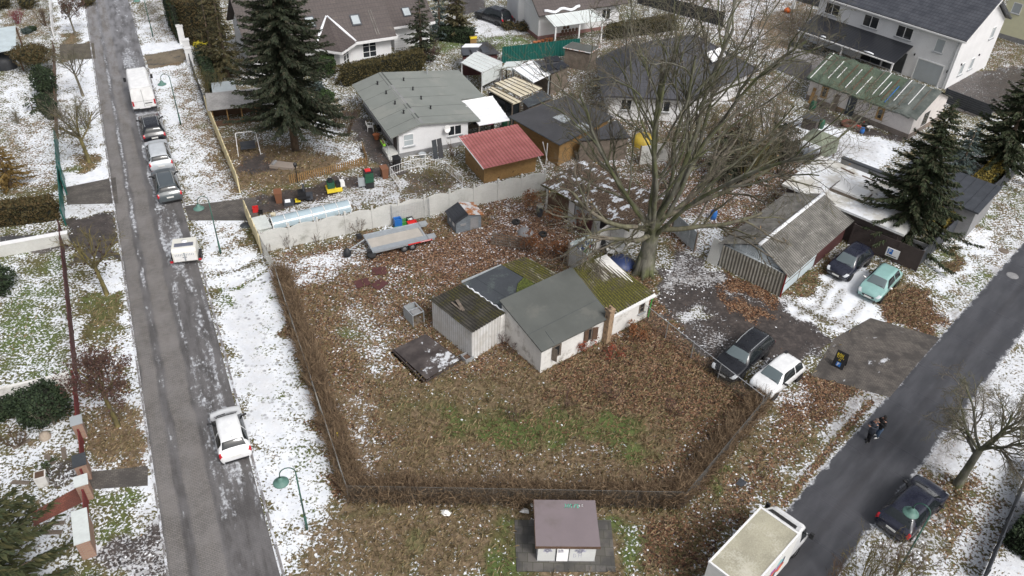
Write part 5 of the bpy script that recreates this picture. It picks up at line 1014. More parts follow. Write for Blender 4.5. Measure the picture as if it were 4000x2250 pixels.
def cat(p0, p1, p2, p3, t): return .5*((2*p1)+(-p0+p2)*t+(2*p0-5*p1+4*p2-p3)*t*t+(-p0+3*p1-3*p2+p3)*t**3)
def cidx(A, s):
    n = len(A); i = min(max(int(math.floor(s)), 0), n-2); t = s-i; g = lambda k: A[min(max(k, 0), n-1)]
    return cat(g(i-1), g(i), g(i+1), g(i+2), t)
class Body:
    def __init__(b, st, L):
        b.A = [np.array([x*L, zl, zb, zr, wl, wb, wr], float) for x, zl, zb, zr, wl, wb, wr in st]; b.n = len(st)
    def sec(b, s):
        x, zl, zb, zr, wl, wb, wr = cidx(b.A, s)
        return x, [np.array(p) for p in ((0, zl), (wl*.8, zl), (wl*.97, zl+.06), (wb, zl+(zb-zl)*.5), (wb*.985, zb), (wr, max(zr-.05, zb+.4*(zr-zb))), (wr*.6, zr), (0, zr+.012))]
    def P(b, s, t, off=0.0):
        def raw(s, t):
            sg = 1
            if t > 7: t = 14-t; sg = -1
            x, c = b.sec(s); i = min(int(t), 6); k = t-i
            p = c[i]*(1-k)+c[i+1]*k if i in (0,) else cat(c[max(i-1, 0)], c[i], c[i+1], c[min(i+2, 7)], k)
            return np.array([x, sg*p[0], p[1]])
        p = raw(s, t)
        if off:
            ds = raw(min(s+.03, b.n-1), t)-raw(max(s-.03, 0), t); dt = raw(s, min(t+.03, 14))-raw(s, max(t-.03, 0)); n = np.cross(ds, dt); l = np.linalg.norm(n)
            if l > 1e-9:
                n /= l; c = np.array([p[0]*.8, 0, .7])
                if n @ (p-c) < 0: n = -n
                p = p+n*off
        return p
    def patch(b, mb, s0, s1, t0, t1, off, ns=8, nt_=6, s0b=None, s1b=None):
        "s0b/s1b: other ends of the s range at t1, to slant the patch"
        vs = []
        for j in range(nt_+1):
            q = j/nt_; t = t0+(t1-t0)*q; a = s0+((s0b if s0b is not None else s0)-s0)*q; c = s1+((s1b if s1b is not None else s1)-s1)*q
            for i in range(ns+1): vs.append(b.P(a+(c-a)*i/ns, t, off))
        mb.add(vs, [(j*(ns+1)+i, j*(ns+1)+i+1, (j+1)*(ns+1)+i+1, (j+1)*(ns+1)+i) for j in range(nt_) for i in range(ns)]); return mb
    def shell(b):
        mb = MB(); S_ = []; 
        for k in range(b.n-1): S_ += [k, k+.25, k+.5, k+.75]
        S_.append(b.n-1); T_ = [i*.5 for i in range(0, 29)]
        vs = [b.P(s, t) for s in S_ for t in T_]; m = len(T_)
        mb.add(vs, [(i*m+j, i*m+j+1, (i+1)*m+j+1, (i+1)*m+j) for i in range(len(S_)-1) for j in range(m-1)])
        mb.f += [tuple(range(m-1, -1, -1)), tuple((len(S_)-1)*m+j for j in range(m))]; mb.m += [0, 0]
        return mb
def stations(L, H, W, kind):
    w = W/2; h = H
    if kind == 'estate': tail = [(-.5, .36, .62, .72, w*.72, w*.82, w*.66), (-.488, .24, .74, .86, w*.88, w*.95, w*.78), (-.462, .2, .93, 1.0, w*.92, w*.98, w*.8), (-.385, .2, .95, h-.06, w*.92, w, w*.66), (-.16, .2, .93, h, w*.92, w, w*.68)]
    elif kind == 'hatch': tail = [(-.5, .36, .6, .74, w*.72, w*.82, w*.66), (-.486, .24, .74, .9, w*.88, w*.95, w*.78), (-.45, .2, .93, 1.02, w*.92, w*.98, w*.8), (-.34, .2, .95, h-.07, w*.92, w, w*.64), (-.12, .2, .93, h, w*.92, w, w*.67)]
    return tail+[(.08 if kind == 'estate' else .1, .2, .9, h-.05, w*.92, w, w*.64), (.245 if kind == 'estate' else .3, .2, .9, .97, w*.92, w, w*.8), (.42, .21, .78, .85, w*.91, w*.97, w*.74), (.482, .25, .64, .72, w*.82, w*.9, w*.64), (.5, .34, .54, .6, w*.64, w*.74, w*.5)]
def wheel(par, x, y, r, side, wd=.2):
    t_ = MB(); prof = [(r*.62, -wd/2), (r*.93, -wd/2), (r, -wd*.32), (r, wd*.32), (r*.93, wd/2), (r*.62, wd/2)]; t_.lathe(prof, n=20)
    o = t_.build('wheel', TY, par, True); o.location = (x, y, r); o.rotation_euler = (R(90), 0, 0)
    d = MB(); zz = -side*(wd/2-.015); d.lathe([(.001, zz), (r*.2, zz), (r*.62, zz-side*-.01), (r*.64, zz+side*.03)], n=20)
    MB.build(d, 'rim', RIM, o, True)
    return o
def car(name, label, cat_, front, zf, rear, zr_, L, W, H, kind, pm, wb, glass=None, rails=False, doors=4, trims=None, group=None, mirror=None, lightglass=False, flip=None, plate=True, at_front=True):
    f, r_ = G(*front, zf), G(*rear, zr_); d = (f-r_); d.z = 0; d.normalize()
    c = (f-d*L/2) if at_front else (r_+d*L/2)
    t = thing(name, label, cat_, (c.x, c.y), math.atan2(d.y, d.x), group)
    B = Body(stations(L, H, W, kind), L); w = W/2; g = glass or CG
    bo = part(t, 'body', pm, B.shell(), True)
    part(t, 'windscreen', CGL if lightglass else g, B.patch(MB(), 5.16, 5.9, 5.12, 8.88, .006, 6, 12), True)
    part(t, 'rear_window', g, B.patch(MB(), 2.2, 2.86, 5.1, 8.9, .006, 6, 12), True)
    for sd in (0, 1):
        tt = (lambda a: a if sd == 0 else 14-a)
        segs = [(4.12, 5.05), (3.05, 4.02)]+([(2.5, 2.95)] if kind == 'estate' else []) if doors == 4 else [(3.9, 5.05), (2.75, 3.8)]
        for k, (a, b) in enumerate(segs): part(t, 'side_window', g, B.patch(MB(), a, b+(.6 if k == 0 else 0), tt(4.14), tt(4.88), .006, 8, 4, None if k else a, b if k == 0 else b), True)
        part(t, 'headlight', LAMPW, B.patch(MB(), 7.25, 8.75, tt(3.95), tt(4.95), .008, 5, 4), True)
        part(t, 'tail_light', LAMPR, B.patch(MB(), .75, 2.0 if kind == 'estate' else 1.9, tt(3.7), tt(4.85), .008, 4, 4), True)
        part(t, 'sill_trim', TRIM, B.patch(MB(), 2.2, 7, tt(1.6), tt(2.4), .006, 10, 2), True)
        s = 1 if sd == 0 else -1
        for xw in (wb/2, -wb/2):
            part(t, 'wheel_arch', TRIM, MB().lathe([(.001, 0), (.345, 0), (.36, .0)], n=20)); 
            ar = [o for o in t.children if o.name.startswith('wheel_arch')]; ar = ar[-1] if ar[-1].location.length == 0 else [o for o in ar if o.location.length == 0][0]
            ar.location = (xw+.01, s*(w*.985+.012), .32); ar.rotation_euler = (R(-90*s), 0, 0)
            wheel(t, xw+.01, s*(w-.1), .31, s, .21)
        mo = part(t, 'mirror', mirror or TRIM, MB().path([(.17*L, s*(w*.93), .93), (.17*L+.02, s*(w+.08), .97), (.17*L, s*(w+.2), .99)], [.03, .075, .06], 7), True)
        if rails: part(t, 'roof_rail', M['alu'], MB().path([B.P(3.1, 5.3 if sd == 0 else 8.7, .03), B.P(3.6, 5.3 if sd == 0 else 8.7, .05), B.P(4.4, 5.3 if sd == 0 else 8.7, .05), B.P(4.95, 5.3 if sd == 0 else 8.7, .03)], .022, 5))
    part(t, 'grille', TRIM, MB().cbox((L*.497, 0, .5), (.05, W*.5, .14)))
    part(t, 'bumper_intake', TRIM, MB().cbox((L*.492, 0, .33), (.06, W*.66, .1))); part(t, 'rear_bumper', TRIM, MB().cbox((-L*.492, 0, .32), (.06, W*.74, .13)))
    part(t, 'number_plate', PLATE, MB().cbox((L*.508, 0, .45), (.02, .5, .11))); part(t, 'number_plate', PLATE, MB().cbox((-L*.503, 0, .66), (.03, .5, .11)))
    part(t, 'wiper', TRIM, MB().path([B.P(5.9, 6.9, .02), B.P(5.8, 5.7, .02)], .012, 4))
    for nm, ss, tt in (('door_seam', 4.08, 0),) if doors == 4 else (('door_seam', 3.85, 0),):
        for sd in (0, 1): a, b = (2.4, 4.0) if sd == 0 else (11.6, 10.0); part(t, nm, TRIM, MB().path([B.P(ss, a, .002), B.P(ss, (a+b)/2, .002), B.P(ss, b, .002)], .008, 4))
    part(t, 'aerial', TRIM, MB().path([B.P(3.15, 7, .0), B.P(3.0, 7, .14)], .012, 4))
    return t, B
blk = paint('black_car_paint', (.012, .013, .017), .22); sil = paint('silver_car_paint', (.5, .53, .56), .3); dgr = paint('dark_grey_car_paint', (.075, .09, .1), .28); whp = paint('white_car_paint', (.78, .79, .8), .3); tlp = paint('turquoise_car_paint', (.25, .43, .41), .3); blu = paint('blue_black_car_paint', (.014, .016, .03), .2)
GRP = 'cars parked in a row along the left street'
car('parked_car', 'black estate car with silver roof rails directly behind the white van', 'car', (579, 445), .5, (609, 553), .3, 4.6, 1.82, 1.5, 'estate', blk, 2.7, rails=True, group=GRP, at_front=False)
car('parked_car', 'silver estate car parked between the black and dark grey estates', 'car', (607, 553), .5, (635.4, 664), .3, 4.6, 1.81, 1.46, 'estate', sil, 2.7, group=GRP, at_front=False, mirror=sil)
car('parked_car', 'dark grey estate car with roof rails, last of the street row', 'car', (636, 672), .5, (669.5, 786), .3, 4.6, 1.8, 1.46, 'estate', dgr, 2.7, rails=True, group=GRP, at_front=False, lightglass=True)
car('parked_car', 'white hatchback parked alone on the left street beside the snowy verge', 'car', (884, 1628), .45, (927, 1797), .3, 3.65, 1.66, 1.48, 'hatch', whp, 2.4, doors=2, at_front=False)
car('parked_car', 'black estate car by the steel tube fence and the muddy drive', 'car', (2820, 1465), .45, (2974, 1296), 1.35, 4.7, 1.82, 1.48, 'estate', blk, 2.76, lightglass=True, rails=True)
tw, twB = car('parked_car', 'small white car with black roof sensor beside the black estate', 'car', (2965, 1528), .45, (3088, 1400), 1.4, 3.6, 1.66, 1.54, 'hatch', whp, 2.49, doors=2, lightglass=True)
part(tw, 'roof_sensor', TRIM, MB().cbox((-1.15, -.42, 1.54), (.24, .18, .1)))
car('parked_car', 'blue-black compact van parked close to the maroon garage wall', 'car', (3264, 1073), .45, (3366, 958), 1.5, 4.0, 1.7, 1.6, 'hatch', blu, 2.55, lightglass=True)
car('parked_car', 'turquoise hatchback on snow next to the leaf heap', 'car', (3389, 1158), .45, (3480, 1040), 1.35, 3.82, 1.66, 1.45, 'hatch', tlp, 2.49, lightglass=True, mirror=M['white_plastic'])
car('parked_car', 'black saloon with glass roof parked askew under the right street lamp', 'car', (3628, 1915), .6, (3478, 2068), .6, 4.45, 1.84, 1.5, 'hatch', blu, 2.65, glass=CG, at_front=False)
car('parked_car', 'black off-road car on the snowy far driveway beside the bay house', 'car', (1880, 45), .6, (1985, 82), .6, 4.6, 1.88, 1.66, 'estate', blk, 2.75, at_front=False)
# white van
vf, vr = G(536, 300, .6), G(569, 425, .45); vd = RD*-1; VL = 5.8
c = Vector((vr.x, vr.y))+vd*VL/2
VAN = thing('delivery_van', 'tall white panel van with closed rear doors on the left street', 'van', c, math.atan2(vd.y, vd.x))
vst = [(-.5, .5, 1.2, 2.3, .84, .95, .84), (-.494, .4, 1.25, 2.44, .9, .98, .86), (-.47, .38, 1.25, 2.5, .92, .99, .87), (-.1, .35, 1.25, 2.52, .92, 1.0, .87), (.2, .35, 1.25, 2.5, .92, 1.0, .86), (.3, .35, 1.25, 2.38, .92, 1.0, .82), (.415, .35, 1.22, 1.34, .92, .99, .86), (.48, .38, 1.0, 1.08, .86, .94, .74), (.5, .45, .8, .88, .7, .8, .6)]
VB = Body(vst, VL); part(VAN, 'body', paint('white_van_paint', (.84, .84, .84), .35), VB.shell(), True)
part(VAN, 'windscreen', CG, VB.patch(MB(), 5.15, 5.92, 5.1, 8.9, .01, 5, 10), True)
for s in (1, -1):
    part(VAN, 'side_window', CG, VB.patch(MB(), 4.5, 5.3, 4.15 if s > 0 else 9.85, 4.8 if s > 0 else 9.2, .01, 5, 4), True); part(VAN, 'mirror', TRIM, MB().cbox((VL*.3, s*1.17, 1.45), (.12, .22, .36)))
    part(VAN, 'tail_light', LAMPR, MB().cbox((-VL*.496, s*.9, 1.05), (.12, .13, .45))); part(VAN, 'headlight', LAMPW, VB.patch(MB(), 7.1, 7.8, 4.1 if s > 0 else 9.9, 5 if s > 0 else 9, .012, 4, 4), True)
    part(VAN, 'bumper_step', TRIM, MB().cbox((-VL*.498, s*.72, .48), (.2, .5, .18)))
    for x in (-1.55, 1.9): wheel(VAN, x, s*.86, .35, s, .24)
part(VAN, 'rear_door_seam', TRIM, MB().box(-VL*.5-.008, -VL*.5, -.012, .012, .62, 2.3).box(-VL*.5-.007, -VL*.5+.001, -.8, .8, 1.2, 1.215)); part(VAN, 'number_plate', PLATE, MB().cbox((-VL*.505, -.38, .78), (.02, .52, .12))); part(VAN, 'door_handle', TRIM, MB().cbox((-VL*.505, -.38, .98), (.03, .6, .06))); part(VAN, 'rear_bumper', TRIM, MB().cbox((-VL*.497, 0, .45), (.16, 1.0, .13)))
# box truck
tf = Vector((2.92, 3.03, 0)).normalized(); tn_ = Vector((tf.y, -tf.x, 0)); p0 = G(2768.6, 2193.6, 3.0); TKL, TKW = 4.25, 2.05
c = p0+tf*TKL/2+tn_*TKW/2
TK = thing('box_truck', 'white box truck with dirty cream roof and graffiti on its side', 'truck', (c.x, c.y), math.atan2(tf.y, tf.x))
bx_ = part(TK, 'cargo_box', mk('white_box_panels', (.72, .72, .7), .6, .06, .6, 6), MB().box(-TKL/2, TKL/2, -TKW/2, TKW/2, .75, 2.96))
part(bx_, 'box_roof', mk('dirty_cream_roof', (.36, .34, .26), .85, .2, .9, 14, stain=(.52, .5, .42), st_sc=.55, st_lo=.46, st_hi=.66), MB().box(-TKL/2+.07, TKL/2-.07, -TKW/2+.07, TKW/2-.07, 2.963, 2.985)); part(bx_, 'roof_rim', M['white_pvc'], MB().box(-TKL/2-.02, TKL/2+.02, -TKW/2-.02, -TKW/2+.07, 2.9, 3.02).box(-TKL/2-.02, TKL/2+.02, TKW/2-.07, TKW/2+.02, 2.9, 3.02).box(-TKL/2-.02, -TKL/2+.07, -TKW/2+.073, TKW/2-.073, 2.9, 3.02).box(TKL/2-.07, TKL/2+.02, -TKW/2+.073, TKW/2-.073, 2.9, 3.02))
cst = [(-.5, .5, 1.3, 2.55, .85, .98, .9), (-.25, .45, 1.3, 2.5, .88, 1.0, .88), (.05, .45, 1.25, 2.2, .9, 1.0, .85), (.2, .45, 1.2, 2.0, .9, 1.0, .82), (.38, .45, 1.1, 1.25, .9, .98, .85), (.47, .48, .95, 1.05, .84, .92, .74), (.5, .5, .8, .88, .7, .8, .6)]
cb = Body(cst, 2.1); cbp = part(TK, 'cab', whp, cb.shell(), True); cbp.location = (TKL/2+1.0, 0, 0)
part(cbp, 'windscreen', CG, cb.patch(MB(), 3.15, 3.9, 5.1, 8.9, .01, 5, 10), True)
for s in (1, -1): part(cbp, 'side_window', CG, cb.patch(MB(), 1.6, 3.3, 4.15 if s > 0 else 9.85, 4.85 if s > 0 else 9.15, .012, 5, 4), True); part(cbp, 'mirror', TRIM, MB().cbox((.55, s*1.2, 1.5), (.12, .2, .34)).path([(.5, s*.95, 1.4), (.55, s*1.15, 1.5)], .03, 5)); wheel(TK, TKL/2+1.1, s*.86, .36, s, .24); wheel(TK, -TKL/2+1.0, s*.86, .36, s, .26); part(cbp, 'headlight', LAMPW, MB().cbox((1.0, s*.7, .75), (.1, .3, .16)))
part(TK, 'chassis', TRIM, MB().box(-TKL/2+.1, TKL/2+.4, -.45, .45, .45, .74)); part(TK, 'wind_deflector', whp, MB().add([(TKL/2+.1, -.9, 2.5), (TKL/2+.1, .9, 2.5), (TKL/2+.1, .85, 2.93), (TKL/2+.1, -.85, 2.93), (TKL/2+.95, -.8, 2.35), (TKL/2+.95, .8, 2.35)], [(0, 1, 2, 3), (3, 2, 5, 4), (0, 3, 4), (1, 5, 2), (0, 4, 5, 1)])); part(TK, 'deflector_gap', TRIM, MB().slab([(TKL/2+.22, -.72, 2.885), (TKL/2+.22, .72, 2.885), (TKL/2+.62, .66, 2.61), (TKL/2+.62, -.66, 2.61)], .03))
MT = Matrix.Translation((0, -TKW/2+.018, 0)); gr = [((.25, .5, .52), 'teal_spray_paint'), ((.35, .1, .34), 'purple_spray_paint'), ((.62, .16, .06), 'orange_red_spray_paint'), ((.05, .07, .14), 'dark_spray_outline')]
for k, (cl, nm) in enumerate(gr):
    q_ = MB()
    for i in range(5): blob(q_, MT, -1.7+i*.62+.12*k, 1.3+.25*math.sin(i*2+k*1.7)+.12*i, .34 if k < 3 else .12, .36, 100+k*10+i, 8, .004+.003*k)
    part(bx_, 'graffiti', plastic(nm, cl, .7), q_)
# dog transport trailer
tb0 = G(726, 1018, .55); td = Vector((-.28, .96, 0)).normalized(); c = tb0+td*.8
DT = thing('box_trailer', 'small white box trailer with vented double doors and solar panel', 'trailer', (c.x, c.y), math.atan2(td.y, td.x))
tw_ = mk('cream_white_panel', (.7, .69, .63), .5, .05)
bx2 = part(DT, 'box', tw_, MB().yprism([(-.8, .5), (.8, .5), (.8, 1.35), (-.55, 1.45), (-.8, 1.25)], -.78, .78))
part(bx2, 'solar_panel', mk('solar_cells', (.13, .14, .18), .3, .2), MB().slab([(-.35, -.62, 1.455), (.1, -.62, 1.425), (.1, .62, 1.425), (-.35, .62, 1.455)], .03)); part(bx2, 'roof_vent', M['white_plastic'], MB().lathe([(.2, 0), (.18, .05), (.05, .08), (.001, .08)], (.3, 0, 1.4)), True)
for s in (1, -1):
    dr = part(bx2, 'door', M['white_plastic'], MB().box(-.83, -.803, min(s*.06, s*.7), max(s*.06, s*.7), .55, 1.2)); vt = MB()
    for i in range(5): vt.box(-.84, -.832, s*(.14+i*.11)-.02, s*(.14+i*.11)+.02, .98, 1.15)
    part(dr, 'vent', M['blind'], vt); part(dr, 'handle', TRIM, MB().box(-.85, -.833, s*.1-.04, s*.1+.04, .84, .88))
    part(DT, 'tail_light', LAMPR, MB().cbox((-.74, s*.92, .5), (.08, .2, .12))); part(DT, 'mudguard', TRIM, MB().box(-.35, .45, min(s*.8, s*1.0), max(s*.8, s*1.0), .5, .56)); wheel(DT, .05, s*.9, .27, s, .16)
part(DT, 'door_post', M['blind'], MB().box(-.825, -.803, -.05, .05, .55, 1.22)); part(DT, 'number_plate', PLATE, MB().cbox((-.84, .4, .7), (.015, .4, .1))); part(DT, 'drawbar', M['alu'], MB().path([(.8, 0, .45), (1.7, 0, .42)], .04, 6))
# car transporter trailer
pa_, pb_, pc_ = G(1455.5, 985.5, .62), G(1699, 928.6, .62), G(1424, 918, .62); fd = (pb_-pa_); fd.z = 0; TL2 = fd.length; fd.normalize(); wd2 = abs((pc_-pa_).dot(Vector((-fd.y, fd.x, 0))))
CT = thing('car_trailer', 'long galvanised car transporter trailer with wooden deck, parked along concrete fence', 'trailer', (pa_.x, pa_.y), math.atan2(fd.y, fd.x))
for a, b, l_ in ((0, .55, None), (wd2-.55, wd2, None)): part(CT, 'track_plate', mk('galvanised_plate', (.36, .39, .42), .45, .1, 3, 30, metal=.3), MB().box(0, TL2, a, b, .56, .62).box(0, TL2, a-.03 if a == 0 else b, a if a == 0 else b+.03, .5, .66))
part(CT, 'deck', mk('pale_plywood_deck', (.42, .39, .35), .8, .1), MB().box(.08, TL2*.86, .553, wd2-.553, .55, .6)); part(CT, 'cross_bar', M['alu'], MB().box(0, .08, .553, wd2-.553, .52, .7)); part(CT, 'cross_bar', M['alu'], MB().box(TL2*.86, TL2*.89, .553, wd2-.553, .52, .66))
part(CT, 'red_stripe', M['red'], MB().box(TL2*.56, TL2*.95, -.05, -.033, .52, .62)); part(CT, 'lettering', M['white_pvc'], (lambda m_: [m_.box(TL2*.76+i*.09, TL2*.76+.06+i*.09, -.056, -.051, .55, .6) for i in range(9)] and m_)(MB()))
part(CT, 'drawbar', M['alu'], MB().path([(0, .35, .5), (-1.3, wd2/2, .48)], .05, 6).path([(0, wd2-.35, .5), (-1.3, wd2/2, .48)], .05, 6).path([(-1.3, wd2/2, .48), (-1.7, wd2/2, .48)], .05, 6)); part(CT, 'drawbar_cover', M['cloth_dark'], MB().lathe([(.1, 0), (.3, .1), (.27, .4), (.12, .62), (.001, .68)], (-1.55, wd2/2-.1, .05), 10), True); part(CT, 'winch', TRIM, MB().cbox((-.35, wd2-.2, .75), (.35, .3, .3))); part(CT, 'tool_box', TRIM, MB().cbox((-.15, .3, .45), (.3, .3, .4)))
part(CT, 'spare_wheel', TY, MB().lathe([(.001, -.1), (.3, -.1), (.33, 0), (.3, .1), (.001, .1)], (-.1, -.05, .45), 14), True)
for x in (TL2*.5, TL2*.63): wheel(CT, x, .02, .27, -1, .18); wheel(CT, x, wd2-.02, .27, 1, .18)
[part(CT, 'loading_ramp', M['alu'], MB().box(TL2*.9, TL2+.12, a_, a_+.5, .63, .7)) for a_ in (0, wd2-.5)]
# ------------------------------------------------------------------ street lamps
lg = mk('lamp_green_paint', (.03, .1, .075), .5, .2, stain=(.06, .12, .1), st_sc=6); lg2 = mk('weathered_lamp_shade', (.1, .2, .17), .55, .15)
def lamp(px, py, label, hd, h_=4.7):
    g = G(px, py); t = thing('street_lamp', label, 'street lamp', g, math.atan2(hd[1], hd[0]), 'green curved street lamps')
    part(t, 'pole', lg, MB().path([(0, 0, 0), (0, 0, 1.1)], [.065, .06], 8).path([(0, 0, 1.1), (0, 0, h_-.35)], [.045, .034], 8), True)
    pts = [(.36-.36*math.cos(a), 0, h_-.35+.42*math.sin(a)) for a in [math.pi*i/9 for i in range(10)]]; pts.append((.72, 0, h_-.5)); part(t, 'arm', lg, MB().path(pts, .027, 7), True)
    sh = part(t, 'lamp_shade', lg2, MB().lathe([(.05, 0), (.09, -.05), (.15, -.12), (.17, -.22), (.2, -.24), (.35, -.33), (.37, -.355), (.35, -.345), (.15, -.25), (.001, -.24)], (.72, 0, h_-.48), 18), True)
    part(sh, 'lamp_glass', M['glass_pale'], MB().lathe([(.15, -.25), (.12, -.36), (.001, -.4)], (.72, 0, h_-.48), 12), True)
    return t
hl = (-.95, -.32)
lamp(1200.1, 2067.4, 'green street lamp on the snowy verge near the hedge corner', hl); lamp(862.3, 989.8, 'green street lamp on the verge behind the white box trailer', hl); lamp(706.3, 486.3, 'green street lamp beside the black estate car and white van', hl); lamp(598, 143, 'green street lamp at the top of the street past the sanded drive', hl); lamp(3503, 2240, 'green street lamp leaning over the black saloon', (-.73, .68), 4.9)
# ------------------------------------------------------------------ people
skin = mk('skin', (.5, .28, .2), .6, .06); hairg = mk('grey_brown_hair', (.16, .12, .1), .8, .2); hairb = mk('black_hair', (.012, .011, .011), .6, .2); coat = mk('dark_slate_coat', (.045, .052, .07), .85, .12); jack = mk('black_jacket', (.012, .012, .014), .8, .1); trs = mk('black_trousers', (.012, .012, .015), .85, .1); jeans = mk('blue_jeans', (.1, .16, .26), .85, .15); shoe = mk('black_shoes', (.01, .01, .01), .5, .1)
def skinned(name, nodes, edges, mat, par):
    me = bpy.data.meshes.new(name); me.from_pydata([n_[:3] for n_ in nodes], edges, []); o = bpy.data.objects.new(name, me); COL.objects.link(o)
    md = o.modifiers.new('skin', 'SKIN'); md.use_smooth_shade = True
    for i, n_ in enumerate(nodes): rr = n_[3] if hasattr(n_[3], '__len__') else (n_[3], n_[3]); me.skin_vertices[0].data[i].radius = rr; me.skin_vertices[0].data[i].use_root = (i == 0)
    o.modifiers.new('sub', 'SUBSURF').levels = 1; o.modifiers[-1].render_levels = 1
    dg = bpy.context.evaluated_depsgraph_get(); m2 = bpy.data.meshes.new_from_object(o.evaluated_get(dg)); m2.name = name; o.modifiers.clear(); o.data = m2; m2.materials.clear(); m2.materials.append(mat)
    for p in m2.polygons: p.use_smooth = True
    o.parent = par; return o
def person(label, g, rz, k, cmat, tmat, hmat, hands, stride, clen, hair_long, smat):
    t = thing('person', label, 'person', g, rz)
    z = lambda a: a*k
    hx, hz = hands
    N = [(0, 0, z(.94), (.13, .1)), (0, 0, z(1.15), (.125, .1)), (.01, 0, z(1.38), (.13, .1)), (.02, 0, z(1.5), (.055, .055)), (.035, 0, z(1.6), (.075, .085)), (.045, 0, z(1.7), (.085, .095)), (.03, 0, z(1.77), (.05, .055))]
    E_ = [(i, i+1) for i in range(6)]
    for s in (1, -1):
        b = len(N); fx = stride*s
        N += [(0, s*.19, z(1.42), .06), (hx*.15, s*.25, z(1.42)*.62+hz*.38-.12, .048), (hx*.62, s*.19, hz*.8+z(1.2)*.2-.05, .036), (hx, s*.05, hz, .03), (hx+.05, s*.035, hz+.03, (.02, .038)), (hx+.1, s*.03, hz+.05, (.012, .03))]
        E_ += [(2, b), (b, b+1), (b+1, b+2), (b+2, b+3), (b+3, b+4), (b+4, b+5)]
        b = len(N); N += [(0, s*.1, z(.86), .09), (fx*.5+.03, s*.1, z(.5), .065), (fx, s*.1, z(.09), .045), (fx+.13, s*.11, z(.035), (.045, .035))]; E_ += [(0, b), (b, b+1), (b+1, b+2), (b+2, b+3)]
        b = len(N)
    body = skinned('body', N, E_, skin, t)
    # fingers: four and a thumb on each hand, closed round what is held
    for s in (1, -1):
        f_ = MB()
        for q in range(4): y = s*(.01+.018*q); f_.path([(hx+.08, y, hz+.04), (hx+.12, y*.8, hz+.06+.004*q), (hx+.125, y*.4, hz+.09), (hx+.1, y*.2, hz+.1)], [.009, .009, .008, .006], 5)
        f_.path([(hx+.03, s*.03, hz+.04), (hx+.05, s*.012, hz+.08), (hx+.075, s*.01, hz+.1)], [.011, .01, .008], 5); part(body, 'fingers', skin, f_, True)
    # face
    part(body, 'face', mk('face_detail', (.3, .12, .1), .6, .1), MB().path([(.11, -.025, z(1.625)), (.115, 0, z(1.622)), (.11, .025, z(1.625))], .008, 5)); part(body, 'nose', skin, MB().path([(.115, 0, z(1.69)), (.135, 0, z(1.655)), (.115, 0, z(1.65))], [.01, .016, .008], 6), True)
    for s in (1, -1): part(body, 'eye', hairb, MB().lathe([(.001, -.008), (.01, 0), (.001, .008)], (.112, s*.035, z(1.695)), 8)); part(body, 'ear', skin, MB().path([(.03, s*.085, z(1.65)), (.025, s*.1, z(1.68)), (.03, s*.088, z(1.71))], [.012, .016, .012], 5), True)
    # hair cap
    hp = [(.06, z(1.795)), (.1, z(1.765)), (.108, z(1.72)), (.1, z(1.69))]
    vs = []; n_ = 14
    H_ = MB(); H_.lathe([(.001, z(1.815)), (.055, z(1.808)), (.092, z(1.775)), (.104, z(1.73)), (.1, z(1.7) if not hair_long else z(1.55))], (.012, 0, 0), 14); part(t, 'hair', hmat, H_, True)
    # clothes
    cl = MB(); cz = z(clen)
    cl.path([(.0, 0, cz), (0, 0, z(1.0)), (0, 0, z(1.2)), (.01, 0, z(1.4)), (.015, 0, z(1.48)), (.02, 0, z(1.52))], [.2, .19, .185, .19, .12, .075], 14)
    for s in (1, -1): cl.path([(.0, s*.16, z(1.43)), (hx*.15, s*.26, z(1.42)*.62+hz*.38-.12), (hx*.62, s*.2, hz*.8+z(1.2)*.2-.05), (hx*.93, s*.065, hz-.01)], [.085, .075, .058, .045], 9)
    part(t, 'coat', cmat, cl, True)
    tr = MB()
    for s in (1, -1): tr.path([(0, s*.09, z(.92)), (0, s*.1, z(.8)), (stride*s*.5+.03, s*.1, z(.5)), (stride*s, s*.1, z(.1))], [.11, .11, .085, .068], 9)
    part(t, 'trousers', tmat, tr, True)
    for s in (1, -1): part(t, 'shoe', smat, MB().path([(stride*s-.08, s*.1, .05), (stride*s+.02, s*.1, .06), (stride*s+.13, s*.11, .045), (stride*s+.2, s*.115, .03)], [.045, .058, .05, .03], 8), True)
    return t
R1 = person('man in dark slate coat standing on the right road holding a phone', G(3390, 1722), R(200), 1.0, coat, trs, hairg, (.36, 1.36), .06, .72, False, shoe)
person('person in black jacket and blue jeans standing behind the man in slate coat', G(3424, 1706), R(195), .95, jack, jeans, hairb, (.3, 1.3), .04, .82, True, M['white_plastic'])
ph = R1.matrix_basis @ Vector((.47, 0, 1.45)); tag(MB().cbox((0, 0, 0), (.012, .07, .14)).build('phone', TRIM, loc=ph, rz=R(200)), 'dark phone held up by the man in the slate coat', 'phone')
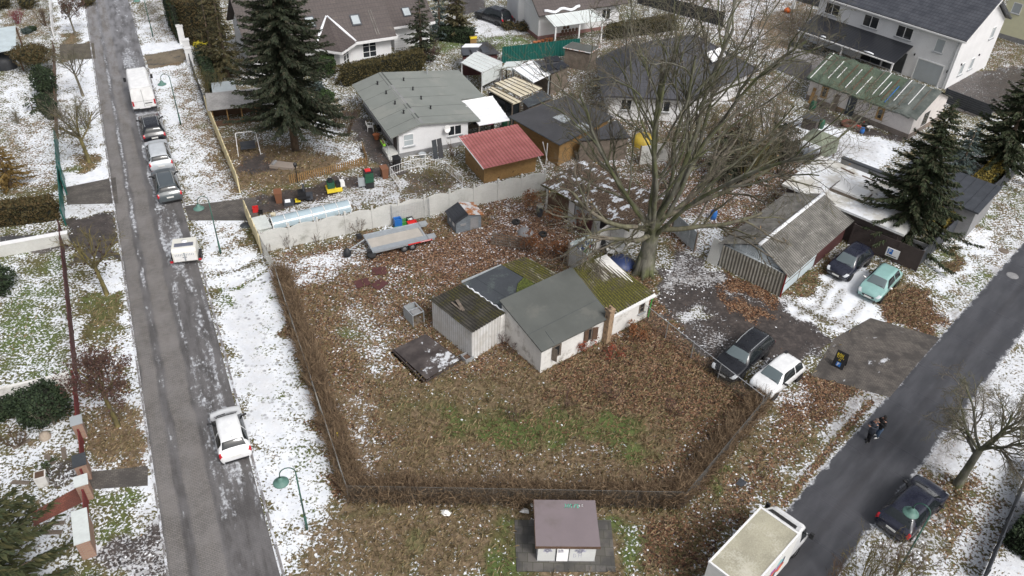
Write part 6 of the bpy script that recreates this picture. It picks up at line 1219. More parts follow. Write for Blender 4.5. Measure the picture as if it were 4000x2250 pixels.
# ------------------------------------------------------------------ advertising board and signs
sb = G(3275, 1430); ST = thing('pavement_sign', 'black folding pavement sign with yellow lettering and blue parking square', 'sign', sb, R(-40))
for s in (0, 1):
    MM = Matrix.Rotation(R(12 if s == 0 else -12), 4, 'X'); pn = part(ST, 'board', TRIM, MB().box(-.36, .36, -.28 if s == 0 else .26, -.26 if s == 0 else .28, 0, 1.15, 0, Matrix.Translation((0, 0, 0)) @ Matrix.Rotation(R(-13 if s == 0 else 13), 4, 'X')))
    if s == 0:
        MS = Matrix.Rotation(R(-13), 4, 'X') @ Matrix.Translation((0, -.281, 0)); part(pn, 'parking_symbol', M['blue'], MB().box(-.14, .14, -.008, 0, .12, .4, 0, MS))
        q_ = MB(); write(q_, 'P', MS @ Matrix.Translation((-.05, -.01, .16)), .2, .035); part(pn, 'letter', M['white_pvc'], q_)
        q_ = MB(); write(q_, 'BOHM', MS @ Matrix.Translation((-.26, 0, .78)), .2, .03, 0, .68); write(q_, 'SEARS', MS @ Matrix.Translation((-.24, 0, .66)), .08, .016, 0, 1.2); write(q_, 'XX', MS @ Matrix.Translation((-.08, 0, .5)), .08, .016, 0, 1); part(pn, 'lettering', M['yellow'], q_)
pg_ = G(3486, 985, 1.2); PSg = thing('parking_sign', 'white sign with blue parking square on the dark board fence', 'sign', (pg_.x, pg_.y, 0), R(-39))
pp = part(PSg, 'panel', M['white_pvc'], MB().box(-.4, .5, -.14, -.1, .85, 1.55)); part(pp, 'parking_symbol', M['blue'], MB().box(-.3, .05, -.15, -.141, 1.08, 1.48)); q_ = MB(); write(q_, 'P', Matrix.Translation((-.2, -.151, 1.14)), .28, .05); part(pp, 'letter', M['white_pvc'], q_); part(pp, 'text_line', TRIM, MB().box(-.3, .4, -.15, -.141, .93, .98))
part(PSg, 'post', M['wood_old'], MB().path([(-.1, -.06, 0), (-.1, -.06, 1.5)], .04, 6)); 
tag(MB().cbox((0, 0, .9), (1.7, .05, .3)).cbox((0, 0, .55), (1.7, .05, .25)).build('white_board', M['white_pvc'], loc=(*G(3565, 985, 0).xy, 0), rz=R(-39)), 'long white board leaning on the dark board fence right of the parking sign', 'board')
# ------------------------------------------------------------------ things lying on the plot
bq = [G(1000+a*.5176, 750+b*.5176, .12) for a, b in ((1040, 1195), (1275, 1080), (1535, 1270), (1285, 1420))]; c = sum(bq, Vector())/4
BD = thing('shuttering_board', 'large dark shuttering board with snow patches lying on dry grass', 'board', (c.x, c.y))
dk = NT('wet_brown_board'); _a = dk.noise(1.0, 5, .65); _b = dk.noise(2.5, 4, .6)
_sx, _sy, _sz = dk.xyz(); part(BD, 'top_sheet', dk.done(dk.mix(dk.mr(dk.m('ADD', _b, dk.m('MULTIPLY', _sx, .11)), .62, .72), dk.mix(dk.mr(_a, .35, .65), (.042, .034, .032), (.09, .075, .07)), (.6, .62, .65)), .35), MB().slab([p-c+Vector((0, 0, .2)) for p in bq], .05))
part(BD, 'frame', M['wood_dark'], MB().path([bq[0]-c+Vector((-.1, .05, .08)), bq[3]-c+Vector((-.1, -.1, .08))], .06, 4).path([bq[3]-c+Vector((0, -.1, .1)), bq[2]-c+Vector((0, -.1, .1))], .05, 4).path([bq[1]-c+Vector((.05, .05, .1)), bq[2]-c+Vector((.1, 0, .1))], .05, 4)); part(BD, 'lower_sheet', M['wood_brown'], MB().slab([bq[0]-c+Vector((-.22, -.05, .0)), bq[0]-c+Vector((.5, .4, .0)), bq[3]-c+Vector((.4, .5, .0)), bq[3]-c+Vector((-.3, -.15, .0))], .04)); part(BD, 'loose_lath', M['wood_old'], MB().path([bq[3]-c+Vector((.1, -.25, .05)), bq[2]-c+Vector((.4, -.1, .1))], .03, 4))
g = G(1825, 1405); FT = thing('water_tray', 'small pale open tray at the corrugated shed corner', 'tray', g, R(38)); part(FT, 'shell', M['alu'], MB().box(-.3, .3, -.3, .3, 0, .04).box(-.3, .3, -.3, -.26, .04, .35).box(-.3, .3, .26, .3, .04, .35).box(-.3, -.26, -.26, .26, .04, .35).box(.26, .3, -.26, .26, .04, .35)); part(FT, 'soil', M['wood_brown'], MB().box(-.255, .255, -.255, .255, .041, .2))
g = G(1618, 1250); MCg = thing('metal_cage', 'open galvanised crate standing left of the corrugated shed', 'crate', g, R(-52)); q_ = MB(); 
for x in (-.55, .55):
    for y in (-.4, .4): q_.box(x-.03, x+.03, y-.03, y+.03, 0, .95)
q_.box(-.55, .55, -.43, -.37, .9, .96).box(-.55, .55, .37, .43, .9, .96).box(-.58, -.52, -.37, .37, .9, .96).box(.52, .58, -.37, .37, .9, .96).box(-.03, .03, -.37, .37, .9, .96); part(MCg, 'frame', M['alu'], q_); part(MCg, 'side_panel', M['blind'], MB().box(-.52, .52, -.41, -.38, .03, .9).box(-.57, -.54, -.37, .37, .03, .9)); part(MCg, 'base', M['wood_old'], MB().box(-.5, .5, -.36, .36, 0, .05)); part(MCg, 'lid_tray', M['plinth'], MB().box(.04, .5, -.3, .3, .8, .9))
def crate(px, py, w_, d_, h_, mat, label, rz, name='plastic_crate', cat_='crate', z=0, fill=None):
    g = G(px, py); t = thing(name, label, cat_, (g.x, g.y, z), rz); e = .03; part(t, 'shell', mat, MB().box(-w_/2, w_/2, -d_/2, d_/2, 0, e).box(-w_/2, w_/2, -d_/2, -d_/2+e, e, h_).box(-w_/2, w_/2, d_/2-e, d_/2, e, h_).box(-w_/2, -w_/2+e, -d_/2+e, d_/2-e, e, h_).box(w_/2-e, w_/2, -d_/2+e, d_/2-e, e, h_)); part(t, 'rim', mat, MB().box(-w_/2-.02, w_/2+.02, -d_/2-.02, -d_/2, h_-.06, h_).box(-w_/2-.02, w_/2+.02, d_/2, d_/2+.02, h_-.06, h_))
    if fill: part(t, 'contents', fill, MB().box(-w_/2+e+.003, w_/2-e-.003, -d_/2+e+.003, d_/2-e-.003, e+.003, h_*.7))
    return t
a_ = R(26); z6p = lambda x, y: (1000+x*.5176, 750+y*.5176)
crate(*z6p(1072, 262), .55, .4, .75, M['blue'], 'tall blue plastic crate by the concrete fence', a_); crate(*z6p(1120, 240), .8, .5, .32, M['green'], 'green plastic crate between the blue and black crates', a_); crate(*z6p(1165, 232), .45, .45, .4, M['black'], 'black plastic crate behind the red one', a_, fill=M['snow']); crate(*z6p(1180, 258), .7, .45, .38, M['red'], 'red plastic box at the end of the crate row', a_, fill=M['red']); crate(*z6p(1067, 283), .45, .3, .16, plastic('pale_green_plastic', (.2, .42, .22)), 'flat pale green tray in front of the tall blue crate', a_)
gw = thing('mesh_panel', 'tall wire mesh panel leaning on the concrete fence behind the crates', 'mesh panel', G(*z6p(1030, 250)), a_); L_ = (G(*z6p(1318, 205))-G(*z6p(1030, 250))).length; q_ = MB()
for i in range(24): q_.box(i*L_/23-.006, i*L_/23+.006, -.006, .006, 0, 1.6)
for j in range(8): q_.box(0, L_, -.005, .005, .1+j*.2, .11+j*.2)
part(gw, 'wires', M['alu'], q_); part(gw, 'post', M['alu'], MB().path([(0, 0, 0), (0, 0, 1.75)], .03, 6)); part(gw, 'post', M['alu'], MB().path([(L_, 0, 0), (L_, 0, 1.75)], .03, 6))
for i, (x, y, l_) in enumerate(((930, 600, 'maroon flat slab, the upper of three lying on the leaves'), (800, 690, 'maroon flat slab half under snow, the left one of three'), (930, 700, 'maroon flat slab, the lower right one of three'))): tag(MB().prism([(-.52, -.4), (.48, -.42), (.5, .36), (.1, .42), (-.46, .4)], 0, .05).build('rubber_slab', M['wood_maroon'], loc=(*G(*z6p(x, y)).xy, .02), rz=R(10+i*22)), l_, 'slab', 'maroon slabs on the plot')
g = G(*z6p(1905, 420)); PL = thing('pallet_fence', 'grey slatted wooden pallets propped up among rust-brown leaves', 'pallets', g, R(-12)); q_ = MB()
for j in range(5): q_.box(-1.3, 1.3, -.02+j*.05, .02+j*.05, .1+j*.18, .2+j*.18)
part(PL, 'slat', M['wood_old'], q_); part(PL, 'batten', M['wood_old'], MB().box(-1.2, -1.1, .05, .12, 0, 1.0).box(-.05, .05, .05, .12, 0, 1.0).box(1.1, 1.2, .05, .12, 0, 1.0))
zBp = lambda x, y: (1950+x*.345, 650+y*.345)
for (x, y, l_) in ((190, 640, 'old black tyre lying on leaves left of the old shed'), (495, 780, 'black tyre near the manhole cover among leaves')): tag(MB().lathe([(.18, .0), (.3, .0), (.33, .1), (.3, .2), (.18, .2), (.16, .1), (.18, .0)], n=18).build('tyre', TY, loc=G(*zBp(x, y)), smooth=True), l_, 'tyre')
tag(MB().lathe([(.001, .3), (.35, .28), (.55, .1), (.6, 0)], n=16).build('concrete_dome', M['plinth'], loc=G(*zBp(295, 750)), smooth=True), 'grey rounded manhole dome between leaves and snow', 'manhole cover')
bn_ = thing('rubbish_bin', 'dark grey bin standing in front of the old shed', 'bin', G(*zBp(455, 560)), .3); part(bn_, 'body', M['dark_metal'], MB().path([(0, 0, 0), (0, 0, .9)], [.22, .28], 10)); part(bn_, 'lid', M['plinth'], MB().path([(0, 0, .903), (0, 0, 1.0)], [.3, .25], 10))
def chair(px, py, label, rz, mat=None, z=0):
    m_ = mat or M['white_plastic']; t = thing('garden_chair', label, 'chair', (*G(px, py, z).xy, z), rz, 'garden chairs beside the beech'); part(t, 'seat', m_, MB().box(-.24, .24, -.24, .24, .4, .43)); part(t, 'backrest', m_, MB().slab([(-.24, .24, .5), (.24, .24, .5), (.22, .36, .88), (-.22, .36, .88)], .03))
    for s in (-1, 1):
        for y in (-.22, .22): part(t, 'leg', m_, MB().path([(s*.22, y, .4), (s*.26, y*1.2, 0)], .028, 5))
        part(t, 'armrest', m_, MB().path([(s*.27, .28, .64), (s*.28, -.2, .64), (s*.26, -.24, .42)], .025, 5))
    return t
chair(*zBp(1262, 1015), 'white plastic armchair nearest the mossy roof, by the beech', R(70)); chair(*zBp(1355, 1000), 'white plastic armchair farther back beside the beech trunk', R(-60)); chair(*zBp(1200, 965), 'black plastic armchair at the graffiti fence corner', R(40), M['black'])
tag(MB().lathe([(.001, .55), (.6, .5), (.95, .2), (1.0, 0)], n=12).build('covered_heap', mk('dark_blue_tarp', (.03, .05, .14), .5, .2), loc=G(*zBp(1380, 1110)), smooth=True), 'low heap under dark blue sheet between mossy roof and beech', 'heap')
# ------------------------------------------------------------------ garden clutter behind the concrete fence
zEp = lambda x, y: (900+x*.4808, 700+y*.4808)
gh0, gh1 = G(*zEp(350, 410)), G(*zEp(985, 262)); dd_ = gh1-gh0; gL = dd_.length; GH = thing('cloche_tunnel', 'long arched glazed cloche tunnel behind the concrete fence', 'cold frame', (gh0.x, gh0.y), math.atan2(dd_.y, dd_.x))
ns_ = 6; ar = lambda x, r0=.62: [(x, r0-r0*1.0*math.cos(a)-.1, .05+.62*math.sin(a)) for a in [math.pi*i/10 for i in range(11)]]
for i in range(ns_):
    x0, x1 = i*gL/ns_, (i+1)*gL/ns_; A_, B_ = ar(x0+.04), ar(x1-.04); part(GH, 'pane', mk('pale_blue_glazing', (.38, .47, .52), .15, .1, .5, 3) if i == 0 else bpy.data.materials['pale_blue_glazing'], MB().add(A_+B_, [(k, k+1, 12+k, 11+k) for k in range(10)]), True)
for i in range(ns_+1): part(GH, 'arch', M['white_pvc'], MB().path(ar(min(max(i*gL/ns_, .02), gL-.02), .64), .035, 5))
def wheelie(px, py, mat, label, rz=0.3, h_=1.0):
    t = thing('wheelie_bin', label, 'bin', G(px, py), rz); part(t, 'body', mat, MB().add([(-.22, -.22, 0), (.22, -.22, 0), (.22, .25, 0), (-.22, .25, 0), (-.28, -.3, h_-.1), (.28, -.3, h_-.1), (.28, .32, h_-.1), (-.28, .32, h_-.1)], [(3, 2, 1, 0), (0, 1, 5, 4), (1, 2, 6, 5), (2, 3, 7, 6), (3, 0, 4, 7), (4, 5, 6, 7)])); part(t, 'lid', mat, MB().slab([(-.3, -.33, h_-.08), (.3, -.33, h_-.08), (.3, .36, h_), (-.3, .36, h_)], .04)); part(t, 'wheel', TY, MB().path([(-.26, .28, .1), (.26, .28, .1)], .1, 8)); return t
brn = plastic('brown_bin_plastic', (.2, .09, .05)); z2p = lambda x, y: (1000+x*.5176, y*.5176)
wheelie(*zEp(397, 185), brn, 'brown wheelie bin on the wet path near the cream fence'); wheelie(*z2p(972, 1340), brn, 'brown wheelie bin beside the tall green machine', .5); wheelie(*z2p(1065, 1265), M['black'], 'black wheelie bin by the bungalow steps', .5)
def boxes(name, label, cat_, px, py, rz, specs):
    t = thing(name, label, cat_, G(px, py), rz)
    for nm, mat, b in specs: part(t, nm, mat, MB().box(*b))
    return t
wlp = TY
boxes('garden_machine', 'tall stack of green and black garden boxes with red top', 'machine', *z2p(855, 1410), .45, [('lower_box', M['black'], (-.32, .32, -.3, .3, 0, .55)), ('middle_box', M['dkgreen'], (-.34, .34, -.32, .32, .553, .95)), ('upper_box', M['dkgreen'], (-.33, .33, -.3, .3, .953, 1.4)), ('trim', M['black'], (-.35, .35, -.33, .33, 1.403, 1.5)), ('red_top', M['red'], (-.25, .2, -.2, .2, 1.503, 1.58))])
boxes('ride_on_mower', 'ride-on mower with yellow deck and dark green bonnet', 'mower', *z2p(600, 1440), .4, [('deck', M['yellow'], (-.7, .5, -.4, .4, .1, .4)), ('bonnet', M['dkgreen'], (-.6, -.05, -.28, .28, .403, .9)), ('seat', M['black'], (.05, .4, -.25, .25, .403, .8)), ('engine', M['black'], (-.5, -.15, -.2, .2, .903, 1.15)), ('grass_box', M['white_plastic'], (.42, .75, -.3, .3, .42, .8))])
boxes('garden_barrow', 'upright grey wheelbarrow next to the green stack', 'wheelbarrow', *z2p(805, 1420), .3, [('tray', M['blind'], (-.3, .3, -.06, .05, .2, .95)), ('handle', M['alu'], (-.3, -.24, .06, .12, 0, 1.2)), ('handle', M['alu'], (.24, .3, .06, .12, 0, 1.2))])
boxes('barbecue_grill', 'black smoker grill with dry grass pot in the snow', 'grill', *zEp(610, 175), .3, [('body', M['black'], (-.5, .1, -.3, .3, .3, .9)), ('firebox', M['dark_metal'], (.103, .6, -.25, .25, .2, .6)), ('chimney', M['dark_metal'], (-.1, .05, -.1, .05, .903, 1.5)), ('shelf', M['black'], (-.6, .4, -.5, -.303, .5, .55)), ('leg', M['dark_metal'], (-.45, -.38, -.25, -.18, 0, .297)), ('leg', M['dark_metal'], (.4, .47, .12, .2, 0, .197))])
boxes('tool_box', 'yellow lidded box with black case in front of the smoker', 'box', *zEp(540, 195), .3, [('base', M['black'], (-.4, .3, -.2, .2, 0, .2)), ('lid', M['yellow'], (-.1, .3, -.22, .22, .203, .3))])
boxes('plastic_case', 'grey-black case lying in snow left of the yellow lidded box', 'case', *zEp(480, 205), .3, [('shell', M['dark_metal'], (-.4, .35, -.25, .25, 0, .3)), ('snow_top', M['snow'], (-.3, .1, -.2, .2, .303, .36))])
crate(*zEp(207, 262), .42, .36, .4, M['red'], 'red drinks crate on the wet path beside the cream fence', .3, 'drinks_crate'); crate(*zEp(248, 280), .3, .3, .25, M['black'], 'small black bucket right of the red drinks crate', .2, 'bucket', 'bucket')
tag(MB().path([(0, 0, 0), (0, 0, .4)], [.16, .2], 12).build('bucket', M['poly_cream'], loc=G(*zEp(352, 315)), smooth=False), 'cream bucket near the end of the cloche tunnel', 'bucket')
tag(MB().box(-.9, .9, -.55, .55, .25, .32).box(-.8, .8, -.45, .45, 0, .248).build('cold_frame_lid', M['poly'], loc=G(*zEp(255, 380)), rz=R(-60)), 'white flat lid box at the fence corner before the cloche tunnel', 'cold frame')
pf = thing('picket_fence', 'tan wooden picket fence along the wet garden path', 'fence', G(*z2p(260, 1385)), 0); _a, _b, _c = G(*z2p(260, 1385)), G(*z2p(845, 1245)), G(*z2p(800, 1120)); pf.location = (0, 0, 0)
for a, b in ((_a, _b), (_b, _c)):
    d = b-a; n_ = int(d.length/.17); an_ = math.atan2(d.y, d.x)
    for i in range(min(n_, 60)): p = a.lerp(b, i/n_); part(pf, 'picket', M['wood_tan'], MB().cbox((p.x, p.y, .4), (.09, .02, .75+.05*math.sin(i)), an_))
    part(pf, 'rail', M['wood_brown'], MB().path([(a.x, a.y+.03, .25), (b.x, b.y+.03, .25)], .03, 4).path([(a.x, a.y+.03, .6), (b.x, b.y+.03, .6)], .03, 4))
for i, (x, y, l_) in enumerate(((315, 1380, 'black garden lantern post in front of the picket fence'),)): t = thing('garden_lantern', l_, 'lantern', G(*z2p(x, y))); part(t, 'post', TRIM, MB().path([(0, 0, 0), (0, 0, 1.5)], .035, 6)); part(t, 'lantern_head', TRIM, MB().lathe([(.001, 1.5), (.12, 1.5), (.16, 1.72), (.05, 1.85), (.001, 1.9)], n=8))
mt = thing('old_mattress', 'grey-brown mattress lying on bare soil under the big spruce', 'mattress', G(*z2p(205, 1260)), R(-8)); part(mt, 'mattress', mk('grey_brown_cloth', (.26, .22, .19), .9, .1), MB().box(-1.0, 1.0, -.45, .45, .02, .25)); part(mt, 'pillow', M['plinth'], MB().path([(-.75, -.3, .3), (-.7, .3, .3)], .12, 8))
sw = thing('garden_swing', 'white-framed garden swing beside the spruce trunk', 'swing', G(*((1880)*.5176, 1150*.5176)), R(20)); q_ = MB()
for s in (-1, 1): q_.path([(s*.9, -.6, 0), (s*.8, 0, 1.9), (s*.9, .6, 0)], .03, 5)
q_.path([(-.8, 0, 1.9), (.8, 0, 1.9)], .03, 5); part(sw, 'frame', M['white_pvc'], q_); part(sw, 'bench', M['dark_metal'], MB().box(-.6, .6, -.25, .25, .45, .52).box(-.6, .6, .2, .25, .523, .95))
cpx = thing('chicken_coop', 'wooden glazed-roof lean-to behind the cream fence', 'coop', G(1620*.5176, 955*.5176), R(20)); part(cpx, 'roof', mk('dirty_corrugated_plastic', (.3, .29, .28), .6, .25, .8, 6), MB().slab([(-.3, -.3, 1.7), (5.2, -.3, 1.7), (5.2, 2.4, 2.1), (-.3, 2.4, 2.1)], .05)); part(cpx, 'wall', M['wood_brown'], MB().box(0, 5, 2.0, 2.1, 0, 1.95).box(0, 5, 0, .05, 0, .5))
for i in range(5): part(cpx, 'post', M['wood_tan'], MB().box(i*1.22, i*1.22+.1, -.05, .05, 0, 1.65))
ghs = thing('small_greenhouse', 'tiny glass greenhouse with snow on its roof behind the cream fence', 'greenhouse', G(1720*.5176, 800*.5176), R(20)); part(ghs, 'glazing', M['poly'], MB().box(-1, .9, 0, 1.3, 0, 1.5)); part(ghs, 'roof', M['glass_pale'], MB().slab([(-1.1, -.1, 1.5), (1.0, -.1, 1.5), (1.0, 1.4, 1.8), (-1.1, 1.4, 1.8)], .04)); part(ghs, 'frame', TRIM, MB().box(-1.02, -.96, -.03, .03, 0, 1.5).box(.87, .93, -.03, .03, 0, 1.5).box(-1.0, .9, -.03, .03, .7, .75))
for i, (x, y) in enumerate(((1335, 1040),)): t = thing('roofing_sheets', 'dark torn roofing felt sheets leaning on the bungalow front', 'sheets', G(*z2p(1375, 1190)), R(26.7)); part(t, 'sheet', M['felt_dark'], MB().slab([(-.45, -.15, 0), (-.05, -.15, 0), (-.1, .12, 1.7), (-.5, .12, 1.65)], .03)); part(t, 'sheet', M['felt_black'], MB().slab([(0, -.2, 0), (.45, -.2, 0), (.35, .1, 1.75), (-.05, .1, 1.7)], .03))
# garden pots, umbrella, toys and barrels far off
z3p = lambda x, y: (2000+x*.5176, y*.5176); z4p = lambda x, y: (3000+x*.5176, y*.5176)
prof_pot = [(.12, 0), (.2, .3), (.22, .32), (.18, .3), (.001, .26)]
pot0 = None
for i, (x, y, s_, l_) in enumerate(((175, 340, 1.2, 'leftmost terracotta pot of the far pot group'), (205, 330, 1.0, 'second terracotta pot from the left at the far lawn edge'), (232, 322, 1.0, 'middle terracotta pot of the far group'), (262, 315, 1.2, 'fourth terracotta pot, large, at the far lawn edge'), (292, 312, 1.2, 'rightmost terracotta pot of the far group'), (185, 248, 1.5, 'large terracotta tub beside the far house wall'))):
    if pot0 is None: pot0 = tag(MB().lathe(prof_pot, n=12).build('plant_pot', M['terracotta'], smooth=True), l_, 'plant pot', None, None); o = pot0
    else: o = pot0.copy(); COL.objects.link(o); o['label'] = l_
    o['group'] = 'terracotta pots by the far lawn'; o.location = G(*z3p(x, y)); o.scale = (s_,)*3
um = thing('parasol', 'closed white parasol standing in the far yard', 'parasol', G(*z4p(178, 100))); part(um, 'pole', M['alu'], MB().path([(0, 0, 0), (0, 0, 2.3)], .03, 6)); part(um, 'canopy', M['white_plastic'], MB().lathe([(.3, .6), (.28, .7), (.16, 1.6), (.05, 2.25), (.001, 2.3)], n=8), True)
tag(MB().lathe([(.001, 0), (.35, .05), (.45, .25), (.3, .5), (.001, .55)], n=10).build('toy_car', plastic('orange_plastic', (.75, .16, .03)), loc=G(*z4p(145, 92)), smooth=True), 'orange ride-on toy beside the closed parasol', 'toy')
def barrel(px, py, mat, label, h_=.9, r_=.3):
    t = thing('rain_barrel', label, 'barrel', G(px, py)); part(t, 'drum', mat, MB().lathe([(.001, 0), (r_*.85, 0), (r_, h_*.4), (r_*.95, h_*.8), (r_*.8, h_*.95)], n=14), True); part(t, 'lid', mat, MB().lathe([(r_*.84, h_*.95), (r_*.86, h_), (.001, h_+.03)], n=14), True); return t
barrel(*z4p(330, 830), M['dkgreen'], 'dark green composter in front of the tarpaulin house'); barrel(*z4p(395, 965), M['dkgreen'], 'green barrel beside the camouflage canopy', .8); barrel(*z4p(706, 1005), M['blue'], 'blue barrel on the snowy courtyard', .55, .2); barrel(1800+540*.3243, 50+1395*.3243, M['dkgreen'], 'green rain barrel beside the patio roof', 1.0, .4)
barrel(2000+1515*.5176, 750+200*.5176, M['blue'], 'bright blue drum lying near the corrugated garage', .7, .28)
tag(MB().lathe([(.45, 0), (.7, 0), (.75, .15), (.7, .3), (.45, .3), (.42, .15), (.45, 0)], n=20).build('round_planter', mk('rust_ring', (.14, .05, .035), .7, .2), loc=G(*z4p(605, 945)), smooth=True), 'large round rust-brown ring standing in the snow by the white block wall', 'planter ring')
for i, (x, y, l_) in enumerate(((672, 925, 'left dark pot lying by the white block wall'), (730, 945, 'right dark pot lying by the white block wall'))): tag(MB().lathe([(.001, 0), (.32, .0), (.4, .25), (.001, .28)], n=12).build('dark_pot', TRIM, loc=G(*z4p(x, y)), smooth=True), l_, 'pot')
tag(MB().lathe([(.001, .4), (.3, .4), (.31, .43), (.001, .43)], n=14).path([(0, 0, 0), (0, 0, .4)], .03, 5).build('bistro_table', M['white_pvc'], loc=G(*z4p(762, 990))), 'small round white table beside the blue barrel', 'table')
dg = thing('dog_kennel', 'dark wooden hutch on the snowy courtyard', 'hutch', G(*z4p(310, 965)), R(-35)); part(dg, 'wall', M['wood_dark'], MB().box(-.65, .65, -.5, .5, 0, 1.0)); part(dg, 'roof', M['felt_black'], MB().box(-.75, .75, -.6, .6, 1.003, 1.08))
zo = [G(*z4p(x, y), 2.0) for x, y in ((245, 1040), (345, 960), (545, 1035), (410, 1100))]; c = sum(zo, Vector())/4; pvn = thing('camouflage_canopy', 'olive tarpaulin pavilion sagging on wooden posts in the courtyard', 'pavilion', (c.x, c.y)); tpn = mk('olive_tarp', (.17, .19, .14), .7, .15, 2, 8); vs = [(p.x-c.x, p.y-c.y, 1.9) for p in zo]+[(0, 0, 2.6)]
part(pvn, 'tarpaulin', tpn, MB().add(vs, [(0, 1, 4), (1, 2, 4), (2, 3, 4), (3, 0, 4)]).add([vs[2], vs[3], (vs[3][0]*1.1, vs[3][1]*1.1, .7), (vs[2][0]*1.05, vs[2][1]*1.05, .5)], [(0, 1, 2, 3)]))
for v in vs[:4]: part(pvn, 'post', M['wood_brown'], MB().path([(v[0]*.95, v[1]*.95, 0), (v[0]*.95, v[1]*.95, 1.88)], .05, 5))
for i, (x, y, h_, w_, mat, l_) in enumerate(((320, 775, 1.5, .35, M['wood_tan'], 'tan board leaning left of the left window of the block house'), (490, 835, 1.7, .5, M['wood_old'], 'grey board leaning right of the left window of the block house'), (345, 780, .8, .3, M['wood_raw'], 'short raw board at the left end of the block house'))): g = G(*z4p(x, y)); tag(MB().slab([(-w_/2, -.2, 0), (w_/2, -.2, 0), (w_/2, .15, h_), (-w_/2, .15, h_)], .04).build('leaning_board', mat, loc=g, rz=TR), l_, 'board')
# manholes, drain, debris
for i, (px, py, r_, mat, l_) in enumerate(((3955, 1077, .42, M['plinth'], 'round manhole cover in the asphalt of the right road'), (3920, 980, .38, M['wood_old'], 'round brown manhole in the verge beside the right road'), (960, 880, .42, M['felt_dark'], 'dark round cover by the cream fence corner'))): tag(MB().lathe([(.001, .03), (r_*.8, .03), (r_*.82, .02), (r_*.95, .02), (r_, .005)], n=22).build('manhole_cover', mat, loc=G(px, py)), l_, 'manhole')
tag(MB().box(-.25, .25, -.2, .2, .01, .05).build('storm_drain', M['dark_metal'], loc=G(2895, 1888), rz=R(50)), 'rusty storm drain grate in the mossy verge', 'drain')
for i, (px, py, s_, l_) in enumerate(((1740, 2005, .35, 'upright white plastic scrap in front of the front hedge'), (2050, 2000, .35, 'crumpled white bag left of the transformer hut roof'), (2080, 1975, .22, 'small white paper scrap behind the transformer hut'))):
    r_ = random.Random(i); vs = [(math.cos(a)*s_*r_.uniform(.5, 1), math.sin(a)*s_*r_.uniform(.4, .8), r_.uniform(.02, .15)) for a in [k*.9 for k in range(7)]]+[(0, 0, .28)]
    tag(MB().add(vs, [(k, (k+1) % 7, 7) for k in range(7)]).build('litter', M['white_plastic'], loc=G(px, py)), l_, 'litter')
tag(MB().path([(0, 0, 0), (.03, .02, 1.1)], .05, 6).build('marker_post', M['yellow'], loc=G(1322, 1745)), 'short yellow marker post in the left hedge', 'post')
pst = thing('planter_tub', 'square white planter tub in the bottom left garden', 'planter', G(172, 1890), R(25)); part(pst, 'tub', M['old_white'], MB().path([(0, 0, 0), (0, 0, .75)], [.33, .38], 4)); part(pst, 'soil', M['wood_brown'], MB().path([(0, 0, .752), (0, 0, .76)], [.3, .3], 4))
tag(MB().lathe([(.001, .4), (.2, .35), (.32, .15), (.3, 0)], n=9).build('boulder', mk('pale_boulder', (.36, .3, .24), .9, .2), loc=G(178, 1710), smooth=True), 'pale boulder in the snow of the bottom left garden', 'boulder')
for i, (px, py, rz) in enumerate(((195, 1795, -40), (250, 1770, -60), (80, 1885, 0), (215, 2045, 10), (205, 2080, 5), (85, 1735, 50))): tag(MB().box(-.45, .45, -.12, .12, 0, .03).build('stepping_slab', M['wood_old'], loc=G(px, py), rz=R(rz)), ('%s grey stepping slab in the bottom left garden' % ['upper sloping', 'steep upper right', 'lone left', 'upper of the lower pair of', 'lower of the lower pair of', 'topmost'][i]).replace('pair of grey stepping slab', 'paired grey stepping slabs'), 'slab', 'slabs in the bottom left garden')
# carport, covered vehicle
cpt = thing('carport', 'timber carport with pale blue-white roof at the left edge', 'carport', G(0, 310), R(15)); cz = 2.2; q_ = [G(-120, 125, 2.3), G(60, 100, 2.3), G(62, 190, 2.2), G(-120, 222, 2.2)]
part(cpt, 'roof', mk('frosty_roof_sheet', (.48, .55, .58), .5, .12), MB().slab([toloc(cpt, p) for p in q_], .08))
for p in q_[1:3]+[q_[3]]: v = toloc(cpt, p); part(cpt, 'post', M['wood_brown'], MB().box(v.x-.07, v.x+.07, v.y-.07, v.y+.07, 0, 2.1))
tag(MB().lathe([(1.6, 0), (1.55, .7), (1.1, 1.3), (.001, 1.45)], n=14).build('covered_car', M['cloth_dark'], loc=G(5, 262), smooth=True), 'dark tarpaulin-covered car under the carport', 'covered car').scale = (1, .65, 1)

# more garden things
wf = thing('white_garden_fence', 'white wire garden fence with sunburst gate in front of the bungalow', 'fence', (0, 0)); _q = [G(*z2p(x, y)) for x, y in ((1095, 1440), (1015, 1330), (1172, 1275), (1280, 1262), (1430, 1290), (1560, 1400))]
for a, b in zip(_q[:-1], _q[1:]):
    m_ = MB(); d = b-a; n_ = max(2, int(d.length/.22)); m_.path([a+Vector((0, 0, .85)), b+Vector((0, 0, .85))], .022, 4).path([a+Vector((0, 0, .15)), b+Vector((0, 0, .15))], .022, 4)
    for i in range(n_+1): p = a.lerp(b, i/n_); m_.path([p, p+Vector((0, 0, .85))], .01 if i % 4 else .025, 4)
    part(wf, 'section', M['white_pvc'], m_)
_a, _b = _q[2], _q[3]; m_ = MB(); c = (_a+_b)/2
for i in range(11): t_ = math.pi*i/10; m_.path([c+Vector((0, 0, .1)), c+(_b-_a)*.48*math.cos(t_)+Vector((0, 0, .1+1.0*math.sin(t_)))], .014, 4)
m_.path([_a, _a+Vector((0, 0, 1.25))], .035, 5).path([_b, _b+Vector((0, 0, 1.25))], .035, 5).path([_a+Vector((0, 0, 1.2)), _b+Vector((0, 0, 1.2))], .03, 5); part(wf, 'sunburst_gate', M['white_pvc'], m_)
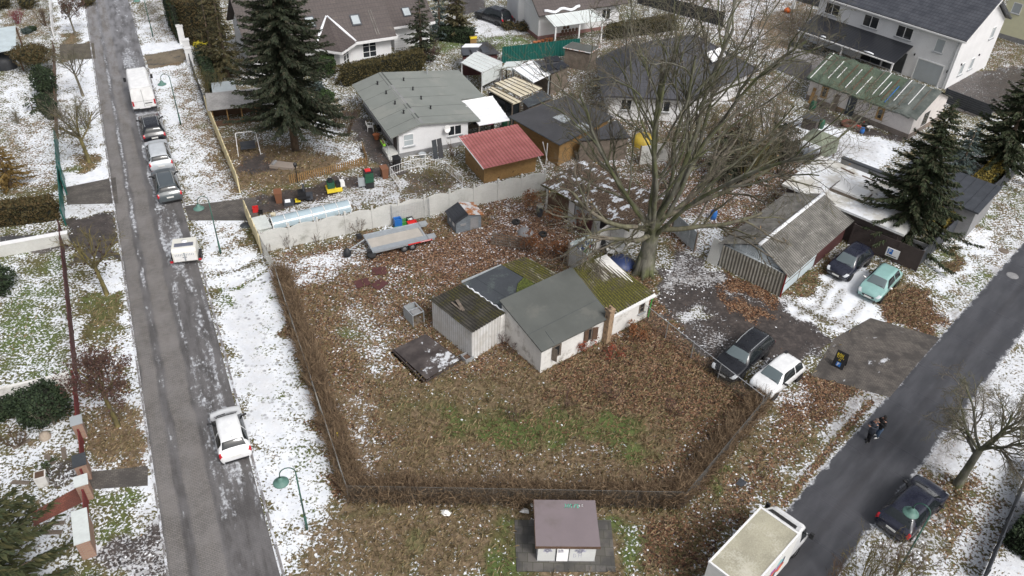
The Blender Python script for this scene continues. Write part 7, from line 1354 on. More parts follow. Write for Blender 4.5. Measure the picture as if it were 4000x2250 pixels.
for i, (x, y, l_) in enumerate(((1460, 285, 'leftmost yellow planter box on the brown rail by the dark hedge'), (1508, 282, 'second yellow planter box from the left by the dark hedge'), (1552, 282, 'third yellow planter box by the dark hedge'), (1600, 300, 'fourth yellow planter box by the dark hedge'), (1640, 318, 'rightmost yellow planter box by the dark hedge'))):
    t = thing('planter_box', l_, 'planter', G(*z2p(x, y+22)), R(25), 'yellow planter boxes by the dark hedge'); part(t, 'box', M['yellow'], MB().box(-.38, .38, -.14, .14, .75, 1.0)); part(t, 'soil', M['wood_brown'], MB().box(-.35, .35, -.11, .11, 1.003, 1.02)); part(t, 'stand', M['wood_tan'], MB().box(-.36, .36, -.05, .05, 0, .747))
for i, (a, b, l_) in enumerate((((180, 1140), (240, 1285), 'white pole leaning left, by the red-roofed shed'), ((232, 1080), (268, 1215), 'middle white pole by the red-roofed shed'), ((268, 1090), (255, 1240), 'white pole leaning right, by the red-roofed shed'))): p, q = G(*z3p(*b)), G(*z3p(*a), 1.8); d = (q-p); d.z = 0; d = d.normalized()*min(d.length, .9); tag(MB().path([(0, 0, 0), (d.x, d.y, 1.9)], .04, 6).build('white_pole', M['white_pvc'], loc=p), l_, 'pole')
bq2 = thing('garden_bench', 'brown wooden bench under the far snowy canopy', 'bench', G(*z3p(270, 245)), R(28)); part(bq2, 'seat', M['wood_tan'], MB().box(-.8, .8, -.25, .2, .4, .46)); part(bq2, 'backrest', M['wood_tan'], MB().box(-.8, .8, .2, .26, .463, .95)); [part(bq2, 'leg', M['wood_tan'], MB().box(x-.04, x+.04, -.22, .2, 0, .397)) for x in (-.7, .7)]
lg_ = thing('log_stack', 'stack of cut brown logs under the far snowy canopy', 'logs', G(*z3p(420, 255)), R(28)); 
for i in range(12): part(lg_, 'log', M['wood_brown'], MB().path([(-1.1+.45*(i % 5)+.2*(i//5), -.4, .2+.36*(i//5)), (-1.1+.45*(i % 5)+.2*(i//5), .5, .2+.36*(i//5))], .19, 8))
tb = thing('potting_table', 'grey potting table with pink cloth under the patio roof', 'table', G(*z2p(1690, 1000)), R(26.7)); part(tb, 'table_top', M['wood_old'], MB().box(-1.3, 1.3, -.35, .35, .7, .76)); [part(tb, 'leg', M['wood_old'], MB().box(x-.05, x+.05, -.3, .3, 0, .697)) for x in (-1.2, 1.2)]
tag(MB().lathe([(.001, .32), (.3, .28), (.42, .1), (.4, 0)], n=9).build('cushion_cover', M['pink'], loc=tb.matrix_basis @ Vector((.9, 0, .762)), smooth=True), 'bright pink bundle on the grey potting table', 'bundle'); crate(1000+1660*.5176, 985*.5176, .6, .45, .4, M['black'], 'black crate on the grey potting table', R(26.7), z=.762)
t = thing('window_box', 'lime green flower box hung on the bungalow step railing', 'flower box', BU.matrix_basis @ Vector((-1.1, .9, 1.05)), R(26.7)); part(t, 'trough', plastic('lime_plastic', (.25, .55, .05)), MB().box(-.12, .1, -.4, .4, 0, .22)); part(t, 'soil', M['wood_brown'], MB().box(-.09, .07, -.37, .37, .223, .24))
for i, (x, y, m2, l_) in enumerate(((910, 1050, 'terracotta', 'terracotta pot by the bungalow side path'), (935, 990, 'black', 'dark pot on the bungalow side path'), (1255, 1195, 'blind', 'round grey pot at the bungalow front wall'))): o = pot0.copy(); COL.objects.link(o); o.data = pot0.data.copy(); o.data.materials[0] = M[m2]; o['label'] = l_; o['group'] = 'pots around the bungalow'; o.location = G(*z2p(x, y)); o.scale = (1.5,)*3
chair(1000+865*.5176, 985*.5176, 'white garden chair standing on the bungalow side path', R(100)); sp_ = thing('spade', 'red-handled broom lying in the snow by the round rust ring', 'broom', G(*z4p(685, 955))); part(sp_, 'handle', M['red'], MB().path([(0, 0, .03), (.6, .5, .3)], .03, 5)); part(sp_, 'head', M['red'], MB().cbox((0, 0, .06), (.35, .2, .1)))
# ------------------------------------------------------------------ trees and plants
def leafmat(name, cols, rough=.8, bump=False):
    n = NT(name); g = n.t.nodes.new('ShaderNodeNewGeometry'); return n.done(n.ramp(g.outputs['Random Per Island'], [(i/max(1, len(cols)-1), c) for i, c in enumerate(cols)]), rough)
def barkmat(name, col, col2, sc=3.): 
    n = NT(name); a = n.noise(sc, 4, .65, vec=n.mapping((1, 1, .35))); b = n.noise(.6, 3, .6); return n.done(n.mix(n.mr(b, .42, .6), n.mix(n.mr(a, .3, .7), c3(col, .55), c3(col, 1.3)), n.mix(n.mr(a, .3, .7), c3(col2, .6), c3(col2, 1.3))), .9)
TWIG = barkmat('twig_bark', (.155, .135, .105), (.14, .135, .085)); BEECH = barkmat('beech_bark', (.155, .15, .12), (.1, .108, .05), 2.2); YEL = barkmat('lichen_bark', (.13, .11, .05), (.2, .165, .055)); BRT = barkmat('brown_twigs', (.12, .078, .05), (.1, .07, .05)); RDT = barkmat('reddish_twigs', (.12, .07, .06), (.09, .05, .045)); SPB = barkmat('spruce_bark', (.16, .115, .08), (.1, .08, .06))
def rv(rs): 
    v = Vector((rs.gauss(0, 1), rs.gauss(0, 1), rs.gauss(0, 1))); return v.normalized()
def grow(out, p, d, Ln, r, lv, cfg, rs, tips):
    n = max(3, min(9, int(Ln/.55)+2)); pts = [p.copy()]; rad = [r]; dirs = [d.copy()]; end = .5 if lv < cfg['lv'] else .3
    for i in range(n):
        d = (d+rv(rs)*cfg['wan'][min(lv, len(cfg['wan'])-1)]+Vector((0, 0, cfg['up'][min(lv, len(cfg['up'])-1)]))).normalized(); p = p+d*(Ln/n)
        if p.z < .25: p.z = .25; d.z = abs(d.z)
        pts.append(p.copy()); rad.append(r*(1-(1-end)*(i+1)/n)); dirs.append(d.copy())
    out.append((pts, rad, lv))
    if lv >= cfg['lv']: tips.append((p, d)); return
    k = cfg['n'][lv]; k = int(k*rs.uniform(.75, 1.25)+.5)
    for c in range(k):
        t = cfg.get('t0', .3)+(1-cfg.get('t0', .3))*(c+rs.random())/k; i = min(n, max(1, int(t*n+.5))); dd = dirs[i]; a = dd.orthogonal().normalized(); a.rotate(Matrix.Rotation(rs.uniform(0, 6.283), 3, dd)); ag = cfg['ang'][min(lv, len(cfg['ang'])-1)]*rs.uniform(.7, 1.3)
        nd = (dd*math.cos(ag)+a*math.sin(ag)).normalized(); grow(out, pts[i], nd, Ln*cfg['rat'][min(lv, len(cfg['rat'])-1)]*rs.uniform(.7, 1.2)*(1.15-.5*t), max(rad[i]*.62, cfg.get('rmin', .006)), lv+1, cfg, rs, tips)
def tree_mesh(out, mats, t, split=1):
    A, B_ = MB(), MB()
    for pts, rad, lv in out: (A if lv <= split else B_).path(pts, rad, 8 if lv == 0 else 6 if lv == 1 else 4 if lv == 2 else 3, cap=False)
    if A.v: part(t, 'trunk', mats[0], A, True)
    if B_.v: part(t, 'crown', mats[1], B_, True)
def leaves(t, tips, mat, k, size, rs, name='leaves', spread=.15):
    V = []; F = []
    for p, d in tips:
        for j in range(k):
            c = p+rv(rs)*spread; u = rv(rs)*size*rs.uniform(.6, 1.2); w_ = rv(rs)*size*.5; b = len(V); V += [c-u, c+w_, c+u, c-w_]; F.append((b, b+1, b+2, b+3))
    if F: o = npmesh(name, V, F, mat, t); return o
def bare_tree(label, g, cfg, trunk_h, r, seed, mats, limbs=0, lean=(0, 0), name='bare_tree', cat_='tree', group=None, leaf=None, scale=1.0):
    rs = random.Random(seed); t = thing(name, label, cat_, g, 0, group); out = []; tips = []
    p = Vector((0, 0, -.05)); pts = [p.copy(), Vector((lean[0]*.3, lean[1]*.3, trunk_h*.4)), Vector((lean[0]*.7, lean[1]*.7, trunk_h*.8)), Vector((lean[0], lean[1], trunk_h))]; out.append((pts, [r*1.35, r, r*.92, r*.85], 0))
    for i in range(limbs):
        a = i*2.4+rs.uniform(-.4, .4); ag = cfg['la'][i % len(cfg['la'])]; d = Vector((math.cos(a)*math.sin(ag), math.sin(a)*math.sin(ag), math.cos(ag)))
        q = (pts[2].lerp(pts[3], rs.random()) if 'l0' not in cfg else pts[1].lerp(pts[3], cfg['l0']+(1-cfg['l0'])*rs.random())) if i else pts[3]; grow(out, q, d, cfg['L']*rs.uniform(.8, 1.15), r*cfg.get('lr', .5)*rs.uniform(.75, 1.1), 1, cfg, rs, tips)
    tree_mesh(out, mats, t, cfg.get('split', 1))
    if leaf: leaves(t, tips, *leaf, rs)
    return t
# the beech
bz = dict(lv=5, wan=[.12, .2, .24, .27, .3, .32], up=[.1, .075, .07, .05, .03, .0], n=[0, 7, 5, 5, 4], ang=[.5, .55, .6, .65, .75], rat=[.6, .6, .57, .56, .55], l0=.3, la=[.1, .3, .44, .24, .52, .36, .2, .6, .4, .5], L=14.5, lr=.31, split=2, rmin=.011, t0=.28)
BT = bare_tree('huge bare beech with many ascending grey-green limbs between old shed and garage', G(2515, 1062), bz, 4.4, .56, 41, (BEECH, TWIG), 9, (.2, .1), 'beech_tree')
_rs = random.Random(5); _o = []; _tp = []; cfg_low = dict(bz, up=[0, .0, .015, .02, .0, 0], n=[0, 8, 5, 5, 4])
for a, el, L_, z_ in ((-.05, .22, 7.5, 4.6), (.5, .3, 8.5, 5.2), (.2, .42, 8.5, 6.), (2.6, .3, 8., 5.0), (3.3, .25, 7.5, 4.6), (-2.2, .3, 6.5, 4.2), (1.2, .35, 8., 5.5)): grow(_o, Vector((.2, .1, z_*.75)), Vector((math.cos(a)*math.cos(el), math.sin(a)*math.cos(el), math.sin(el))), L_, .2, 1, cfg_low, _rs, _tp)
_A = MB()
for pts, rad, lv in _o: _A.path(pts, rad, 6 if lv == 1 else 4 if lv == 2 else 3, cap=False)
part(BT, 'lower_branches', TWIG, _A, True)
_tk = MB()
for k in range(7): a = k*.9; _tk.path([(math.cos(a)*1.0, math.sin(a)*1.0, -.1), (math.cos(a)*.55, math.sin(a)*.55, .25), (math.cos(a)*.3, math.sin(a)*.3, 1.4)], [.13, .24, .27], 7)
part(BT, 'root_flare', BEECH, _tk, True)
leaves(BT, _rs.sample(_tp, min(90, len(_tp))), leafmat('dry_beech_leaves', [(.3, .2, .1), (.38, .27, .15), (.22, .13, .06)]), 1, .12, _rs, 'dry_leaves')
# street trees on the left verge
sm = dict(lv=4, wan=[.1, .15, .2, .3, .35], up=[.1, .04, .02, .0, -.02], n=[0, 6, 5, 4], ang=[.5, .7, .75, .8], rat=[.6, .62, .6, .6], la=[.3, .8, .65, .9, .5, .75], L=1.7, lr=.55, split=1, rmin=.008, t0=.25)
SG = 'young street trees on the left verge'
pod = leafmat('dark_seed_pods', [(.03, .02, .016), (.06, .035, .025)]); brl = leafmat('withered_brown_leaves', [(.05, .03, .02), (.1, .055, .035), (.07, .03, .03)])
bare_tree('small bare tree with withered leaves at the top of the left verge', G(296, 140), dict(sm, L=1.6), 1.9, .09, 1, (TWIG, TWIG), 6, (-.15, .1), 'young_tree', group=SG, leaf=(brl, 2, .1))
bare_tree('small bare tree just below the gravel drive on the left verge', G(325, 375), dict(sm, L=2.1), 2.2, .11, 2, (TWIG, TWIG), 7, (-.2, .1), 'young_tree', group=SG)
bare_tree('lichen-yellow bare tree opposite the black estate car', G(349, 632), dict(sm, L=2.8), 2.3, .15, 3, (YEL, TWIG), 8, (-.2, .1), 'young_tree', group=SG)
bare_tree('yellowish young tree hung with dark seed clusters', G(418, 1150), dict(sm, L=2.3, n=[0, 6, 4, 3]), 2.4, .13, 4, (YEL, YEL), 7, (-.25, .1), 'young_tree', group=SG)
_t4 = [o for o in COL.objects if o.get('label', '').startswith('yellowish young')][0]; _rs = random.Random(8); _pm = MB()
for k in range(34): a = _rs.uniform(0, 6.28); q = _rs.uniform(.5, 1.7); c = Vector((-.25+q*math.cos(a), .1+q*math.sin(a), _rs.uniform(2.5, 3.9))); _pm = MB().lathe([(.001, -.09), (.07, -.04), (.08, .03), (.001, .08)], c, 6); part(_t4, 'seed_cluster', pod, _pm, True)
bare_tree('yellow-stemmed young tree with brown leaves near the maroon fence end', G(461, 1664), dict(sm, L=2.0), 2.5, .12, 6, (YEL, RDT), 7, (-.2, .1), 'young_tree', group=SG, leaf=(brl, 3, .09))
# right hand trees
rt_ = dict(lv=5, wan=[.1, .16, .22, .26, .3, .3], up=[.05, .03, .01, .0, -.03, -.03], n=[0, 7, 6, 5, 4], ang=[.5, .65, .7, .75, .8], rat=[.6, .6, .58, .56, .55], la=[.35, .8, .6, .95, .7, .5, 1.1], L=3.4, lr=.5, split=1, rmin=.007, t0=.2)
bare_tree('spreading bare tree on the snowy verge right of the black saloon', G(3740, 1893), rt_, 2.9, .2, 12, (BEECH, TWIG), 7, (.1, .0), 'bare_tree')
def bush(label, g, h_, r_, n_, seed, mat, name='bare_shrub', lv=3, leaf=None, rad=.03, group=None, cat_='shrub'):
    rs = random.Random(seed); t = thing(name, label, cat_, g, 0, group); out = []; tips = []; cfg = dict(lv=lv, wan=[.1, .16, .25, .3], up=[.05, .08, .05, 0], n=[4, 4, 4, 3], ang=[.5, .55, .6], rat=[.55, .55, .55], rmin=.008, t0=.25)
    for i in range(n_):
        a = rs.uniform(0, 6.283); q = rs.random()**.7; d = Vector((math.cos(a)*q*r_, math.sin(a)*q*r_, h_)).normalized(); grow(out, Vector((math.cos(a)*q*.25, math.sin(a)*q*.25, 0)), d, h_*rs.uniform(.75, 1.1), rad, 0, cfg, rs, tips)
    m_ = MB()
    for pts, ra, lv_ in out: m_.path(pts, ra, 4 if lv_ == 0 else 3, cap=False)
    part(t, 'stems', mat, m_, True)
    if leaf: leaves(t, tips, *leaf, rs)
    return t
rust = leafmat('rust_leaves', [(.13, .045, .015), (.22, .08, .025), (.17, .07, .03), (.28, .13, .05)]); redl = leafmat('dull_red_leaves', [(.2, .04, .025), (.25, .07, .03)])
bush('tangled bare shrub in front of the black saloon at the lower right', O(2170, 1490), 3.0, 1.3, 12, 1, YEL); bush('second bare shrub under the street lamp at the lower right edge', O(2245, 1475), 2.8, 1.2, 8, 2, BRT); bush('thin bare shrub at the bottom edge left of the right lamp', O(2090, 1500), 1.8, 1.0, 7, 3, BRT)
THK = 'bare thicket right of the beech'
for i, (x, y, h_, r_, n_, l_) in enumerate(((1720, 470, 4., 1.6, 13, 'tall grey-brown thicket shrub beside the beech trunk'), (1800, 440, 4.6, 1.8, 15, 'dense thicket shrub behind the grey sheet fence'), (1880, 470, 4.4, 1.8, 15, 'dense thicket shrub over the left garage roof'), (1960, 440, 4.2, 1.8, 14, 'thicket shrub beside the olive pavilion'), (1850, 380, 4.4, 1.8, 14, 'thicket shrub behind the dark yew'), (1760, 400, 4.2, 1.6, 12, 'thicket shrub between hip-roofed house and yew'), (1930, 370, 4., 1.6, 12, 'farthest thicket shrub near the snowy courtyard'), (1690, 420, 3.4, 1.4, 10, 'low thicket shrub hidden behind the beech stems'))): bush(l_, O(x, y), h_, r_, n_, 20+i, (TWIG, BRT, YEL)[i % 3], group=THK, rad=.04)
for i, (px, py, h_, l_) in enumerate(((2085, 850, 1.9, 'young beech sapling with red-brown leaves by the concrete fence'), (2165, 890, 1.4, 'rust-leaved sapling in front of the brown shed door'), (2262, 905, 1.5, 'rust-leaved sapling before the rust-brown sheets'), (2140, 1010, 1.5, 'rust-orange sapling behind the moss-roofed shed'), (2060, 985, 1.3, 'rust-leaved sapling beside the slatted pallets'), (2190, 1010, 1.3, 'leafy dead sapling left of the graffiti fence'), (2230, 850, .9, 'small rust-leaved sapling under the old shed window'))): bush(l_, G(px, py), h_, .45, 5, 50+i, BRT, 'beech_sapling', 2, (rust, 3, .1), .02, 'rust-leaved saplings on the plot', 'sapling')
for i, (px, py, h_, l_) in enumerate(((2495, 1330, .8, 'orange-leaved seedling in front of the white moss-roofed wing'), (2395, 1400, .7, 'red-leaved seedling beside the brick chimney'), (2290, 1370, .7, 'red-twigged seedling under the shuttered window'), (2470, 1310, .6, 'small orange seedling close to the moss-roofed wing'))): bush(l_, G(px, py), h_, .5, 5, 70+i, RDT, 'leafy_seedling', 2, (redl if i in (1, 2) else rust, 2, .09), .012, None, 'seedling')
for i, (px, py, h_, n_, m_, l_) in enumerate(((1960, 1345, .9, 14, RDT, 'dark bramble in the corner between corrugated shed and grey-roofed house'), (2000, 1375, .7, 9, RDT, 'lower bramble beside the left wall of the ruined house'), (2010, 1650, .9, 8, RDT, 'dark twiggy weed left of the green patch'), (2390, 1560, .9, 7, RDT, 'dark twiggy weed in the leafy slope'), (2620, 1620, .9, 9, RDT, 'dark twiggy weed near the right hedge'), (2210, 1590, .8, 8, RDT, 'dark twiggy weed above the green patch'), (1405, 915, 1.1, 8, BRT, 'bare shrub in front of the concrete fence, left of the trailer'), (1130, 970, 1.1, 6, BRT, 'thin bare shrub at the concrete fence near its left end'), (1240, 955, .9, 6, BRT, 'second thin bare shrub at the concrete fence'), (1050, 1000, .7, 7, BRT, 'low twigs at the fence corner post'))): bush(l_, G(px, py), h_, .7, n_, 90+i, m_, 'bramble', 2, None, .014)
z2b = lambda x, y: (1000+x*.5176, y*.5176)
for i, (x, y, h_, r_, n_, m_, l_) in enumerate(((690, 1010, 2.2, 1.0, 12, BRT, 'bare garden shrub between spruce and bungalow'), (620, 980, 1.8, .9, 9, BRT, 'second bare garden shrub right of the spruce trunk'), (1390, 1390, 1.5, .9, 10, YEL, 'bare shrub in the fenced front garden of the bungalow'), (1320, 470, 1.8, 1.0, 10, RDT, 'reddish bare shrub at the end of the clipped hedge'), (1800, 520, 2.6, .7, 7, TWIG, 'slender bare tree in front of the glass pergola'), (1500, 1180, .9, .7, 7, BRT, 'small shrub at the bungalow front wall'))): bush(l_, G(*z2b(x, y)), h_, r_, n_, 110+i, m_)
for i, (px, py, h_, r_, n_, m_, l_) in enumerate(((840, 400, 2.8, 1.4, 12, YEL, 'pale bare fruit shrub behind the cream fence'), (215, 440, 1.4, .8, 8, TWIG, 'grey twiggy shrub along the upper left fence'), (345, 500, 1.6, 1., 9, YEL, 'olive twiggy shrub at the foot of the lichen-yellow tree'), (70, 480, .8, .8, 9, TWIG, 'grey lavender-like shrub in the left garden'), (180, 100, 1.6, 1., 10, BRT, 'rounded bare brown shrub at the top left'), (215, 1660, 1.2, .8, 8, TWIG, 'small bare shrub at the maroon fence, bottom left'), (60, 1740, .9, .8, 9, BRT, 'brown withered shrub in the bottom left garden'), (2990, 1000, .5, .5, 4, BRT, 'low weed by the corrugated garage'), (3460, 870, .8, .6, 5, BRT, 'thin shrub by the slat fence'))): bush(l_, G(px, py), h_, r_, n_, 130+i, m_)
bush('wine-red rounded shrub in the far left garden', G(70, 92), 1.2, 1.0, 14, 150, mk('wine_red_twigs', (.2, .03, .05), .8), rad=.02)
# evergreens
def sprays(n, seed): return np.random.RandomState(seed)
def diamonds(name, P, D, Ln, Wd, mat, par, seed=0, droop=0.):
    "leaf sprays: elongated diamonds at P along D"
    rs = np.random.RandomState(seed); n = len(P); D = D/np.linalg.norm(D, axis=1, keepdims=True); R_ = rs.normal(size=(n, 3)); sd = np.cross(D, R_); sd /= np.linalg.norm(sd, axis=1, keepdims=True)+1e-9
    mid = P+D*(Ln*.45)[:, None]; tip = P+D*Ln[:, None]; tip[:, 2] -= droop*Ln; V = np.stack([P, mid+sd*Wd[:, None], tip, mid-sd*Wd[:, None]], 1).reshape(-1, 3); F = np.arange(4*n).reshape(n, 4); return npmesh(name, V, F, mat, par)
def conifer(label, g, h_, r_, seed, mat, dens=1.0, z0=.08, name='spruce_tree', tr=.2, pw=.85, sway=.25, lspray=.55, bark=None):
    rs = np.random.RandomState(seed); t = thing(name, label, 'tree', g)
    part(t, 'trunk', bark or SPB, MB().path([(0, 0, -.05), (0, 0, h_*.5), (0, 0, h_*.97)], [tr, tr*.6, .02], 8), True)
    P = []; D = []; Ln = []
    nb = int(h_*11*dens**.5); bm = MB()
    for i in range(nb):
        f = (i+rs.rand())/nb; z = h_*(z0+(1-z0)*f); a = i*2.399+rs.uniform(-.6, .6); L_ = r_*(1-f)**pw*rs.uniform(.55, 1.15)*(1+.16*math.sin(a*2+seed)+.13*math.sin(a*3+z*.9+seed*2))+.15; z += rs.normal(0, .22); up0 = .25+.5*f; dx, dy = math.cos(a), math.sin(a)
        ns = max(3, int(L_/.16*dens**.5)); s = (np.arange(ns)+rs.rand(ns))/ns; s = s**.8
        q = np.stack([dx*L_*s, dy*L_*s, z+L_*(up0*.5*s-sway*1.6*s*s+.25*s**4)], 1)
        for side in (-1, 1, 0):
            spread = .75 if side else 0
            d = np.stack([dx+side*spread*-dy+rs.normal(0, .18, ns), dy+side*spread*dx+rs.normal(0, .18, ns), -.28-.25*rs.rand(ns)+.3*f+rs.normal(0, .1, ns)], 1)
            P.append(q+rs.normal(0, .04, (ns, 3))); D.append(d); Ln.append((lspray*(1.15-.6*s)*rs.uniform(.6, 1.2, ns))*min(1, .45+L_/3))
        if i % 3 == 0 and L_ > .8: bm.path([(0, 0, z), (dx*L_*.5, dy*L_*.5, z+L_*(up0*.25-sway*.4)), (dx*L_*.9, dy*L_*.9, z+L_*(up0*.45-sway*1.3+.16))], [.04, .025, .01], 3, cap=False)
    part(t, 'branches', bark or SPB, bm); P = np.concatenate(P); D = np.concatenate(D); Ln = np.concatenate(Ln)
    o = diamonds('crown', P, D, Ln, Ln*rs.uniform(.13, .22, len(Ln)), mat, t, seed, .12); return t
spr = leafmat('spruce_needles', [(.012, .02, .01), (.022, .032, .014), (.035, .045, .02), (.018, .026, .014), (.045, .04, .022), (.02, .03, .014)]); spr2 = leafmat('green_spruce_needles', [(.018, .032, .012), (.035, .052, .018), (.055, .07, .026), (.025, .04, .016)]); spr3 = leafmat('deep_green_spruce_needles', [(.014, .026, .01), (.026, .04, .014), (.042, .056, .02), (.018, .03, .012), (.06, .052, .026), (.03, .044, .016)]); spb = leafmat('blue_spruce_needles', [(.04, .06, .055), (.07, .095, .09)]); spo = leafmat('olive_thuja', [(.035, .036, .014), (.07, .062, .025), (.1, .08, .035)]); org = leafmat('bronze_thuja', [(.09, .055, .012), (.16, .1, .025), (.2, .135, .04)])
conifer('huge dark spruce with bare lower trunk between street and bungalow', G(1155, 588), 18.5, 4.7, 3, spr, 6., .15, tr=.35, lspray=.5, pw=.75)
conifer('tall green spruce standing behind the parking sign', O(2262, 612), 11.5, 4.1, 4, spr3, 5.0, .06, tr=.25, lspray=.45)
conifer('broad dark spruce at the right edge above the yellow hedge', O(2500, 440), 11.0, 4.4, 5, spr3, 3.5, .08, tr=.25, lspray=.48)
conifer('blue-grey small spruce behind the tall green spruce', O(2395, 470), 5.5, 2.0, 6, spb, 1.4)
conifer('dark spruce filling the bottom left corner', O(-35, 1530), 9.0, 4.6, 7, leafmat('near_spruce_needles', [(.02, .03, .01), (.04, .05, .016), (.075, .07, .025), (.03, .04, .014)]), 3.2, .06, tr=.25, lspray=.6)
conifer('brown-green conifer left of the huge spruce', O(575, 195), 9.0, 1.7, 8, spo, 1.8, .02, 'conifer_tree'); conifer('second brown-green conifer near the yellow shrub', O(540, 170), 7.0, 1.6, 18, spo, 1.6, .02, 'conifer_tree')
conifer('dark conifer in front of the house annex', O(1060, 150), 7.5, 1.9, 9, spr, 1.8, .02, 'conifer_tree'); conifer('olive weeping conifer right of the annex', O(1150, 95), 7.0, 2.0, 10, spo, 1.8, .02, 'conifer_tree'); conifer('blue-grey conifer tip behind the annex skylight', O(1105, 95), 6.5, 1.6, 11, spb, 1.4, .02, 'conifer_tree')
conifer('bronze-brown thuja tree at the left edge', O(28, 470), 3.6, 1.5, 12, org, 3., .1, 'thuja_tree', pw=.55, lspray=.4)
conifer('dark yew hidden in the thicket beside the garage', O(1840, 450), 5., 2.6, 13, spr, 2., .02, 'yew_tree', pw=.5); conifer('low dark yew at the left edge of the snowy courtyard', O(1960, 400), 3.5, 2.0, 14, spr, 1.6, .02, 'yew_tree', pw=.5)
for i, (px, py, h_, l_) in enumerate(((130, 435, 1.4, 'small spruce sapling in the upper left garden'), (190, 1850, .8, 'spiky dwarf pine behind the white planter tub'))): conifer(l_, G(px, py), h_, .8, 30+i, spr2, 1.5, .02, 'dwarf_conifer', .05)
def blobby(label, g, rx_, ry_, h_, seed, mat, n_, name='evergreen_shrub', z0=.0, rz=0, lsz=.16, stem=None, core=(.012, .014, .008), box=False, cat_='shrub', group=None):
    rs = np.random.RandomState(seed); t = thing(name, label, cat_, g, rz, group)
    if box:
        u = rs.uniform(-1, 1, (n_, 3)); k = rs.randint(0, 5, n_); u[k == 0, 0] = -1; u[k == 1, 0] = 1; u[k == 2, 1] = -1; u[k == 3, 1] = 1; u[k == 4, 2] = 1
        ar_ = np.array([ry_*h_, ry_*h_, rx_*h_, rx_*h_, rx_*ry_*2.]); k = rs.choice(5, n_, p=ar_/ar_.sum()); u = rs.uniform(-1, 1, (n_, 3))
        for q, (ax, s) in enumerate(((0, -1), (0, 1), (1, -1), (1, 1), (2, 1))): u[k == q, ax] = s
        N = np.zeros((n_, 3)); 
        for q, (ax, s) in enumerate(((0, -1), (0, 1), (1, -1), (1, 1), (2, 1))): N[k == q, ax] = s
        wob = 1+.06*np.sin(u[:, 0]*9+seed)*np.sin(u[:, 2]*4+u[:, 1]*3); P = u*np.array([rx_, ry_, h_/2])*wob[:, None]*rs.uniform(.9, 1.0, (n_, 1)); P[:, 2] += h_/2; P[:, 2] = np.maximum(P[:, 2], .03)
        cm = MB().box(-rx_*.9, rx_*.9, -ry_*.86, ry_*.86, 0, h_*.92)
    else:
        v = rs.normal(size=(n_, 3)); v /= np.linalg.norm(v, axis=1, keepdims=True); lump = 1+.2*np.sin(v[:, 0]*4+seed)*np.sin(v[:, 1]*5+seed*2)+.12*np.sin(v[:, 2]*7+v[:, 0]*6); rad = lump*rs.uniform(.72, 1.05, n_); P = v*np.array([rx_, ry_, h_/2])*rad[:, None]; P[:, 2] += h_/2+z0; N = v; P[:, 2] = np.maximum(P[:, 2], .03)
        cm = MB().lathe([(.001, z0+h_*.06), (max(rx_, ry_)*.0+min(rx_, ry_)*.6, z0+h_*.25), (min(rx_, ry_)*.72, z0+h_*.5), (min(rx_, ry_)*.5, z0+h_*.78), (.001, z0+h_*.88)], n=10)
    D = N*.7+rs.normal(0, .55, (n_, 3))+np.array([0, 0, .25]); Ln = lsz*rs.uniform(.6, 1.3, n_); diamonds('foliage', P-D*.3*lsz, D, Ln, Ln*rs.uniform(.25, .4, n_), mat, t, seed)
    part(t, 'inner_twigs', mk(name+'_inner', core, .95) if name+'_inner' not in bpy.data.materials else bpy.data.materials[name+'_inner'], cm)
    if stem: part(t, 'stem', BRT, MB().path([(0, 0, 0), (0, 0, z0+h_*.3)], stem, 6))
    return t
ol = leafmat('olive_hedge_leaves', [(.04, .036, .012), (.075, .062, .02), (.11, .085, .03), (.055, .05, .016)]); gr_ = leafmat('green_hedge_leaves', [(.02, .045, .012), (.04, .075, .02), (.06, .1, .03)]); dk_ = leafmat('dark_evergreen_leaves', [(.012, .024, .01), (.022, .04, .016), (.035, .055, .02)]); ye_ = leafmat('yellow_thuja_leaves', [(.13, .1, .015), (.2, .15, .025), (.26, .2, .04)]); yb_ = leafmat('bright_yellow_leaves', [(.4, .34, .02), (.5, .42, .04)]); bh_ = leafmat('brown_green_hedge_leaves', [(.045, .04, .012), (.09, .06, .02), (.05, .05, .018), (.12, .075, .03)])
def hedge(label, a, b, wd, h_, mat, n_, seed, name='clipped_hedge', lsz=.16):
    a, b = Vector(a[:2]), Vector(b[:2]); d = b-a; c = (a+b)/2; return blobby(label, c, d.length/2, wd/2, h_, seed, mat, n_, name, rz=math.atan2(d.y, d.x), lsz=lsz, box=True, cat_='hedge')
hedge('clipped olive hedge between bay house and bungalow', G(1325, 335), G(1655, 262), 1.3, 1.9, ol, 9000, 1); hedge('short bright green hedge left of the olive hedge', G(1215, 290), G(1310, 280), 1.3, 1.7, gr_, 2600, 2)
hedge('tall olive-brown thuja hedge at the top of the street', O(462, 108), O(545, 80), 3.2, 4.6, bh_, 11000, 3); hedge('tall dark thuja hedge behind the board fence', O(440, 60), O(470, 108), 1.6, 4.2, dk_, 4000, 4)
hedge('low dark green hedge behind the railing fence', (-28.0, 69.5), (-32.2, 78.2), 1.0, 1.4, dk_, 4500, 5); hedge('brown-green hedge above the dark driveway on the left', G(-60, 880), G(232, 845), 1.3, 1.6, bh_, 7000, 6)
hedge('long yellow-green thuja hedge inside the slat fence', (31.5, 51.8), (41.5, 62.4), 1.2, 1.9, ye_, 9000, 7); hedge('rounded dark hedge beside the far snowy driveway', G(1720, 150), G(1850, 165), 1.6, 1.4, dk_, 4000, 8)
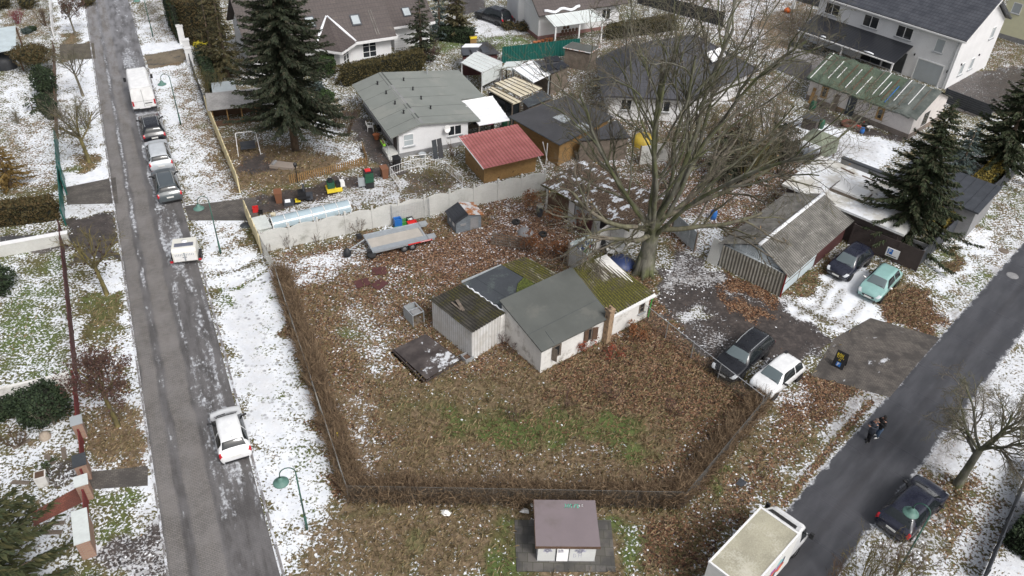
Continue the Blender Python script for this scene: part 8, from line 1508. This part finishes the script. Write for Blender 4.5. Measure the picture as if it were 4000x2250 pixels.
hedge('dark hedge corner at the bottom right edge', O(2560, 1400), O(2640, 1290), 1.6, 1.4, dk_, 5000, 9); hedge('olive hedge behind the hip-roofed house', G(2360, 150), G(2640, 110), 1.4, 1.5, ol, 5000, 10); hedge('dark green hedge strip by the far left verge', O(108, 270), O(140, 300), 1.0, 1.4, dk_, 1800, 11)
blobby('wide flat-topped olive shrub tree beside the carport', O(95, 182), 2.0, 1.6, 1.6, 21, bh_, 4500, 'topiary_tree', 1.0, stem=.12, cat_='tree'); blobby('dark green column shrub below the flat-topped shrub', O(122, 245), 1.0, 1.0, 3.0, 22, dk_, 3600); blobby('round dark evergreen in front of the off-white wall', O(112, 1045), 1.5, 1.4, 1.9, 23, dk_, 5500); blobby('dark evergreen half cut by the left edge', O(-5, 735), 1.2, 1.2, 1.9, 24, dk_, 3000); blobby('small dark evergreen at the far left, bottom garden', O(5, 1045), .8, .8, 1.0, 25, dk_, 1600)
blobby('bright yellow low shrub near the tall hedge', O(512, 118), .9, .6, .6, 26, yb_, 900); blobby('dark round shrub under the yellow shrub', O(525, 160), 1.3, 1.2, 1.9, 27, dk_, 2600); blobby('green laurel shrub right of the huge spruce', O(822, 255), .8, .8, 1.1, 28, gr_, 1100); blobby('grey-green shrub behind the bungalow corner', O(795, 235), .9, .8, 1.2, 29, spb, 1200)
for i, (px, py, s_, m_, l_) in enumerate(((5, 30, 1.6, ol, 'olive shrub in the top left corner'), (110, 30, 1.2, ol, 'brown-olive shrub at the top left edge'), (345, 20, .9, ol, 'olive shrub beyond the maroon shrub'), (128, 120, .45, dk_, 'small dark cone shrub by the garden stones'), (105, 130, .5, spb, 'grey-green cushion by the garden stones'), (2040, 120, .9, bh_, 'brown round shrub in front of the bay tower'), (2070, 115, .7, spo, 'grey shrub beside the bay tower'), (1985, 115, .8, bh_, 'brown bed shrub near the far driveway'))): blobby(l_, G(px, py), s_, s_, s_*1.1, 40+i, m_, int(900*s_))
# ------------------------------------------------------------------ bare hedge round the plot
def twig_hedge(label, a, b, wd, h_, n_, seed, mat, side=1):
    rs = np.random.RandomState(seed); a, b = np.array(a[:2]), np.array(b[:2]); d = b-a; Ln = np.linalg.norm(d); ud = d/Ln; nr = np.array([-ud[1], ud[0]])*side
    t = thing('privet_hedge', label, 'hedge', (*a, 0), math.atan2(d[1], d[0]))
    V = []; F = []
    def strip(P0, P1, w0):
        k = len(P0); dd = P1-P0; dd /= np.linalg.norm(dd, axis=1, keepdims=True)+1e-9; R_ = rs.normal(size=(k, 3)); s = np.cross(dd, R_); s /= np.linalg.norm(s, axis=1, keepdims=True)+1e-9; s *= w0[:, None]
        return np.stack([P0-s, P0+s, P1+s*.35, P1-s*.35], 1)
    x = rs.uniform(0, Ln, n_); dn = .5+.5*np.sin(x*1.3+seed)*np.sin(x*.47+seed*2)+.25*np.sin(x*3.1); kp = rs.rand(n_) < np.clip(.45+.6*dn, .2, 1); x = x[kp]; n_ = len(x); hv = (.86+.22*np.sin(x*.8+seed*3)*np.sin(x*.33+1)+.1*np.sin(x*2.7))[:, None]; y = side*np.clip(rs.normal(.36, .22, n_), -.2, wd); base = np.stack([x, y, np.zeros(n_)], 1)
    top = base+np.stack([rs.normal(0, .22, n_), rs.normal(0, .26, n_), h_*np.clip(rs.normal(.8, .22, n_), .25, 1.3)], 1)*np.concatenate([np.ones((n_, 2)), hv], 1); Q = [strip(base, top, rs.uniform(.012, .022, n_))]
    for k in range(5):
        f = rs.uniform(.25, .95, n_)[:, None]; p0 = base+(top-base)*f; ln = h_*rs.uniform(.15, .45, n_); p1 = p0+np.stack([rs.normal(0, .5, n_)*ln, rs.normal(0, .5, n_)*ln, ln*rs.uniform(.2, .9, n_)], 1); p1[:, 2] = np.maximum(p1[:, 2], .02); Q.append(strip(p0, p1, rs.uniform(.008, .015, n_)))
    Q = np.concatenate(Q).reshape(-1, 3); npmesh('twigs', Q, np.arange(len(Q)).reshape(-1, 4), mat, t); return t
HT = leafmat('privet_twigs', [(.062, .041, .028), (.14, .094, .055), (.22, .15, .09), (.29, .21, .13)], .9)
twig_hedge('bare brown hedge along the left fence of the plot', PA, PB, 1.25, 1.5, 6600, 1, HT); twig_hedge('bare brown hedge along the front fence of the plot', PB, PC, 1.35, 1.45, 6000, 2, HT); twig_hedge('bare brown hedge along the right fence of the plot', PC, PD, 1.25, 1.4, 3500, 3, HT)
# ------------------------------------------------------------------ loose ground cover: leaves, straw
EXC = [np.array([p[:2] for p in q]) for q in ([G(240, 735), G(262, 830), G(465, 795), G(452, 690)], [G(715, 800), G(738, 866), G(1010, 866), G(1000, 765)], [O(2190, 795), O(2035, 945), O(2240, 1005), O(2370, 850)], [O(213, 1186), O(222, 1236), O(374, 1224), O(373, 1170)], [O(78, 1288), O(85, 1327), O(214, 1264), O(205, 1218)], [G(2005, 2030), G(2390, 2030), G(2410, 2240), G(2014, 2240)], bq)]
def keep(P):
    d = P-np.array(RA); la = d @ np.array(RN); r2 = (P-np.array(a0)) @ np.array(an); k = np.ones(len(P)); k[(la > -.25) & (la < 4.95)] = 0; k[(r2 > -.2) & (r2 < 3.7)] = .0
    for q in EXC: k *= polyw(P, q, .05) < .5
    return k
def scatter(name, n_, wfun, kind, mat, seed):
    rs = np.random.RandomState(seed); sel = (GP[:, 1] < 62) & (np.abs(GP[:, 0]) < 45); P = GP[sel]; w_ = wfun({k: v[sel] for k, v in GA.items()})*keep(P)
    ix = rs.choice(len(P), n_, p=w_/w_.sum()); c = P[ix]+rs.uniform(-.125, .125, (n_, 2))
    if kind == 'leaf':
        th = rs.uniform(0, 6.283, n_); s = rs.uniform(.025, .065, n_); ti = rs.normal(0, .03, (n_, 4)); z = rs.uniform(.012, .05, n_)
        V = np.stack([np.stack([c[:, 0]+s*f*np.cos(th+k*1.571), c[:, 1]+s*f*np.sin(th+k*1.571), np.maximum(z+ti[:, k], .006)], 1) for k, f in enumerate((1, .55, 1, .55))], 1)
    else:
        th = rs.uniform(0, 6.283, n_); h_ = rs.uniform(.08, .3, n_); bend = rs.uniform(.08, .35, n_); w2 = rs.uniform(.006, .014, n_); cl = np.stack([c, ], 0)[0]
        bx, by = c[:, 0], c[:, 1]; tx, ty = bx+np.cos(th)*bend, by+np.sin(th)*bend; sx, sy = -np.sin(th)*w2, np.cos(th)*w2
        V = np.stack([np.stack([bx-sx, by-sy, np.zeros(n_)], 1), np.stack([bx+sx, by+sy, np.zeros(n_)], 1), np.stack([(bx*.4+tx*.6)+sx, (by*.4+ty*.6)+sy, h_*.8], 1), np.stack([tx, ty, h_*.75], 1)], 1)
    V = V.reshape(-1, 3); o = npmesh(name, V, np.arange(len(V)).reshape(-1, 4), mat); return tag(o, kind='stuff')
lfm = leafmat('fallen_leaf_browns', [(.06, .03, .019), (.135, .064, .033), (.215, .108, .055), (.29, .172, .098), (.37, .26, .175), (.1, .048, .028)], .8); stm = leafmat('straw_blades', [(.11, .08, .04), (.2, .145, .072), (.3, .22, .12), (.12, .115, .045), (.38, .3, .18)], .85)
scatter('fallen_leaves', 46000, lambda A: np.clip(A['leaf']-.12, 0, 1)**1.2*(1-.6*A['snow'])+.0006, 'leaf', lfm, 1)
scatter('dry_grass', 42000, lambda A: np.clip(A['dry']+.35*A['green']-.25, 0, 1)*np.clip(1-1.6*A['snow'], 0, 1)*np.clip(1-1.5*A['mud'], 0, 1)+1e-5, 'grass', stm, 2)

def snow_bits(n_, seed):
    rs = np.random.RandomState(seed); sel = (GP[:, 1] < 62) & (np.abs(GP[:, 0]) < 45); P = GP[sel]; A = {k: v[sel] for k, v in GA.items()}
    cl = np.sin(P[:, 0]*.9+1.3*np.sin(P[:, 1]*.7))*np.sin(P[:, 1]*.8+1.1*np.sin(P[:, 0]*.5)); w_ = np.clip(A['snow']-.03, 0, .22)*(A['snow'] < .6)*np.clip(.5+cl, .04, 1.5)*keep(P)+1e-7
    ix = rs.choice(len(P), n_, p=w_/w_.sum()); c = P[ix]+rs.uniform(-.2, .2, (n_, 2)); s = rs.uniform(.03, .09, n_); k = 6; V = np.zeros((n_, k+1, 3)); el = rs.uniform(.5, 1.0, n_); ro = rs.uniform(0, 6.283, n_)
    for j in range(k):
        a = j*2*np.pi/k; q = rs.uniform(.6, 1.2, n_); x, y = s*q*np.cos(a), s*q*el*np.sin(a); V[:, j, 0] = c[:, 0]+x*np.cos(ro)-y*np.sin(ro); V[:, j, 1] = c[:, 1]+x*np.sin(ro)+y*np.cos(ro); V[:, j, 2] = .005
    V[:, k, 0] = c[:, 0]; V[:, k, 1] = c[:, 1]; V[:, k, 2] = s*.55; F = np.concatenate([np.stack([np.arange(n_)*(k+1)+j, np.arange(n_)*(k+1)+(j+1) % k, np.arange(n_)*(k+1)+k], 1) for j in range(k)])
    tag(npmesh('snow_remnants', V.reshape(-1, 3), F, M['snow'], smooth=True), kind='stuff')
snow_bits(6500, 5)
